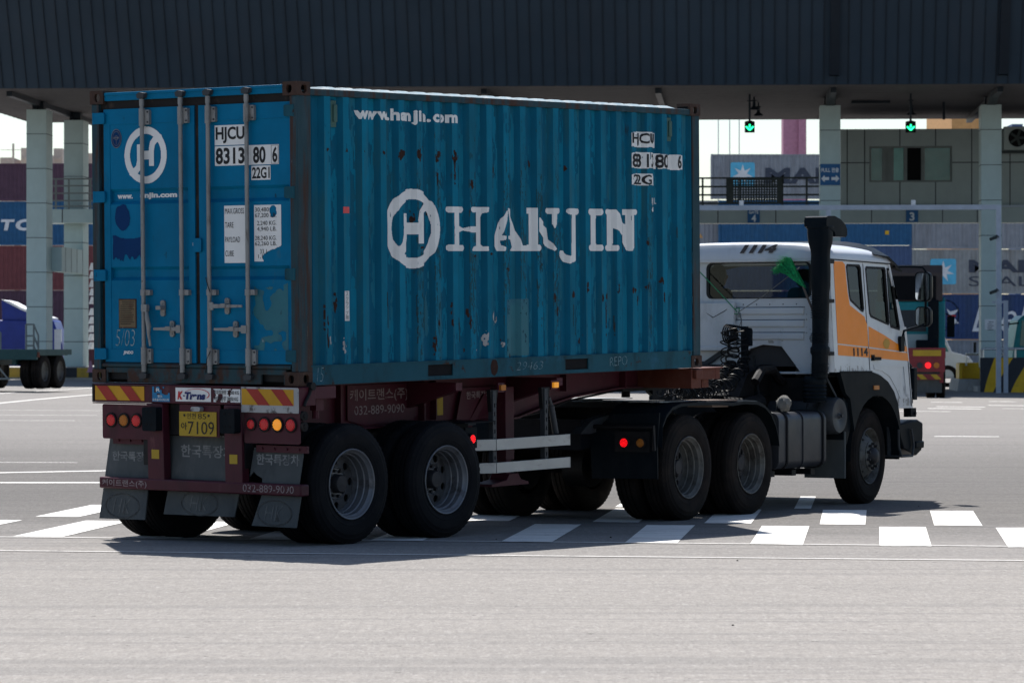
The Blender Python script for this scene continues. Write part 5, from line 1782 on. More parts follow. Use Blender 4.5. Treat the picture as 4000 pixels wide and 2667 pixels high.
HY = -0.19
for k, (dy, mt) in enumerate(((0.0 + HY, 'hose'), (.08 + HY, 'hose'), (-.09 + HY, 'hose'), (.03 + HY, 'hose'))):
    jt = lambda: rng.uniform(-.05, .05)
    path = [(2.93, -.02 + dy, 1.88), (2.88 + jt(), -.04 + dy + jt(), 1.72), (2.80 + jt(), -.05 + dy * 1.1 + jt(), 1.54 + jt()), (2.60 + jt(), -.06 + dy * 1.2 + jt(), 1.40 + jt()), (2.30 + jt(), -.06 + dy * 1.2 + jt(), 1.29 + jt()), (1.95, -.08 + dy * 1.1 + jt(), 1.23 + jt()), (1.60, -.1 + dy + jt(), 1.22 + jt()), (1.25, -.1 + dy, 1.27)]
    MB().tube(coil(path, .062, 19 + 2 * k, .008), .0075, 6).build('coiled_hose', mt, trk)
mb = MB()
for i in range(6):
    mb.tube([(2.93 + .10 * math.cos(a * .3) * (.6 + .08 * i), HY + .02 * i - .02, 1.85 + .10 * math.sin(a * .3) * (.7 + .06 * i)) for a in range(22)], .0085, 6)
mb.build('hose_loop', 'hose', trk)
# sun visor over the windscreen
rings = []
for i in range(15):
    t = -1 + 2 * i / 14
    y = 1.17 * t
    drop = .30 * abs(t) ** 5
    rings.append([(4.30 + .15 * abs(t) ** 4, y, 2.82 - .1 * abs(t) ** 3), (4.70 + .06 * abs(t) ** 4, y, 2.888 - drop * .6), (4.98, y, 2.83 - drop * .7), (5.13 - .02 * abs(t), y, 2.66 - drop * .35), (5.11 - .02 * abs(t), y, 2.645 - drop * .35), (4.96, y, 2.81 - drop * .7), (4.70 + .06 * abs(t) ** 4, y, 2.865 - drop * .6)])
MB().loft(rings, closed=True, caps=True).build('sun_visor', 'plastic', trk)
# mirrors
for s in (-1, 1):
    mb = MB()
    mb.tube([(5.02, s * 1.10, 2.60), (5.22, s * 1.22, 2.605), (5.30, s * 1.33, 2.60), (5.32, s * 1.36, 2.55), (5.32, s * 1.36, 2.0), (5.28, s * 1.34, 1.95), (5.15, s * 1.26, 1.915), (5.05, s * 1.22, 1.89), (5.02, s * 1.20, 1.76)], .014, 8)
    mb.prism(rrect(4.97, 1.66, 5.07, 1.83, .03), lambda u, v, w, s=s: (u, s * w, v), 1.16, 1.22)
    arm = mb.build('mirror_arm', 'plastic', trk)
    for z0, z1, w_ in ((2.215, 2.545, .095), (1.935, 2.16, .09)):
        sh = MB()
        rs = []
        for dx, k in ((-.03, .94), (-.03, 1.0), (.02, 1.0), (.07, .85), (.10, .55)):
            c = (z0 + z1) / 2
            rs.append([(5.32 + dx, s * 1.335 + u * k * 1.0, c + (v - c) * k) for u, v in rrect(-w_, z0, w_, z1, .05)])
        sh.loft(rs, closed=True, caps=True)
        so = sh.build('mirror_shell', 'plastic', arm)
        MB().prism(rrect(-w_ + .012, z0 + .012, w_ - .012, z1 - .012, .045), lambda u, v, w, s=s: (5.288 - w, s * 1.335 + u, v), 0, .004).build('mirror_glass', 'mirror', so)
# broom tucked behind the stack, cords
br = empty('broom', M_T)
tag(br, 'green bristle broom tucked behind the black intake stack of the white truck', 'broom')
mb = MB()
for i in range(210):
    a, b = rng.random() * 2 - 1, rng.random() * 2 - 1
    p0 = Vector((3.17 + a * .02, -.90 + b * .035, 2.36 + b * .02))
    p2 = Vector((3.19 + a * .07, -.665 + b * .065, 2.585 + b * -.075 + .02 * rng.random()))
    p1 = p0.lerp(p2, .55) + Vector((0, .02, .03))
    tip = p2 + Vector((rng.uniform(-.03, .03), .03 + rng.random() * .06, -.012 + rng.uniform(-.03, .03)))
    mb.tube([p0, p1, p2, tip], [.004, .0034, .0028, .002], 4)
mb.build('bristles', 'broom', br)
MB().tube([(3.17, -.90, 2.36), (3.16, -1.02, 2.1), (3.15, -1.1, 1.7)], .013, 8).build('handle', 'wood', br)
rp = MB()
rp.tube([(3.22, .62, 2.78), (3.21, .36, 2.52), (3.20, .12, 2.30), (3.19, -.10, 2.09)], .006, 6)
rp.tube([(3.19, -.10, 2.09), (3.19, -.07, 2.12), (3.18, -.13, 2.13), (3.19, -.12, 2.07), (3.18, -.07, 2.07)], .007, 6)
o = rp.build('tie_cord', 'rope')
o.matrix_world = M_T
tag(o, 'thin green cord slanting across the rear window of the white truck', 'cord')
rp = MB()
rp.tube([(3.19, -.12, 2.09), (3.19, -.4, 2.25), (3.19, -.65, 2.42), (3.17, -.86, 2.56)], .0045, 6)
rp.tube([(3.18, -.12, 2.09), (3.1, -.2, 2.0), (2.95, -.25, 1.93)], .005, 6).tube([(3.18, -.14, 2.08), (3.1, -.2, 1.98), (2.95, -.27, 1.7)], .005, 6)
o = rp.build('tie_cord', 'cord')
o.matrix_world = M_T
tag(o, 'thin grey cord from the hose stand up to the green broom', 'cord')

# the driver, seen from behind through the rear window
drv = empty('person', M_T @ Matrix.Translation((4.12, 0.62, 1.80)))
tag(drv, 'person in a dark shirt driving the white truck, seen through its rear window', 'person')
sk = [((0, 0, 0), .17, .15), ((.0, 0, .18), .15, .14), ((-.02, 0, .36), .18, .13), ((-.02, 0, .47), .10, .09), ((0, 0, .55), .055, .055), ((.02, 0, .64), .085, .075), ((.03, 0, .74), .095, .08), ((.02, 0, .80), .05, .05),
      ((0, -.19, .40), .06, .06), ((.16, -.24, .18), .045, .045), ((.42, -.17, .22), .032, .032), ((.48, -.15, .24), .03, .025),
      ((0, .19, .40), .06, .06), ((.16, .24, .18), .045, .045), ((.42, .17, .22), .032, .032), ((.48, .15, .24), .03, .025),
      ((.30, -.12, -.02), .08, .08), ((.45, -.13, -.04), .065, .06), ((.50, -.13, -.20), .05, .05), ((.30, .12, -.02), .08, .08), ((.45, .13, -.04), .065, .06), ((.50, .13, -.20), .05, .05)]
ed = [(0, 1), (1, 2), (2, 3), (3, 4), (4, 5), (5, 6), (6, 7), (2, 8), (8, 9), (9, 10), (10, 11), (2, 12), (12, 13), (13, 14), (14, 15), (0, 16), (16, 17), (17, 18), (0, 19), (19, 20), (20, 21)]
me = bpy.data.meshes.new('body')
me.from_pydata([s[0] for s in sk], ed, [])
po = bpy.data.objects.new('body', me)
COL.objects.link(po)
po.parent = drv
md = po.modifiers.new('skin', 'SKIN')
for i, s in enumerate(sk):
    me.skin_vertices[0].data[i].radius = (s[1], s[2])
me.skin_vertices[0].data[0].use_root = True
sd = po.modifiers.new('sub', 'SUBSURF')
sd.levels = 2
sd.render_levels = 2
me.materials.append(M['shirt'])
hm = MB()
ring = []
for i in range(10):
    a = math.pi * i / 9 * .62
    ring.append([(.015 + .108 * math.sin(a) * math.cos(2 * math.pi * k / 20) * (1 if math.cos(2 * math.pi * k / 20) < .3 else .82), .092 * math.sin(a) * math.sin(2 * math.pi * k / 20), .72 + .115 * math.cos(a)) for k in range(20)])
hm.loft(ring, closed=True)
hm.build('hair', 'hair', drv)
fc = MB()
ring = []
for i in range(12):
    a = math.pi * i / 11
    ring.append([(.045 + .085 * math.sin(a) * math.cos(2 * math.pi * k / 20), .078 * math.sin(a) * math.sin(2 * math.pi * k / 20), .69 + .125 * math.cos(a)) for k in range(20)])
fc.loft(ring, closed=True)
fc.cyl((.12, 0, .70), (.145, 0, .675), .012, .018, n=8)
for s in (-1, 1):
    fc.cyl((.04, s * .07, .69), (.03, s * .09, .69), .03, .025, n=10)
fc.build('face', 'skin', drv)
st_ = MB()
st_.tube([(.50 + .07 * math.cos(2 * math.pi * k / 24), .2 * math.sin(2 * math.pi * k / 24), .24 + .18 * math.cos(2 * math.pi * k / 24)) for k in range(25)], .014, 8)
so = st_.build('steering_wheel', 'interior', cb)
so.location = (4.12, .62, 1.80)


# ================================================================== ground and markings
def asphalt():
    m, nt, p, out = _mat('asphalt')
    c = _mix(nt, _ramp(nt, _noise(nt, 0.35, (0.25, 1, 1), 6), 0.30, 0.70), (0.200, 0.190, 0.177), (0.250, 0.236, 0.219))
    c = _mix(nt, _mul(nt, _ramp(nt, _noise(nt, 0.9, (0.12, 1.2, 1), 8, rough=.75, off=4), 0.52, 0.72), 0.4), c, (0.145, 0.14, 0.136))
    c = _mix(nt, _mul(nt, _ramp(nt, _noise(nt, 24, (1, .16, 1), 5, rough=.8, off=15), 0.44, 0.60), 0.55), c, (0.150, 0.142, 0.134))  # streaked grain, dark then pale: self-shading of the stones put into the colour
    c = _mix(nt, _mul(nt, _ramp(nt, _noise(nt, 34, (1, .16, 1), 4, rough=.8, off=19), 0.55, 0.66), 0.5), c, (0.36, 0.35, 0.335))
    c = _mix(nt, _mul(nt, _ramp(nt, _noise(nt, 14, (.8, 1, 1), 6, rough=.85, off=8), 0.46, 0.60), 0.6), c, (0.125, 0.12, 0.117))
    c = _mix(nt, _mul(nt, _ramp(nt, _noise(nt, 21, (.8, 1, 1), 4, rough=.85, off=11), 0.56, 0.66), 0.7), c, (0.33, 0.325, 0.315))
    c = _mix(nt, _mul(nt, _ramp(nt, _noise(nt, 2.0, (0.05, 1.6, 1), 3, off=9), 0.56, 0.62), 0.35), c, (0.10, 0.10, 0.10))
    c = _mix(nt, _ramp(nt, _noise(nt, 55, detail=2, rough=0.8), 0.40, 0.62), c, _mix(nt, 0.5, c, (0.30, 0.29, 0.28)))
    c = _mix(nt, _mul(nt, _ramp(nt, _noise(nt, 38, detail=3, rough=0.9, off=5), 0.58, 0.66), 0.55), c, (0.075, 0.073, 0.072))
    c = _mix(nt, _ramp(nt, _noise(nt, 9, detail=4, off=2), 0.68, 0.72), c, (0.11, 0.105, 0.10))
    # older pale surface in the foreground, darker resurfaced strip under the crossing, grazing glare painted in beyond
    tc = nt.nodes.new('ShaderNodeTexCoord')
    sp = nt.nodes.new('ShaderNodeSeparateXYZ')
    nt.links.new(tc.outputs['Object'], sp.inputs[0])
    ad = nt.nodes.new('ShaderNodeMath')
    ad.operation = 'MULTIPLY_ADD'
    nt.links.new(_noise(nt, 0.5, (0.15, 1, 1), 3, off=6), ad.inputs[0])
    ad.inputs[1].default_value = 7.0
    nt.links.new(sp.outputs[1], ad.inputs[2])
    rp = nt.nodes.new('ShaderNodeValToRGB')
    mr = nt.nodes.new('ShaderNodeMapRange')
    mr.inputs['From Min'].default_value = 20
    mr.inputs['From Max'].default_value = 120
    nt.links.new(ad.outputs[0], mr.inputs[0])
    nt.links.new(mr.outputs[0], rp.inputs[0])
    el = rp.color_ramp.elements
    el[0].position, el[0].color = 0.10, (1, .99, .98, 1)
    el[1].position, el[1].color = 1.0, (.92, .92, .92, 1)
    for q, v in ((0.145, .86), (0.185, .60), (0.25, .53), (0.34, .58), (0.52, .82)):
        e = el.new(q)
        e.color = (v, v, v * 1.01, 1)
    mm = nt.nodes.new('ShaderNodeMix')
    mm.data_type = 'RGBA'
    mm.blend_type = 'MULTIPLY'
    mm.inputs[0].default_value = 1.0
    nt.links.new(c, mm.inputs[6])
    nt.links.new(rp.outputs[0], mm.inputs[7])
    c = mm.outputs[2]
    nt.links.new(c, p.inputs['Base Color'])
    p.inputs['Roughness'].default_value = 1.0
    p.inputs['Specular IOR Level'].default_value = 0.04
    b = nt.nodes.new('ShaderNodeBump')
    b.inputs['Strength'].default_value = 0.5
    b.inputs['Distance'].default_value = 0.012
    nt.links.new(_noise(nt, 70, detail=3, rough=0.8), b.inputs['Height'])
    nt.links.new(b.outputs[0], p.inputs['Normal'])
    return m


M['asphalt'] = asphalt()
M['road_white'] = mk('road_marking_paint', (0.60, 0.59, 0.56), 0.7, var=0.06, vscale=1.5, layers=[
    ((0.36, 0.35, 0.335), 0.5, 0.72, 3, (0.4, 1, 1)), ((0.40, 0.39, 0.37), 0.55, 0.62, 7, (0.12, 2.5, 1)), ((0.20, 0.195, 0.19), 0.63, 0.68, 16, (0.5, 1.0, 1))], bump=0.15)
M['road_thin'] = mk('thin_road_line', (0.55, 0.54, 0.52), 0.8, layers=[((0.25, 0.245, 0.24), 0.58, 0.68, 6, (1, 1, 1))])
xs = [-700, -200, -60, -24, -18, -12, -6, 0, 6, 12, 18, 24, 60, 200, 700]
ys = [-80, 0, 25, 40, 45] + [45 + 4 * i for i in range(1, 16)] + [130, 170, 240, 400, 900, 2400]
mb = MB()
nx = len(xs)
mb.v = [(x, y, ground_z(x, y)) for y in ys for x in xs]
mb.f = [(j * nx + i, j * nx + i + 1, (j + 1) * nx + i + 1, (j + 1) * nx + i) for j in range(len(ys) - 1) for i in range(nx - 1)]
tag(mb.build('ground', 'asphalt'), kind='structure')

AU = R(5.9)
EU, EV = Vector((math.cos(AU), -math.sin(AU), 0)), Vector((math.sin(AU), math.cos(AU), 0))


def uv(u, v, h=0.004):
    p = EU * u + EV * v
    p.z = ground_z(p.x, p.y) + h
    return p


mk_ = MB()


def block(u0, u1, v0, v1, dv0=None):
    n = 6
    lo, hi = [], []
    for i in range(n + 1):
        u = u0 + (u1 - u0) * i / n
        lo.append(uv(u + rng.uniform(-.01, .01), v0 - 0.10 * u + rng.uniform(-.025, .025)))
        hi.append(uv(u + rng.uniform(-.01, .01), v1 - 0.05 * u + rng.uniform(-.025, .025)))
    mk_.loft([lo, hi])


for k in range(-8, 3):
    u = k * 1.1 + 0.0
    if k < -3:
        u = -7.76 + (k + 7) * 1.1
    block(u, u + 0.455, 30.58, 33.86)
    u2 = u + 0.53 if k >= -3 else u + 0.40
    block(u2, u2 + 0.455, 34.22, 37.30)
for u in (-3.61, -2.80, -0.88):
    block(u, u + 0.17, 37.5, 40.65)


def line(p0, p1, w, mb, h=0.004, n=24):
    p0, p1 = Vector((*p0, 0)), Vector((*p1, 0))
    d = (p1 - p0).normalized()
    s = Vector((-d.y, d.x, 0)) * w / 2
    lo, hi = [], []
    for i in range(n + 1):
        p = p0.lerp(p1, i / n)
        for L_, q in ((lo, p - s), (hi, p + s)):
            L_.append(Vector((q.x, q.y, ground_z(q.x, q.y) + h)))
    mb.loft([lo, hi])


line((-14, 44.73), (-4.6, 44.73), 0.30, mk_)
line((-12.95, 87), (-11.5, 106), 0.16, mk_)
line((-14.7, 99), (-13.4, 120), 0.14, mk_)
line((-8.6, 47.3), (-5.2, 49.2), 0.25, mk_)
line((-9.5, 52.3), (-6.4, 52.2), 0.1, mk_)
for y in (74, 78, 82):
    line((-14, y), (-9.2, y + .6), 0.09, mk_)
for i, (x, y, l) in enumerate(((9.3, 98, 1.2), (10.4, 101, .8), (11.5, 96, 1.3), (12.3, 104, .9), (13.3, 99, 1.0), (14.4, 107, .8), (16.3, 108, .9), (10.9, 93, 1.4), (9.0, 89, 2.0), (13.0, 94, 0.7), (6.2, 66, .9), (7.9, 66.3, 1.2))):
    line((x, y), (x + l, y - .1), 0.55 if i < 8 else .3, mk_, n=4)
tag(mk_.build('crosswalk_markings', 'road_white', smooth=False), kind='structure')
mb = MB()
line((-9, 32.57), (9, 29.5), 0.055, mb, h=0.008)
line((-9, 30.45), (9, 27.45), 0.05, mb, h=0.008)
tag(mb.build('cable_line_markings', 'road_thin', smooth=False), kind='structure')

# ================================================================== gate plaza (frame G: u to the right, w away from the camera)
GA = R(-3.7)
M_G = Matrix.Translation((0, 130, 0)) @ Matrix.Rotation(GA, 4, 'Z')
GI = M_G.inverted()


def gpix(x, y, w):
    """u, z of the pixel on the plane w of the gate frame"""
    d = at(x, y, 100.0) - CAMP
    o, e = GI @ CAMP, GI.to_3x3() @ d
    p = o + e * ((w - o.y) / e.y)
    return p.x, p.z


M['fascia'] = mk('slate_cladding', (0.022, 0.038, 0.056), 0.5, var=0.14, vscale=0.35, layers=[((0.027, 0.040, 0.056), 0.5, 0.7, 0.6, (1, 1, 0.1))])
M['fascia_rib'] = mk('slate_seam', (0.018, 0.024, 0.032), 0.5)
M['soffit'] = mk('soffit_boards', (0.06, 0.055, 0.058), 0.7, var=0.1, layers=[((0.045, 0.04, 0.041), 0.5, 0.65, 3, (0.2, 1, 1))])
M['steel_navy'] = mk('navy_structural_steel', (0.010, 0.016, 0.024), 0.5)
M['cladding'] = mk('pale_cladding', (0.40, 0.50, 0.49), 0.5, var=0.04, layers=[((0.35, 0.43, 0.42), 0.5, 0.8, 0.8, (1, 1, 0.3))])
M['cladding_wall'] = mk('grey_green_cladding', (0.32, 0.37, 0.36), 0.55, var=0.04, layers=[((0.28, 0.32, 0.315), 0.5, 0.8, 0.8, (1, 1, 0.3))])
M['joint'] = mk('panel_joint', (0.05, 0.055, 0.06), 0.8)
M['win_green'] = mk('green_window_glass', (0.03, 0.13, 0.12), 0.15, spec=0.6)
M['win_bright'] = mk('bright_green_window_glass', (0.06, 0.26, 0.23), 0.2, spec=0.6)
M['sign_blue'] = mk('sign_blue', (0.02, 0.10, 0.24), 0.5)
M['sign_white'] = mk('sign_white', (0.62, 0.64, 0.66), 0.5)
M['pipe_grey'] = mk('grey_painted_pipe', (0.36, 0.40, 0.46), 0.5)
M['rail_dark'] = mk('dark_green_railing', (0.035, 0.045, 0.045), 0.5)
M['rail_grey'] = mk('grey_green_railing', (0.16, 0.18, 0.175), 0.5)
M['concrete'] = mk('pale_concrete', (0.34, 0.33, 0.31), 0.85, layers=[((0.2, 0.19, 0.18), 0.5, 0.7, 2, (1, 1, .4))], bump=.1)
M['kerb_black'] = mk('kerb_black', (0.035, 0.038, 0.045), 0.7)
M['kerb_yellow'] = mk('kerb_yellow', (0.45, 0.29, 0.05), 0.7, layers=[((0.3, 0.2, 0.06), 0.5, 0.7, 4, (1, 1, 1))])
M['bar_yellow'] = mk('barrier_yellow', (0.60, 0.36, 0.02), 0.5, layers=[((0.45, 0.27, 0.03), 0.55, 0.75, 3, (1, 1, 1))])
M['chrome'] = mk('steel_tube', (0.55, 0.55, 0.55), 0.3, 0.8)
M['green_led'] = emit('green_signal', (0.02, 1.0, 0.35), 1.6)
M['cg'] = mk('grey_container', (0.23, 0.25, 0.28), 0.55, layers=[((0.18, 0.19, 0.21), 0.5, 0.7, 1.5, (1, 1, .2)), (RUST2, 0.72, 0.76, 3, (1, 1, .3))])
M['cg2'] = mk('pale_grey_container', (0.26, 0.275, 0.28), 0.55, layers=[((0.20, 0.20, 0.195), 0.5, 0.7, 1.5, (1, 1, .2)), (RUST2, 0.70, 0.75, 3, (1, 1, .3))])
M['cb'] = mk('mid_blue_container', (0.022, 0.095, 0.205), 0.6, layers=[((0.03, 0.085, 0.16), 0.5, 0.75, 1.2, (1, 1, .2))])
M['cb2'] = mk('navy_blue_container', (0.030, 0.060, 0.155), 0.6, layers=[((0.035, 0.06, 0.12), 0.5, 0.75, 1.2, (1, 1, .2))])
M['cbg'] = mk('grey_blue_container', (0.06, 0.10, 0.2), 0.55)
M['cm'] = mk('plum_container', (0.085, 0.045, 0.07), 0.55)
M['cr'] = mk('brick_red_container', (0.16, 0.05, 0.055), 0.55)
M['sky_sq'] = mk('light_blue_square', (0.10, 0.42, 0.62), 0.5)
M['slate_ink'] = mk('slate_lettering', (0.045, 0.055, 0.08), 0.5)
M['teal'] = mk('teal_truck_paint', (0.01, 0.19, 0.21), 0.4)
M['truck_blue'] = mk('royal_blue_paint', (0.015, 0.03, 0.19), 0.4)
M['red_frame'] = mk('red_chassis_paint', (0.16, 0.025, 0.03), 0.5)
M['brown'] = mk('brown_deflector', (0.06, 0.045, 0.04), 0.6)
M['crane'] = mk('crane_pink_red', (0.40, 0.19, 0.27), 0.6)
M['orange_b'] = mk('orange_building', (0.55, 0.30, 0.12), 0.7)
M['hazy'] = mk('pale_building', (0.55, 0.45, 0.37), 0.8)


def G(o):
    o.matrix_world = M_G
    return o


# canopy
can = empty('gate_canopy', M_G)
tag(can, 'huge slate coloured canopy roof of the toll plaza filling the top of the picture', 'canopy')
UL, UR, HS, DW = -21.8, 44.0, 11.3, 19.6
MB().loft([[(UL, 0, HS), (UL, -3.1, 17.4)], [(UR, 0, HS), (UR, -3.1, 17.4)]]).box((UL, -3.0, 17.4), (UR, DW, 17.6)).box((UL, 19.4, HS), (UR, DW, 17.4)).box((UL, 0.1, HS + .02), (UL + .1, DW, 17.4)).build('fascia', 'fascia', can, smooth=False)
mb = MB()
u = UL + 0.25
while u < UR:
    vs = []
    for du in (0, .012):
        vs += [(u + du, 0.004, HS), (u + du, -.07, HS + .02), (u + du, -3.17, 17.4), (u + du, -3.1, 17.4)]
    mb.add(vs, [(0, 1, 2, 3), (7, 6, 5, 4), (0, 4, 5, 1), (1, 5, 6, 2), (2, 6, 7, 3)])
    u += 0.445
sm_ = mb.build('seam', 'fascia_rib', can, smooth=False)
sm_['kind'] = 'stuff'
mb = MB()
w = 0.0
i = 0
while w < DW - .1:
    mb.box((UL, w + .015, HS - .01 - .006 * (i % 3)), (UR, w + .285, HS + .05))
    w += 0.3
    i += 1
mb.box((UL, 0.0, HS + .02), (UR, DW, HS + .08))
mb.build('soffit', 'soffit', can, smooth=False)
mb = MB()
CU = []
for x, w_ in ((1907, 5.9), (2277, 5.9), (83.5, 6.3), (168.5, 12.7)):
    CU.append((gpix(x, 400, w_)[0], w_))
for uc in (CU[0][0], CU[1][0], CU[2][0], CU[0][0] - 6.45, CU[1][0] + 6.4, CU[0][0] - 12.9):
    mb.box((uc - .11, 1.2, HS - .20), (uc + .11, DW - .4, HS - .015))
mb.build('soffit_beam', 'steel_navy', can)
for uc in (CU[0][0], CU[1][0], CU[1][0] + 6.4):
    mb = MB()
    mb.prism([(-.42, 11.62), (-3.78, 18.2), (-3.3, 18.2), (-.02, 11.55), (6.6, 11.15), (6.6, 10.95), (5.9, 10.93)], lambda a, b, c: (c, a, b), uc - .17, uc + .17)
    mb.build('portal_rib', 'steel_navy', can)

# columns
labs = ['pale clad column behind the intake stack carrying the blue arrow sign', 'pale clad column beside the yellow and black barrier carrying a paper notice', 'pale clad column nearest the left edge behind the dark flatbed trailer',
        'pale clad column just left of the blue container beside the railed walkway']


def column(uc, w, label, z0, zt=10.95, hw=.39, dp=1.25):
    c = empty('gate_column', M_G @ Matrix.Translation((uc, w, 0)))
    tag(c, label, 'column', 'clad columns carrying the canopy')
    MB().box((-hw, 0, z0 + .45), (hw, dp, zt)).build('cladding', 'cladding', c, bevel=0.01)
    j = MB()
    z = zt - 0.95
    while z > z0 + .5:
        j.box((-hw - .006, -.006, z - .012), (hw + .006, dp + .006, z + .012))
        z -= 1.34
    j.build('joint', 'joint', c)
    MB().box((-.22, .3, zt), (.22, .8, HS - .02)).box((-.13, .2, zt), (-.05, .32, HS)).build('neck', 'steel_navy', c)
    MB().box((-.3, .1, 0), (.3, dp - .1, z0 + .46)).build('plinth', 'steel_navy', c)
    return c


cols = [column(CU[k][0], CU[k][1], labs[k], 0.5) for k in range(4)]
column(CU[0][0] - 12.9, 5.9, 'pale clad column hidden behind the blue container', 0.4)

# booth building bridging the lanes
bd = empty('gate_office', M_G)
tag(bd, 'grey green clad gate office bridging the lanes with a green sliding window', 'building')
WW = 13.6
u0, _ = gpix(1931, 380, WW)
ut, zt_ = gpix(2200, 296, WW)
zl1 = gpix(2100, 475, WW)[1]
zl0 = gpix(2100, 513, WW)[1]
wu0, wz1 = gpix(1997, 336, WW)
wu1, wz0 = gpix(2187, 418, WW)
MB().plate(rect(u0, zl1 - .02, 40, zt_), [rect(wu0, wz0, wu1, wz1)], lambda a, b, c: (a, WW + c, b), 0, .25).box((u0, WW + .25, zl1), (40, WW + 4, zt_ - .05)).build('wall', 'cladding_wall', bd, smooth=False)
mb = MB()
for x in (1946, 1986, 2067, 2149, 2232, 2320):
    uu = gpix(x, 380, WW)[0]
    for a, b in ((zl1, wz0), (wz1, zt_)) if 1990 < x < 2200 else ((zl1, zt_),):
        mb.box((uu - .02, WW - .006, a), (uu + .02, WW, b))
zz = gpix(2000, 374, WW)[1]
for a, b in ((u0, wu0), (wu1, 40)):
    mb.box((a, WW - .006, zz - .02), (b, WW, zz + .02))
zz = gpix(2000, 461, WW)[1]
mb.build('joint', 'joint', bd)
fr = MB()
fr.plate(rect(wu0, wz0, wu1, wz1), [rect(wu0 + .07, wz0 + .07, wu1 - .07, wz1 - .07)], lambda a, b, c: (a, WW + .06 + c, b), 0, .08)
for x in (2031, 2080, 2120):
    a = gpix(x, 380, WW)[0]
    fr.box((a - .07, WW + .05, wz0), (a + .07, WW + .14, wz1))
fr = fr.build('window', 'rail_grey', bd)
e = [gpix(x, 380, WW)[0] for x in (1998, 2031, 2052, 2080, 2120, 2187)]
for k, m_ in ((0, 'win_green'), (2, 'win_bright'), (3, 'black'), (4, 'win_green')):
    MB().box((e[k] + .02, WW + .15, wz0), (e[k + 1], WW + .17, wz1)).build('pane', m_, fr)
MB().box((e[1] + .03, WW + .145, wz0), (e[2] + .02, WW + .17, wz1)).build('pane', 'rail_grey', fr)
# lintel over the lanes
lu, _ = gpix(1590, 490, WW - .5)
lt = MB().box((lu - 1.0, WW - .6, zl0), (40, WW + .4, zl1 - .05)).build('lane_lintel', 'cladding_wall', bd)
MB().box((lu - 1.0, WW - .68, zl1 - .05), (40, WW + .5, zl1 + .03)).build('lintel_cap', 'pipe_grey', bd)
mb = MB()
for x in (1649, 1782, 1912, 2002, 2165, 2245):
    a = gpix(x, 495, WW - .6)[0]
    mb.box((a - .018, WW - .606, zl0), (a + .018, WW - .6, zl1 - .06))
mb.build('joint', 'joint', lt)
zc = gpix(1700, 409, WW - .4)[1]


def railing(name, xa, xb, rows, w, mat, posts, label, th=.05):
    r = MB()
    a, b = gpix(xa, 430, w)[0], gpix(xb, 430, w)[0]
    zs = [gpix((xa + xb) / 2, y, w)[1] for y in rows]
    for z in zs:
        r.box((a, w, z - th * .7), (b, w + th, z + th * .7))
    for x in posts:
        u = gpix(x, 430, w)[0]
        r.box((u - th * .8, w - .004, zs[-1] - .15), (u + th * .8, w + th + .004, zs[0]))
    o = r.build(name, mat)
    G(o)
    return tag(o, label, 'railing')


railing('walkway_railing', 1590, 1884, (409, 428.6, 447.6, 467), WW - .4, 'rail_dark', (1614, 1700, 1881 - 28, 1797), 'dark railing of the walkway above the gate 4 sign')
a, b = gpix(1668, 410, WW - .5)[0], gpix(1796, 466, WW - .5)[0]
z1, z0 = gpix(1700, 410, WW - .5)[1], gpix(1700, 468, WW - .5)[1]
holes = [ell(a + .32 + (b - a - .55) * i / 16, z0 + .1 + (z1 - z0 - .2) * j / 8, .03, .035, 6) for i in range(17) for j in range(9)]
o = MB().plate(rect(a, z0, b, z1), holes, lambda u, v, w: (u, WW - .52 + w, v), 0, .03).build('perforated_screen', 'rail_dark', smooth=False)
G(o)
tag(o, 'dark perforated metal screen fixed to the walkway railing', 'screen')


# signs
def sign(name, x0, y0, x1, y1, w, label, words, arrows=False):
    (ua, za), (ub, zb) = gpix(x0, y0, w), gpix(x1, y1, w)
    o = MB().box((ua, w, zb), (ub, w + .04, za)).build(name, 'sign_blue')
    G(o)
    tag(o, label, 'sign')
    t = MB()
    f = lambda u, v, c=0.0: (ua + u * (ub - ua), w - .006, zb + v * (za - zb))
    for s, a, b, c, d in words:
        word(t, s, a, b, c, d, f, bold=.03)
    if arrows:
        for s in (-1, 1):
            poly2d(t, [(.5 + s * p, q) for p, q in ((.06, .24), (.28, .24), (.28, .14), (.46, .31), (.28, .48), (.28, .38), (.06, .38))], f)
    t.build('lettering', 'sign_white', o, smooth=False)
    return o


sign('gate_sign', 1717, 482, 1745, 512, WW - .66, 'small blue sign reading GATE 4 on the lintel', [('GATE', .1, .70, .9, .92), ('4', .32, .08, .7, .62)])
sign('gate_sign', 2081, 483, 2109, 510, WW - .66, 'small blue sign showing the number 3 on the lintel', [('3', .3, .1, .7, .82)])
sign('direction_sign', 1884, 377, 1930, 425.5, 5.84, 'blue sign with two white arrows wrapped on the column', [('FULL', .06, .62, .5, .80), ('전용', .56, .60, .93, .82)], True)


# lane signals
def signal(x, y, w, label):
    u, z = gpix(x, y, w)
    o = empty('lane_signal', M_G @ Matrix.Translation((u, w, 0)))
    tag(o, label, 'signal', 'green arrow lane signals')
    MB().box((-.19, 0, z - .2), (.19, .2, z + .2)).prism([(-.19, z + .2), (0, z + .25), (.19, z + .2)], lambda a, b, c: (a, c, b), -.08, .2).build('housing', 'black', o)
    t = MB()
    for (p, q) in (((0, .10), (0, -.02)), ((-.14, .02), (0, -.12)), ((.14, .02), (0, -.12))):
        t.tube([(p[0], -.02, z + p[1]), (q[0], -.02, z + q[1])], .03, 8)
    t.build('arrow', 'green_led', o)
    MB().box((-.04, .06, z + .2), (.04, .14, HS)).box((-.1, .02, HS - .3), (.1, .2, HS - .25)).build('drop_pole', 'steel_navy', o)


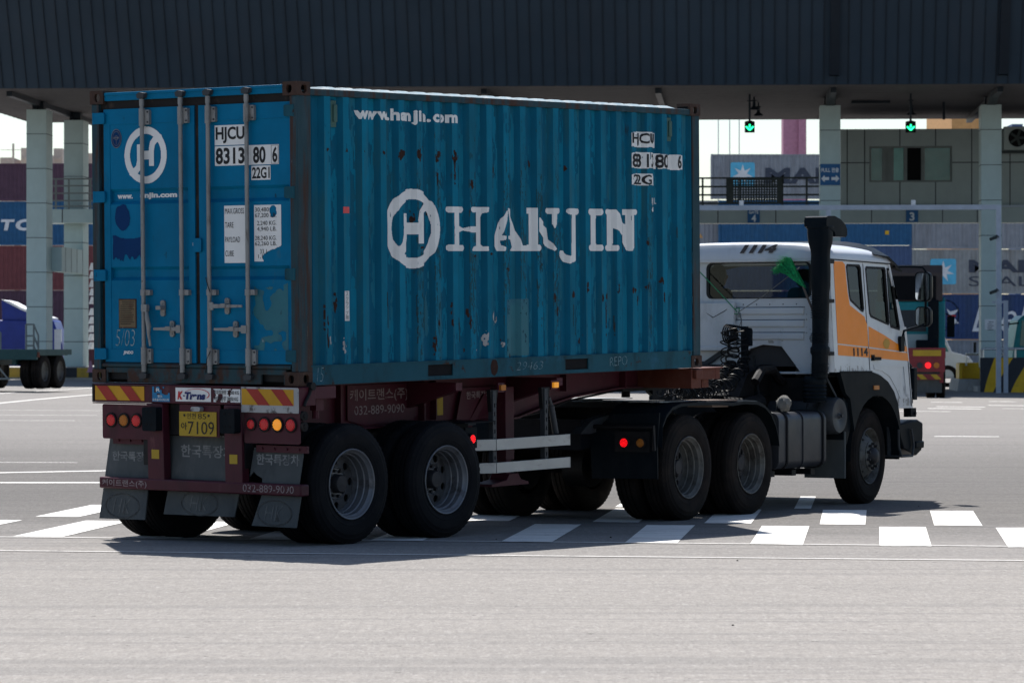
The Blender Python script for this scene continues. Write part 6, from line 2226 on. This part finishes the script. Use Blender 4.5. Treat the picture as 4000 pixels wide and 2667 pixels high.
signal(1722, 292, 4.5, 'green down arrow signal hanging left of the column with the blue arrow sign')
signal(2092, 292, 4.5, 'green down arrow signal hanging in front of the office window')


def pendant(x, y, w, label):
    u, z = gpix(x, y, w)
    o = MB().lathe([(z, .20), (z + .05, .16), (z + .12, .07), (z + .3, .05), (z + .32, .1), (z + .36, .1), (z + .38, .03), (HS, .03)], 14, lambda a, p, q: (u + p, w + q, a)).build('pendant_lamp', 'steel_navy')
    G(o)
    tag(o, label, 'lamp', 'pendant lamps under the canopy')


pendant(1742, 266, 9, 'dark pendant lamp nearest the sky gap, just right of the left arrow signal')
pendant(1732, 252, 6, 'small dark pendant lamp close behind the pole of the left arrow signal')
pendant(2094, 264, 9, 'dark pendant lamp directly behind the pole of the right arrow signal')
u, z = gpix(2168, 275, 9)
tag(G(MB().cyl((u, 9, z), (u, 9, HS), .055, n=10).build('drop_pipe', 'steel_navy')), 'bare dark pipe hanging from the canopy right of the right signal', 'pipe')
u, z = gpix(2000, 228, 8)
tag(G(MB().box((u - .75, 8, HS - .14), (u + .75, 8.12, HS - .03)).build('tube_lamp', 'steel_navy')), 'long dark strip lamp under the canopy between the two arrow signals', 'lamp')

# inspection gantry of grey pipes
gy = 0.8
gz = gpix(2000, 476.5, gy)[1]
gu1 = gpix(2294, 500, gy)[0]
gu0 = gpix(1590, 500, gy)[0]
o = empty('pipe_gantry', M_G)
tag(o, 'grey pipe gantry spanning the lanes in front of the gate office', 'gantry')
MB().box((gu0 - 8, gy, gz - .09), (gu1 + .09, gy + .18, gz + .09)).build('beam', 'pipe_grey', o)
MB().box((gu1 - .09, gy + .005, 0), (gu1 + .085, gy + .175, gz - .09)).build('post', 'pipe_grey', o)
a = gpix(1903, 500, gy)[0]
MB().box((a - .09, gy + .005, 0), (a + .09, gy + .175, gz - .09)).build('post', 'pipe_grey', o)
for y in (545, 668):
    z = gpix(2285, y, gy)[1]
    MB().cyl((gu1 - .1, gy - .1, z), (gu1 - .32, gy - .3, z - .08), .06, n=10).tube([(gu1, gy, z), (gu1 - .08, gy - .08, z + .08), (gu1 - .12, gy - .1, z)], .02, 6).build('camera', 'rail_dark', o)
for x in (1703, 2098):
    a, z = gpix(x, 466, gy)
    MB().box((a - .08, gy, gz + .09), (a + .08, gy + .1, gz + .27)).build('sensor', 'sign_white', o)
a, z = gpix(2310, 690, gy + 1)
o2 = MB().box((a - .07, gy + 1, 0), (a + .09, gy + 1.15, z)).box((a - .5, gy + 1, z - .1), (a - .07, gy + 1.1, z - .02)).build('sensor_post', 'pipe_grey')
tag(G(o2), 'short pale post with a small arm beside the striped barrier', 'post')
(ua, za), (ub, zb) = gpix(2262, 733, 5.88), gpix(2287, 757, 5.88)
o = MB().box((ua, 5.88, zb), (ub, 5.895, za)).build('paper_notice', 'sign_white')
G(o)
mb = MB()
for i in range(5):
    z = za - .1 - i * .075
    mb.box((ua + .1 + .04 * (i == 0), 5.876, z - .012), (ub - .08 - .06 * (i % 2), 5.88, z + .012))
mb.build('print', 'slate_ink', o)
tag(o, 'small white paper notice taped to the column by the striped barrier', 'notice')
# air conditioner
(ua, za), (ub, zb) = gpix(2306, 291, WW - .7), gpix(2372, 345, WW - .7)
o = MB().box((ua, WW - .7, zb), (ub, WW - .2, za)).build('air_conditioner', 'cladding_wall', bevel=.02)
G(o)
tag(o, 'grey outdoor air conditioning unit at the upper right edge', 'air conditioner')
uc, zc = gpix(2337, 317, WW - .7)
MB().cyl((uc, WW - .715, zc), (uc, WW - .70, zc), .36, n=28).build('fan_grille', 'black', o)
mb = MB()
for k in range(5):
    t = 2 * math.pi * k / 5
    mb.bar((uc, WW - .72, zc), (uc + .33 * math.cos(t), WW - .72, zc + .33 * math.sin(t)), .1, .01, up=(0, 1, 0))
mb.cyl((uc, WW - .73, zc), (uc, WW - .715, zc), .06, n=12)
mb.build('fan', 'rail_dark', o)
tag(G(MB().box((ua - .1, WW - .75, zb - .1), (ub, WW - .15, zb - .02)).build('bracket_shelf', 'rail_dark')), 'dark shelf under the air conditioning unit', 'shelf')

# traffic islands and barriers
iu = CU[1][0]


def island(name, ua, ub, wa, wb, h, z0):
    o = MB().box((ua, wa, z0 - .3), (ub, wb, z0 + h)).build(name, 'concrete', bevel=.02)
    G(o)
    return tag(o, kind='structure')


bu0, bz1 = gpix(2252, 821, 3.8)
bz0 = gpix(2252, 902, 3.8)[1]
island('traffic_island', bu0 - .1, bu0 + 3.2, 3.9, 22, .22, .05)
o = empty('striped_barrier', M_G)
tag(o, 'black and yellow striped barrier with a steel rail at the right edge', 'barrier')
BW = 3.8
MB().box((bu0, BW, bz0 - .2), (bu0 + 3.0, BW + .35, bz1)).build('block', 'kerb_black', o, bevel=.02)
mb = MB()
H_ = bz1 - bz0 + .02
for a0_, a1_, b0_, b1_ in ((.11, .52, .41, 1.21), (1.08, 1.85, 1.52, 2.55)):
    n = 10
    zq = [bz0 - .15 + (bz1 - .012 - bz0 + .15) * i / n for i in range(n + 1)]
    lo = [(bu0 + a0_ + (a1_ - a0_) * (i / n) ** 1.3, zq[i]) for i in range(n + 1)]
    hi = [(bu0 + b0_ + (b1_ - b0_) * (i / n) ** 1.2, zq[i]) for i in range(n + 1)]
    mb.prism(lo + hi[::-1], lambda u, v, w: (u, BW - .006 + w, v), 0, .004)
mb.build('stripe', 'bar_yellow', o)
zr = gpix(2280, 801, BW + .1)[1]
MB().tube([(bu0 + .05, BW + .15, bz1 - .1), (bu0 + .03, BW + .15, zr - .06), (bu0 + .12, BW + .15, zr), (bu0 + 3, BW + .15, zr + .01)], .05, 10).cyl((bu0 + .1, BW + .15, bz1), (bu0 + .1, BW + .15, zr), .04).cyl((bu0 + 1.3, BW + .15, bz1), (bu0 + 1.3, BW + .15, zr), .04).build('rail', 'chrome', o)
yu0, yz1 = gpix(2203, 834, 7.5)
yu1, yz0 = gpix(2253, 870, 7.5)
o = MB().box((yu0, 7.5, yz0), (yu0 + .12, 9.5, yz1)).box((yu0 + .05, 8.1, yz0), (yu1 + 1, 9.5, yz1 + .02)).build('lane_block', 'bar_yellow', bevel=.015)
G(o)
tag(o, 'plain yellow lane block behind the striped barrier', 'barrier')
MB().tube([(yu0 + .3, 8.0, yz1 - .1), (yu0 + .3, 8.0, yz1 + .35), (yu1 + 1, 8.0, yz1 + .35)], .05, 8).build('rail', 'chrome', o)
o = MB().prism([(yu0 - .15, 0.0), (yu0 - .05, yz0), (yu1 + 1.5, yz0 - .02), (yu1 + 1.5, 0.0)], lambda u, v, w: (u, w, v), 6.6, 12).build('concrete_plinth', 'concrete', bevel=.02)
tag(G(o), kind='structure')
# left kerb with yellow and black blocks
kz = 0.42
ka, kb = CU[3][0] - 8, CU[3][0] + 4.5
o = MB().box((ka, 9.6, kz - .5), (kb, 24, kz + .52)).build('kerb_island', 'concrete')
tag(G(o), kind='structure')
mb, mb2 = MB(), MB()
k = 0
u = ka
while u < kb:
    (mb if k % 2 else mb2).box((u, 9.57, kz + .12), (u + .46, 9.605, kz + .50))
    u += .46
    k += 1
o = mb2.build('kerb_paint', 'kerb_black')
tag(G(o), kind='structure')
o = mb.build('kerb_paint_yellow', 'kerb_yellow')
tag(G(o), kind='structure')
# left walkway between the columns
o = empty('walkway_bridge', M_G)
tag(o, 'pale clad walkway bridge between the two left columns, with a parapet beam', 'walkway')
ua, za = gpix(124, 481, 12.0)
zb = gpix(124, 512, 12.0)[1]
MB().box((ua - .4, 11.8, zb), (ua + 6, 13.6, za)).build('deck', 'cladding', o)
a = gpix(143, 495, 11.8)[0]
MB().box((a - .02, 11.794, zb), (a + .02, 11.8, za)).build('joint', 'joint', o)
a0 = CU[2][0] + .28
z1, z0 = gpix(128, 568, 8)[1], gpix(128, 624, 8)[1]
MB().box((a0, 7.4, z0), (a0 + .5, 13.0, z1)).build('side_beam', 'cladding', o)
mb = MB()
for w in (8.2, 9.4, 10.6, 11.8):
    mb.box((a0 + .5, w - .02, z0), (a0 + .506, w + .02, z1))
mb.build('joint', 'joint', o)
railing('left_railing', 120, 214, (411, 427, 444, 461, 474), 11.85, 'rail_grey', (128, 158, 207), 'grey railing on the walkway beside the blue container', .045)

# outdoor stair seen past the container's left edge
o = empty('steel_stair', M_G)
tag(o, 'steep steel stair with sunlit white treads left of the blue container', 'stair')
mb = MB()
for i in range(5):
    for (x, y) in ((209.5, 612 + i * 19.5), (208.5 - i * .6, 716 + i * 19.5)):
        u, z = gpix(x, y, 17)
        mb.prism([(-.10, -.14), (.02, -.14), (.11, .15), (-.01, .15)], lambda a, b, c, u=u, z=z: (u + a, c, z + b), 17, 17.9)
mb.build('tread', 'sign_white', o)
u, z = gpix(212, 600, 17)
MB().box((u + .12, 17, 0), (u + .2, 17.1, z + .3)).box((u + .12, 17.9, 0), (u + .2, 18, z + .3)).build('stringer', 'rail_grey', o)
p = at(208, 855, 139)
o = MB().lathe([(0, .17), (.02, .17), (.021, .13), (.45, .03), (.46, 0)], 14, lambda a, x, z: (p.x + x, p.y + z, p.z + a)).build('traffic_cone', 'crane')
tag(o, 'faded pink traffic cone beside the kerb left of the blue container', 'traffic cone')


# ================================================================== stacked containers behind the gate
def box_container(name, x0, z0, ln, h, Y, mat, label, deco=None):
    o = empty(name, Matrix.Translation((x0, Y, z0)))
    tag(o, label, 'shipping container', 'containers stacked behind the gate')
    mb = MB()
    pts = [(.12, .03)]
    x = .16
    while x < ln - .2:
        for dx, y in ((0, .07), (.07, .02), (.14, .02), (.21, .07)):
            pts.append((x + dx, y))
        x += .28
    pts.append((ln - .12, .03))
    mb.loft([[(a, b, .16), (a, b, h - .1)] for a, b in pts])
    mb.box((.1, .08, .1), (ln - .1, 2.43, h - .06))
    mb.build('side_panel', mat, o, smooth=False)
    f = MB()
    f.box((0, 0, 0), (.13, .3, h)).box((ln - .13, 0, 0), (ln, .3, h)).box((.13, .005, 0), (ln - .13, .08, .16)).box((.13, .005, h - .1), (ln - .13, .08, h - .01))
    f.build('frame', mat, o)
    fn = lambda u, v, w=0.0: (u - x0, .012, v - z0)
    for mb2, m2, nm in (deco(fn) if deco else ()):
        mb2.build(nm, m2, o, smooth=False)
    return o


def star(cx, cz, r, fn):
    m = MB()
    pts = []
    for k in range(14):
        a = math.pi / 2 + math.pi * k / 7
        rr = r if k % 2 == 0 else r * .40
        pts.append((cx + rr * math.cos(a), cz + rr * math.sin(a)))
    return poly2d(m, pts, lambda u, v: tuple(Vector(fn(u, v)) + Vector((0, -.012, 0))))


def deco_star(sq, words):
    def d(fn):
        x0, z0, x1, z1 = sq
        s = poly2d(MB(), rrect(x0, z0, x1, z1, .12), fn)
        t = MB()
        for w_ in words:
            word(t, w_[0], *w_[1:5], fn, bold=w_[5])
        return [(s, 'sky_sq', 'square'), (star((x0 + x1) / 2, (z0 + z1) / 2, (z1 - z0) * .43, fn), 'sign_white', 'star'), (t, 'slate_ink', 'lettering')]
    return d


YR = 228
box_container('stacked_container', 12.8, 11.28, 12.19, 2.89, YR, 'cg', 'grey container topmost of its stack, bearing a white star on a light blue square', deco_star((14.06, 12.08, 15.62, 13.64), [('MAERSK', 16.3, 12.25, 24.6, 13.3, .04)]))
box_container('stacked_container', 13.28, 8.31, 12.44, 2.9, YR, 'cb', 'mid blue container with a small yellow label, above the white truck roof', lambda fn: [(poly2d(MB(), rect(24.0, 9.0, 24.25, 9.25), fn), 'bar_yellow', 'label_sticker')])
box_container('stacked_container', .6, 8.31, 12.67, 2.9, YR + .5, 'cg', 'grey container with a small orange mark just right of the blue container top corner', lambda fn: [(poly2d(MB(), [(12.0, 10.0), (12.3, 10.0), (12.15, 10.3)], fn), 'orange_b', 'mark'), (poly2d(MB(), [(12.0, 8.8), (12.3, 8.8), (12.15, 9.1)], fn), 'orange_b', 'mark')])
box_container('stacked_container', 13.3, 5.40, 12.42, 2.9, YR, 'cbg', 'grey blue container under the mid blue one, behind the truck sun visor')
box_container('stacked_container', 13.25, 2.48, 12.19, 2.9, YR, 'cb2', 'navy container low behind the truck mirrors')
box_container('stacked_container', 25.74, 8.08, 12.19, 2.89, YR, 'cg', 'grey unmarked container at the top of the right hand stack')
box_container('stacked_container', 25.74, 5.20, 12.19, 2.86, YR, 'cg2', 'pale grey container with two lines of slate lettering and a white star', deco_star((26.91, 5.80, 28.57, 7.44), [('MAERSK', 29.38, 6.55, 37.6, 7.38, .04), ('SEALAND', 29.38, 5.68, 37.6, 6.32, 0.0)]))


def deco_blue(fn):
    r = MB().plate(ell(27.83, 3.86, .95, .95, 32), [ell(27.83, 3.86, .90, .90, 32)], fn, 0, 0)
    s = MB()
    poly2d(s, [(27.95, 4.25), (28.2, 4.05), (28.75, 4.2), (28.5, 3.9), (28.15, 3.8)], fn)
    poly2d(s, [(27.95, 3.45), (28.2, 3.25), (28.75, 3.3), (28.5, 3.6), (28.15, 3.65)], fn)
    t = MB()
    word(t, 'Delmas', 29.6, 2.75, 36.8, 4.75, fn, bold=-.005, shear=.35)
    q = poly2d(MB(), [(28.0, 3.75), (28.25, 3.86), (28.6, 3.8), (28.35, 3.6)], fn)
    return [(r, 'sign_white', 'ring'), (s, 'sign_white', 'bird_mark'), (t, 'sign_white', 'lettering'), (q, 'red_ink', 'bird_mark')]


box_container('stacked_container', 25.74, 2.27, 12.19, 2.9, YR, 'cb2', 'navy blue container with a white ring emblem and flowing white script', deco_blue)
box_container('stacked_container', 25.74, -.62, 12.19, 2.86, YR, 'cg', 'grey container at the bottom of the right hand stack')
box_container('stacked_container', 13.25, -.42, 12.19, 2.86, YR, 'cg2', 'pale grey container at ground level behind the teal truck')
YL = 232
box_container('stacked_container', -37.0, 11.33, 12.19, 2.46, YL, 'cm', 'plum container topmost of the left hand stack')
box_container('stacked_container', -37.0, 8.43, 12.19, 2.87, YL, 'cb', 'mid blue container with bold white letters in the left hand stack', lambda fn: [(word(word(MB(), 'T', -33.46, 9.40, -32.55, 10.12, fn, bold=.05, shear=.15), 'O', -32.5, 9.38, -31.3, 10.14, fn, bold=.05, shear=.1), 'sign_white', 'lettering')])
box_container('stacked_container', -37.0, 5.50, 12.19, 2.9, YL, 'cr', 'brick red container under the lettered blue one')
box_container('stacked_container', -37.0, 2.58, 12.19, 2.9, YL, 'cm', 'plum container low in the left hand stack behind the blue truck')
box_container('stacked_container', -37.0, -.32, 12.19, 2.87, YL, 'cr', 'brick red container at the bottom of the left hand stack')

# far things above the stacks
p, q = at(1799, 360, 420), at(1834, 230, 420)
o = MB().box((p.x, 420, 0), (p.x + 2.6, 423, q.z + 30)).box((p.x + 2.7, 419.5, 0), (q.x, 420, q.z + 30)).build('dock_crane', 'crane')
tag(o, 'hazy pink crane leg rising behind the stacked containers', 'crane')
p, q = at(2186, 330, 330), at(2300, 262, 330)
tag(MB().box((p.x, 330, 0), (q.x, 350, q.z + 6)).box((p.x + 1, 329.9, q.z - 3), (q.x, 330, q.z - 2.8)).build('orange_building', 'orange_b'), 'orange building glimpsed above the gate office', 'building')
p, q = at(2332, 330, 300), at(2346, 272, 300)
tag(MB().box((p.x, 300, 0), (q.x, 304, q.z - .6)).box((p.x - .3, 299.8, q.z - 1), (q.x + .1, 304, q.z - .5)).build('blue_tower', 'cbg'), 'slate blue tower glimpsed above the air conditioning unit', 'tower')
for i, (x0, x1, y0, lab) in enumerate(((48, 72, 340, 'pale flat block far beyond the plum container, right of the mast'), (123, 143, 341, 'tall pale building seen between the two left columns'), (0, 30, 362, 'low pale building far away at the left edge'), (72, 105, 350, 'low tan building far beyond the stack beside the left column'), (196, 212, 352, 'pale building seen between the left column and the blue container'))):
    p, q = at(x0, 400, 620 + i * 8), at(x1, y0, 620 + i * 8)
    b = MB().box((p.x, p.y, 0), (q.x, p.y + 20, q.z))
    b.box((p.x + .2, p.y - .3, q.z - 2.0), (q.x - .2, p.y, q.z - 1.6))
    tag(b.build('distant_building', 'hazy'), lab, 'building')
p = at(30, 300, 560)
tag(MB().box((p.x - .15, 560, 0), (p.x + .15, 560.3, at(30, 330, 560).z)).box((p.x - 2, 560, at(30, 345, 560).z), (p.x + 2, 560.2, at(30, 344, 560).z)).build('mast', 'hazy'), 'thin mast far away above the plum container', 'mast')
for i, x in enumerate((1650, 1676, 1698)):
    p = at(x, 300, 380)
    tag(MB().cyl((p.x, 380, 0), (p.x, 380, 55), .05, n=6).build('crane_cable', 'pipe_grey'), ('thin cable hanging in the sky just right of the blue container', 'middle one of three thin cables in the sky gap', 'thin cable hanging in the sky left of the arrow signal')[i], 'cable', 'thin cables in the sky gap')

# ================================================================== other vehicles
bg_wheel = None


def simple_wheels(parent, spots):
    """dual wheels of a far truck: tyre with its rim"""
    global bg_wheel
    for (x, y, z) in spots:
        if bg_wheel is None:
            t = MB()
            t.lathe([(-.14, .30), (-.15, .38), (-.14, .47), (-.11, .51), (-.05, .515), (-.045, .50), (-.035, .50), (-.03, .515), (.03, .515), (.035, .50), (.045, .50), (.05, .515), (.11, .51), (.14, .47), (.15, .38), (.14, .30)], 36, lambda a, p, q: (a, p, q))
            bg_wheel = t.build('wheel', 'tyre_dusty')
            MB().lathe([(-.13, .30), (-.06, .27), (-.02, .0)], 20, lambda a, p, q: (a, p, q)).lathe([(.13, .30), (.06, .27), (.02, .0)], 20, lambda a, p, q: (a, p, q)).build('rim', 'rim_dirty', bg_wheel)
            o = bg_wheel
        else:
            o = copy_tree(bg_wheel)
        o.parent = parent
        o.location = (x, y, z)


def flat_lamp(parent, x, z, y, r, m_, name='tail_light'):
    MB().cyl((x, y, z), (x, y - .03, z), r, n=16).build(name, m_, parent)


# teal truck with red trailer leaving through the gate
p = at(2172, 914, 114)
bx = p.x - 1.25
o = empty('teal_truck', Matrix.Translation((bx, 114.0, ground_z(13, 114) - .02)) @ Matrix.Rotation(R(-7.0), 4, 'Z'))
tag(o, 'teal truck with an empty red trailer chassis driving away through the gate', 'truck')
simple_wheels(o, [(s * xx, yy, .515) for s in (-1, 1) for xx in (1.08, .75) for yy in (.75, 2.05, 8.2, 9.5)] + [(s * 1.05, 12.4, .515) for s in (-1, 1)])
MB().box((-1.24, 0, 1.30), (1.24, .25, 1.62)).box((-.55, .2, 1.15), (-.40, 9.5, 1.6)).box((.40, .2, 1.15), (.55, 9.5, 1.6)).box((-1.22, 7.9, 1.45), (1.22, 8.2, 1.62)).box((-.9, 0.02, .85), (1.22, .12, 1.30)).box((-1.2, 4, 1.5), (1.2, 4.2, 1.62)).box((1.05, .05, .5), (1.17, .12, 1.3)).build('chassis', 'red_frame', o)
MB().box((.2, -.02, 1.36), (1.1, .0, 1.55)).build('yellow_label', 'plate_yellow', o)
MB().box((-1.15, -.02, 1.4), (-.75, .0, 1.6)).build('white_label', 'sign_white', o)
for x, m_ in ((.42, 'dull_grey'), (.68, 'led_red'), (.95, 'amber_dim')):
    flat_lamp(o, x, 1.06, .02, .095, m_)
hz = MB().box((-1.1, -.02, .60), (1.1, .05, .78)).build('bumper_board', 'red_frame', o)
mb = MB()
for k in range(4):
    a = -.6 + k * .45
    mb.prism([(a, .77), (a + .2, .77), (a + .36, .61), (a + .16, .61)], lambda u, v, w: (u, w, v), -.026, -.021)
mb.build('stripe', 'plate_yellow', hz)
MB().box((.12, .1, .78), (1.15, .13, .97)).box((.15, .1, .18), (1.12, .13, .62)).build('mud_flap', 'mudflap', o)
MB().box((-1.12, .1, .18), (-.3, .13, .9)).build('mud_flap', 'mudflap', o)
cbx = MB()
cbx.prism([(10.9, 1.25), (10.9, 3.25), (11.3, 3.4), (12.7, 3.35), (13.2, 2.4), (13.3, 1.0), (12.9, .9), (11.8, .9), (11.6, 1.25)], lambda u, v, w: (w, u, v), -1.22, 1.22)
tc = cbx.build('cab', 'teal', o, bevel=.05)
MB().box((-1.0, 10.87, 2.2), (.55, 10.9, 2.95)).build('window', 'dull_grey', tc)
MB().box((-.95, 10.86, 1.5), (.6, 10.895, 2.1)).build('back_panel', 'cladding_wall', tc)
MB().prism([(10.85, 3.25), (10.9, 4.25), (11.2, 4.55), (12.2, 4.1), (12.9, 3.4)], lambda u, v, w: (w, u, v), -1.15, 1.13).build('wind_deflector', 'brown', tc, bevel=.04)
MB().prism([(10.845, 3.30), (10.845, 4.15)] + [(10.84, 4.15), (10.84, 3.30)], lambda u, v, w: (w, u, v), -.9, .9).build('deflector_recess', 'black', tc)
MB().box((.62, 10.4, 1.2), (1.0, 10.85, 3.3)).box((.2, 10.3, .9), (1.0, 10.8, 1.9)).build('intake_stack', 'plastic', o, bevel=.04)
MB().box((1.28, 12.6, 2.0), (1.55, 12.75, 2.75)).bar((1.2, 12.7, 2.85), (1.45, 12.7, 2.75), .05, .05).build('mirror', 'plastic', o)
# white van-like truck beyond
p = at(2200, 890, 152)
o = empty('white_truck', Matrix.Translation((p.x - .1, 152, .05)))
tag(o, 'white truck cab beyond the gate, half hidden by the teal truck', 'truck')
wc = MB().prism([(-1.6, .35), (-1.6, 2.35), (-.55, 2.35), (-.15, 1.5), (.55, 1.3), (.75, 1.1), (.75, .35)], lambda u, v, w: (u, w, v), 0, 2.1).build('cab', 'cab_white', o, bevel=.06)
MB().prism([(-1.2, 1.5), (-1.2, 2.2), (-.62, 2.2), (-.30, 1.5)], lambda u, v, w: (u, w, v), -.02, 0).build('window', 'win_green', wc)
MB().prism([(-1.75, 2.37), (-1.7, 3.0), (-1.2, 2.9), (-.75, 2.6), (-.6, 2.38)], lambda u, v, w: (u, w, v), .1, 2.0).build('wind_deflector', 'cab_white', wc, bevel=.05)
MB().lathe([(0, .28), (0, .42), (.02, .47), (.2, .47), (.22, .3)], 24, lambda a, x, z: (-.35 + x, -.03 + a, .45 + z)).build('wheel', 'tyre_dusty', o)
MB().cyl((.82, -.1, 1.4), (.82, -.1, 1.9), .06).build('mirror', 'plastic', o)
# blue truck at the left
p = at(1, 800, 151)
o = empty('blue_truck', Matrix.Translation((p.x, 151, at(1, 800, 151).z - 1.65)) @ Matrix.Scale(1.12, 4))
tag(o, 'royal blue truck with a white topped wind deflector behind the left column', 'truck')
bc = MB().prism([(-1.5, .6), (-1.5, 2.55), (2.0, 2.55), (2.35, 1.6), (2.4, .6)], lambda u, v, w: (u, w, v), 0, 2.3).build('cab', 'truck_blue', o, bevel=.06)
MB().prism([(.05, 2.5), (.02, 3.30), (.35, 3.22), (.8, 2.98), (1.3, 2.8), (1.9, 2.6), (1.9, 2.5)], lambda u, v, w: (u, w, v), .1, 2.2).build('wind_deflector', 'truck_blue', bc, bevel=.03)
MB().prism([(.02, 3.33), (.35, 3.26), (.8, 3.02), (1.3, 2.84), (1.9, 2.64), (1.9, 2.58), (1.3, 2.74), (.8, 2.93), (.35, 3.16)], lambda u, v, w: (u, w, v), -.02, 2.3).build('deflector_top', 'sign_white', bc)
MB().box((1.0, -.02, 1.25), (1.6, 0, 1.35)).box((.25, -.02, .9), (.9, 0, .95)).build('cab_marking', 'sign_white', bc)
MB().lathe([(0, .28), (0, .42), (.02, .5), (.28, .5), (.3, .3)], 24, lambda a, x, z: (1.2 + x, .02 + a, .5 + z)).build('wheel', 'tyre_dusty', o)
MB().box((2.05, -.01, 1.0), (2.3, .3, 2.2)).build('door', 'pipe_grey', bc)
# dark flatbed trailer at the left edge
p = at(150, 893, 104)
o = empty('flatbed_trailer', Matrix.Translation((p.x - 1.92, 104, p.z)) @ Matrix.Rotation(R(-13), 4, 'Z'))
tag(o, 'dark green flatbed trailer cut by the left edge of the picture', 'trailer')
simple_wheels(o, [(s * xx, yy, .515) for s in (-1, 1) for xx in (1.06, .73) for yy in (.55, 1.85)])
M['flat_green'] = mk('dark_teal_chassis', (0.012, 0.045, 0.05), 0.5)
fb = MB().box((-1.3, -.2, 1.0), (1.24, 2.7, 1.16)).box((-1.28, -.22, .86), (1.22, -.1, 1.16)).box((-.5, 0, .7), (-.38, 2.6, 1.0)).box((.38, 0, .7), (.5, 2.6, 1.0)).box((1.1, .1, .98), (1.22, 2.4, 1.02)).build('deck', 'flat_green', o)
MB().box((1.24, -.2, .93), (1.28, -.1, 1.08)).build('marker_lamp', 'orange_red', o)
rp = MB()
for k in range(4):
    a = -.25 - k * .42
    rp.tube([(a, -.25, 1.0), (a + .62, -.35, .32)], .025, 6)
rp.tube([(-2.2, -.35, .30), (.45, -.35, .30)], .03, 6).tube([(-2.2, -.3, .62), (-.2, -.3, .62)], .02, 6)
rp.build('folded_ramp', 'rail_grey', o)
# small stair rail on the island by the left column
u1, zA = gpix(60, 745, -1)
u2, zB = gpix(88, 800, -1)
zt2 = gpix(75, 746, -1)[1]
r_ = MB()
for dz in (0, .42, .78):
    r_.tube([(u1, -1, zA - dz), (u1 + .28, -1, zA - dz), (u2, -1, zA - .42 - dz)], .035, 6)
for a, b in ((u1, 0), (u1 + .28, 0), (u2, .42)):
    r_.cyl((a, -1, 0.3), (a, -1, zA - b), .035, n=8)
o = r_.build('stair_rail', 'rail_grey')
tag(G(o), 'grey stair handrail standing in front of the left column', 'handrail')
r_ = MB()
for dz in (0, .42, .78):
    r_.tube([(u1 - 2.6, -1, zA - dz + .1), (u1 - .95, -1, zA - .30 - dz)], .035, 6)
r_.cyl((u1 - .95, -1, .3), (u1 - .95, -1, zA - .3), .035, n=8).cyl((u1 - 2.0, -1, .3), (u1 - 2.0, -1, zA + .05), .035, n=8)
tag(G(r_.build('stair_rail', 'rail_grey')), 'grey stair handrail cut off by the left edge of the picture', 'handrail')
# teal truck nose at the right edge
p = at(2330, 895, 140)
o = empty('parked_truck', Matrix.Translation((p.x, 141.0, .1)))
tag(o, 'dark teal truck nose with a mirror cut by the right edge of the picture', 'truck')
cbn = MB().prism([(.0, .5), (.1, 1.6), (.28, 2.7), (.5, 2.9), (3.0, 2.9), (3.0, .5)], lambda u, v, w: (u, w, v), 0, 2.3).build('cab', 'teal', o, bevel=.05)
MB().prism([(.35, 1.7), (.45, 2.7), (1.2, 2.7), (1.2, 1.6)], lambda u, v, w: (u, w, v), -.02, 0).build('window', 'win_green', cbn)
MB().tube([(.3, -.1, 2.6), (-.5, -.1, 2.5), (-.75, -.1, 2.2), (-.72, -.1, 1.5), (-.2, -.1, 1.1)], .03, 6).box((-.95, -.16, 1.55), (-.55, -.04, 2.0)).build('mirror', 'plastic', o)
MB().lathe([(0, .28), (0, .42), (.02, .5), (.28, .5), (.3, .3)], 24, lambda a, x, z: (1.2 + x, a, .45 + z)).build('wheel', 'tyre_dusty', o)

# loose grit on the road
mb = MB()
for i in range(9):
    x, y = rng.uniform(-4.5, 4.8), rng.uniform(19, 42)
    r = rng.uniform(.005, .011)
    mb.lathe([(0, r), (r * .5, r * .9), (r * .9, r * .4), (r, .0005)], 6, lambda a, p, q: (x + p * rng.uniform(.7, 1.3), y + q, a + .001))
o = mb.build('grit', 'dark_steel')
o['kind'] = 'stuff'


def depth(o):
    return 0 if o.parent is None else 1 + depth(o.parent)


# thing > part > sub-part and no deeper
for o in list(bpy.data.objects):
    while depth(o) > 2:
        q = o.parent
        m = q.matrix_basis @ o.matrix_basis
        o.parent = q.parent
        o.matrix_basis = m

for o in list(bpy.data.objects):
    if o.type == 'MESH' and not o.get('kind') and o.data.users == 1 and len(o.data.vertices) < 60000:
        split_pieces(o)
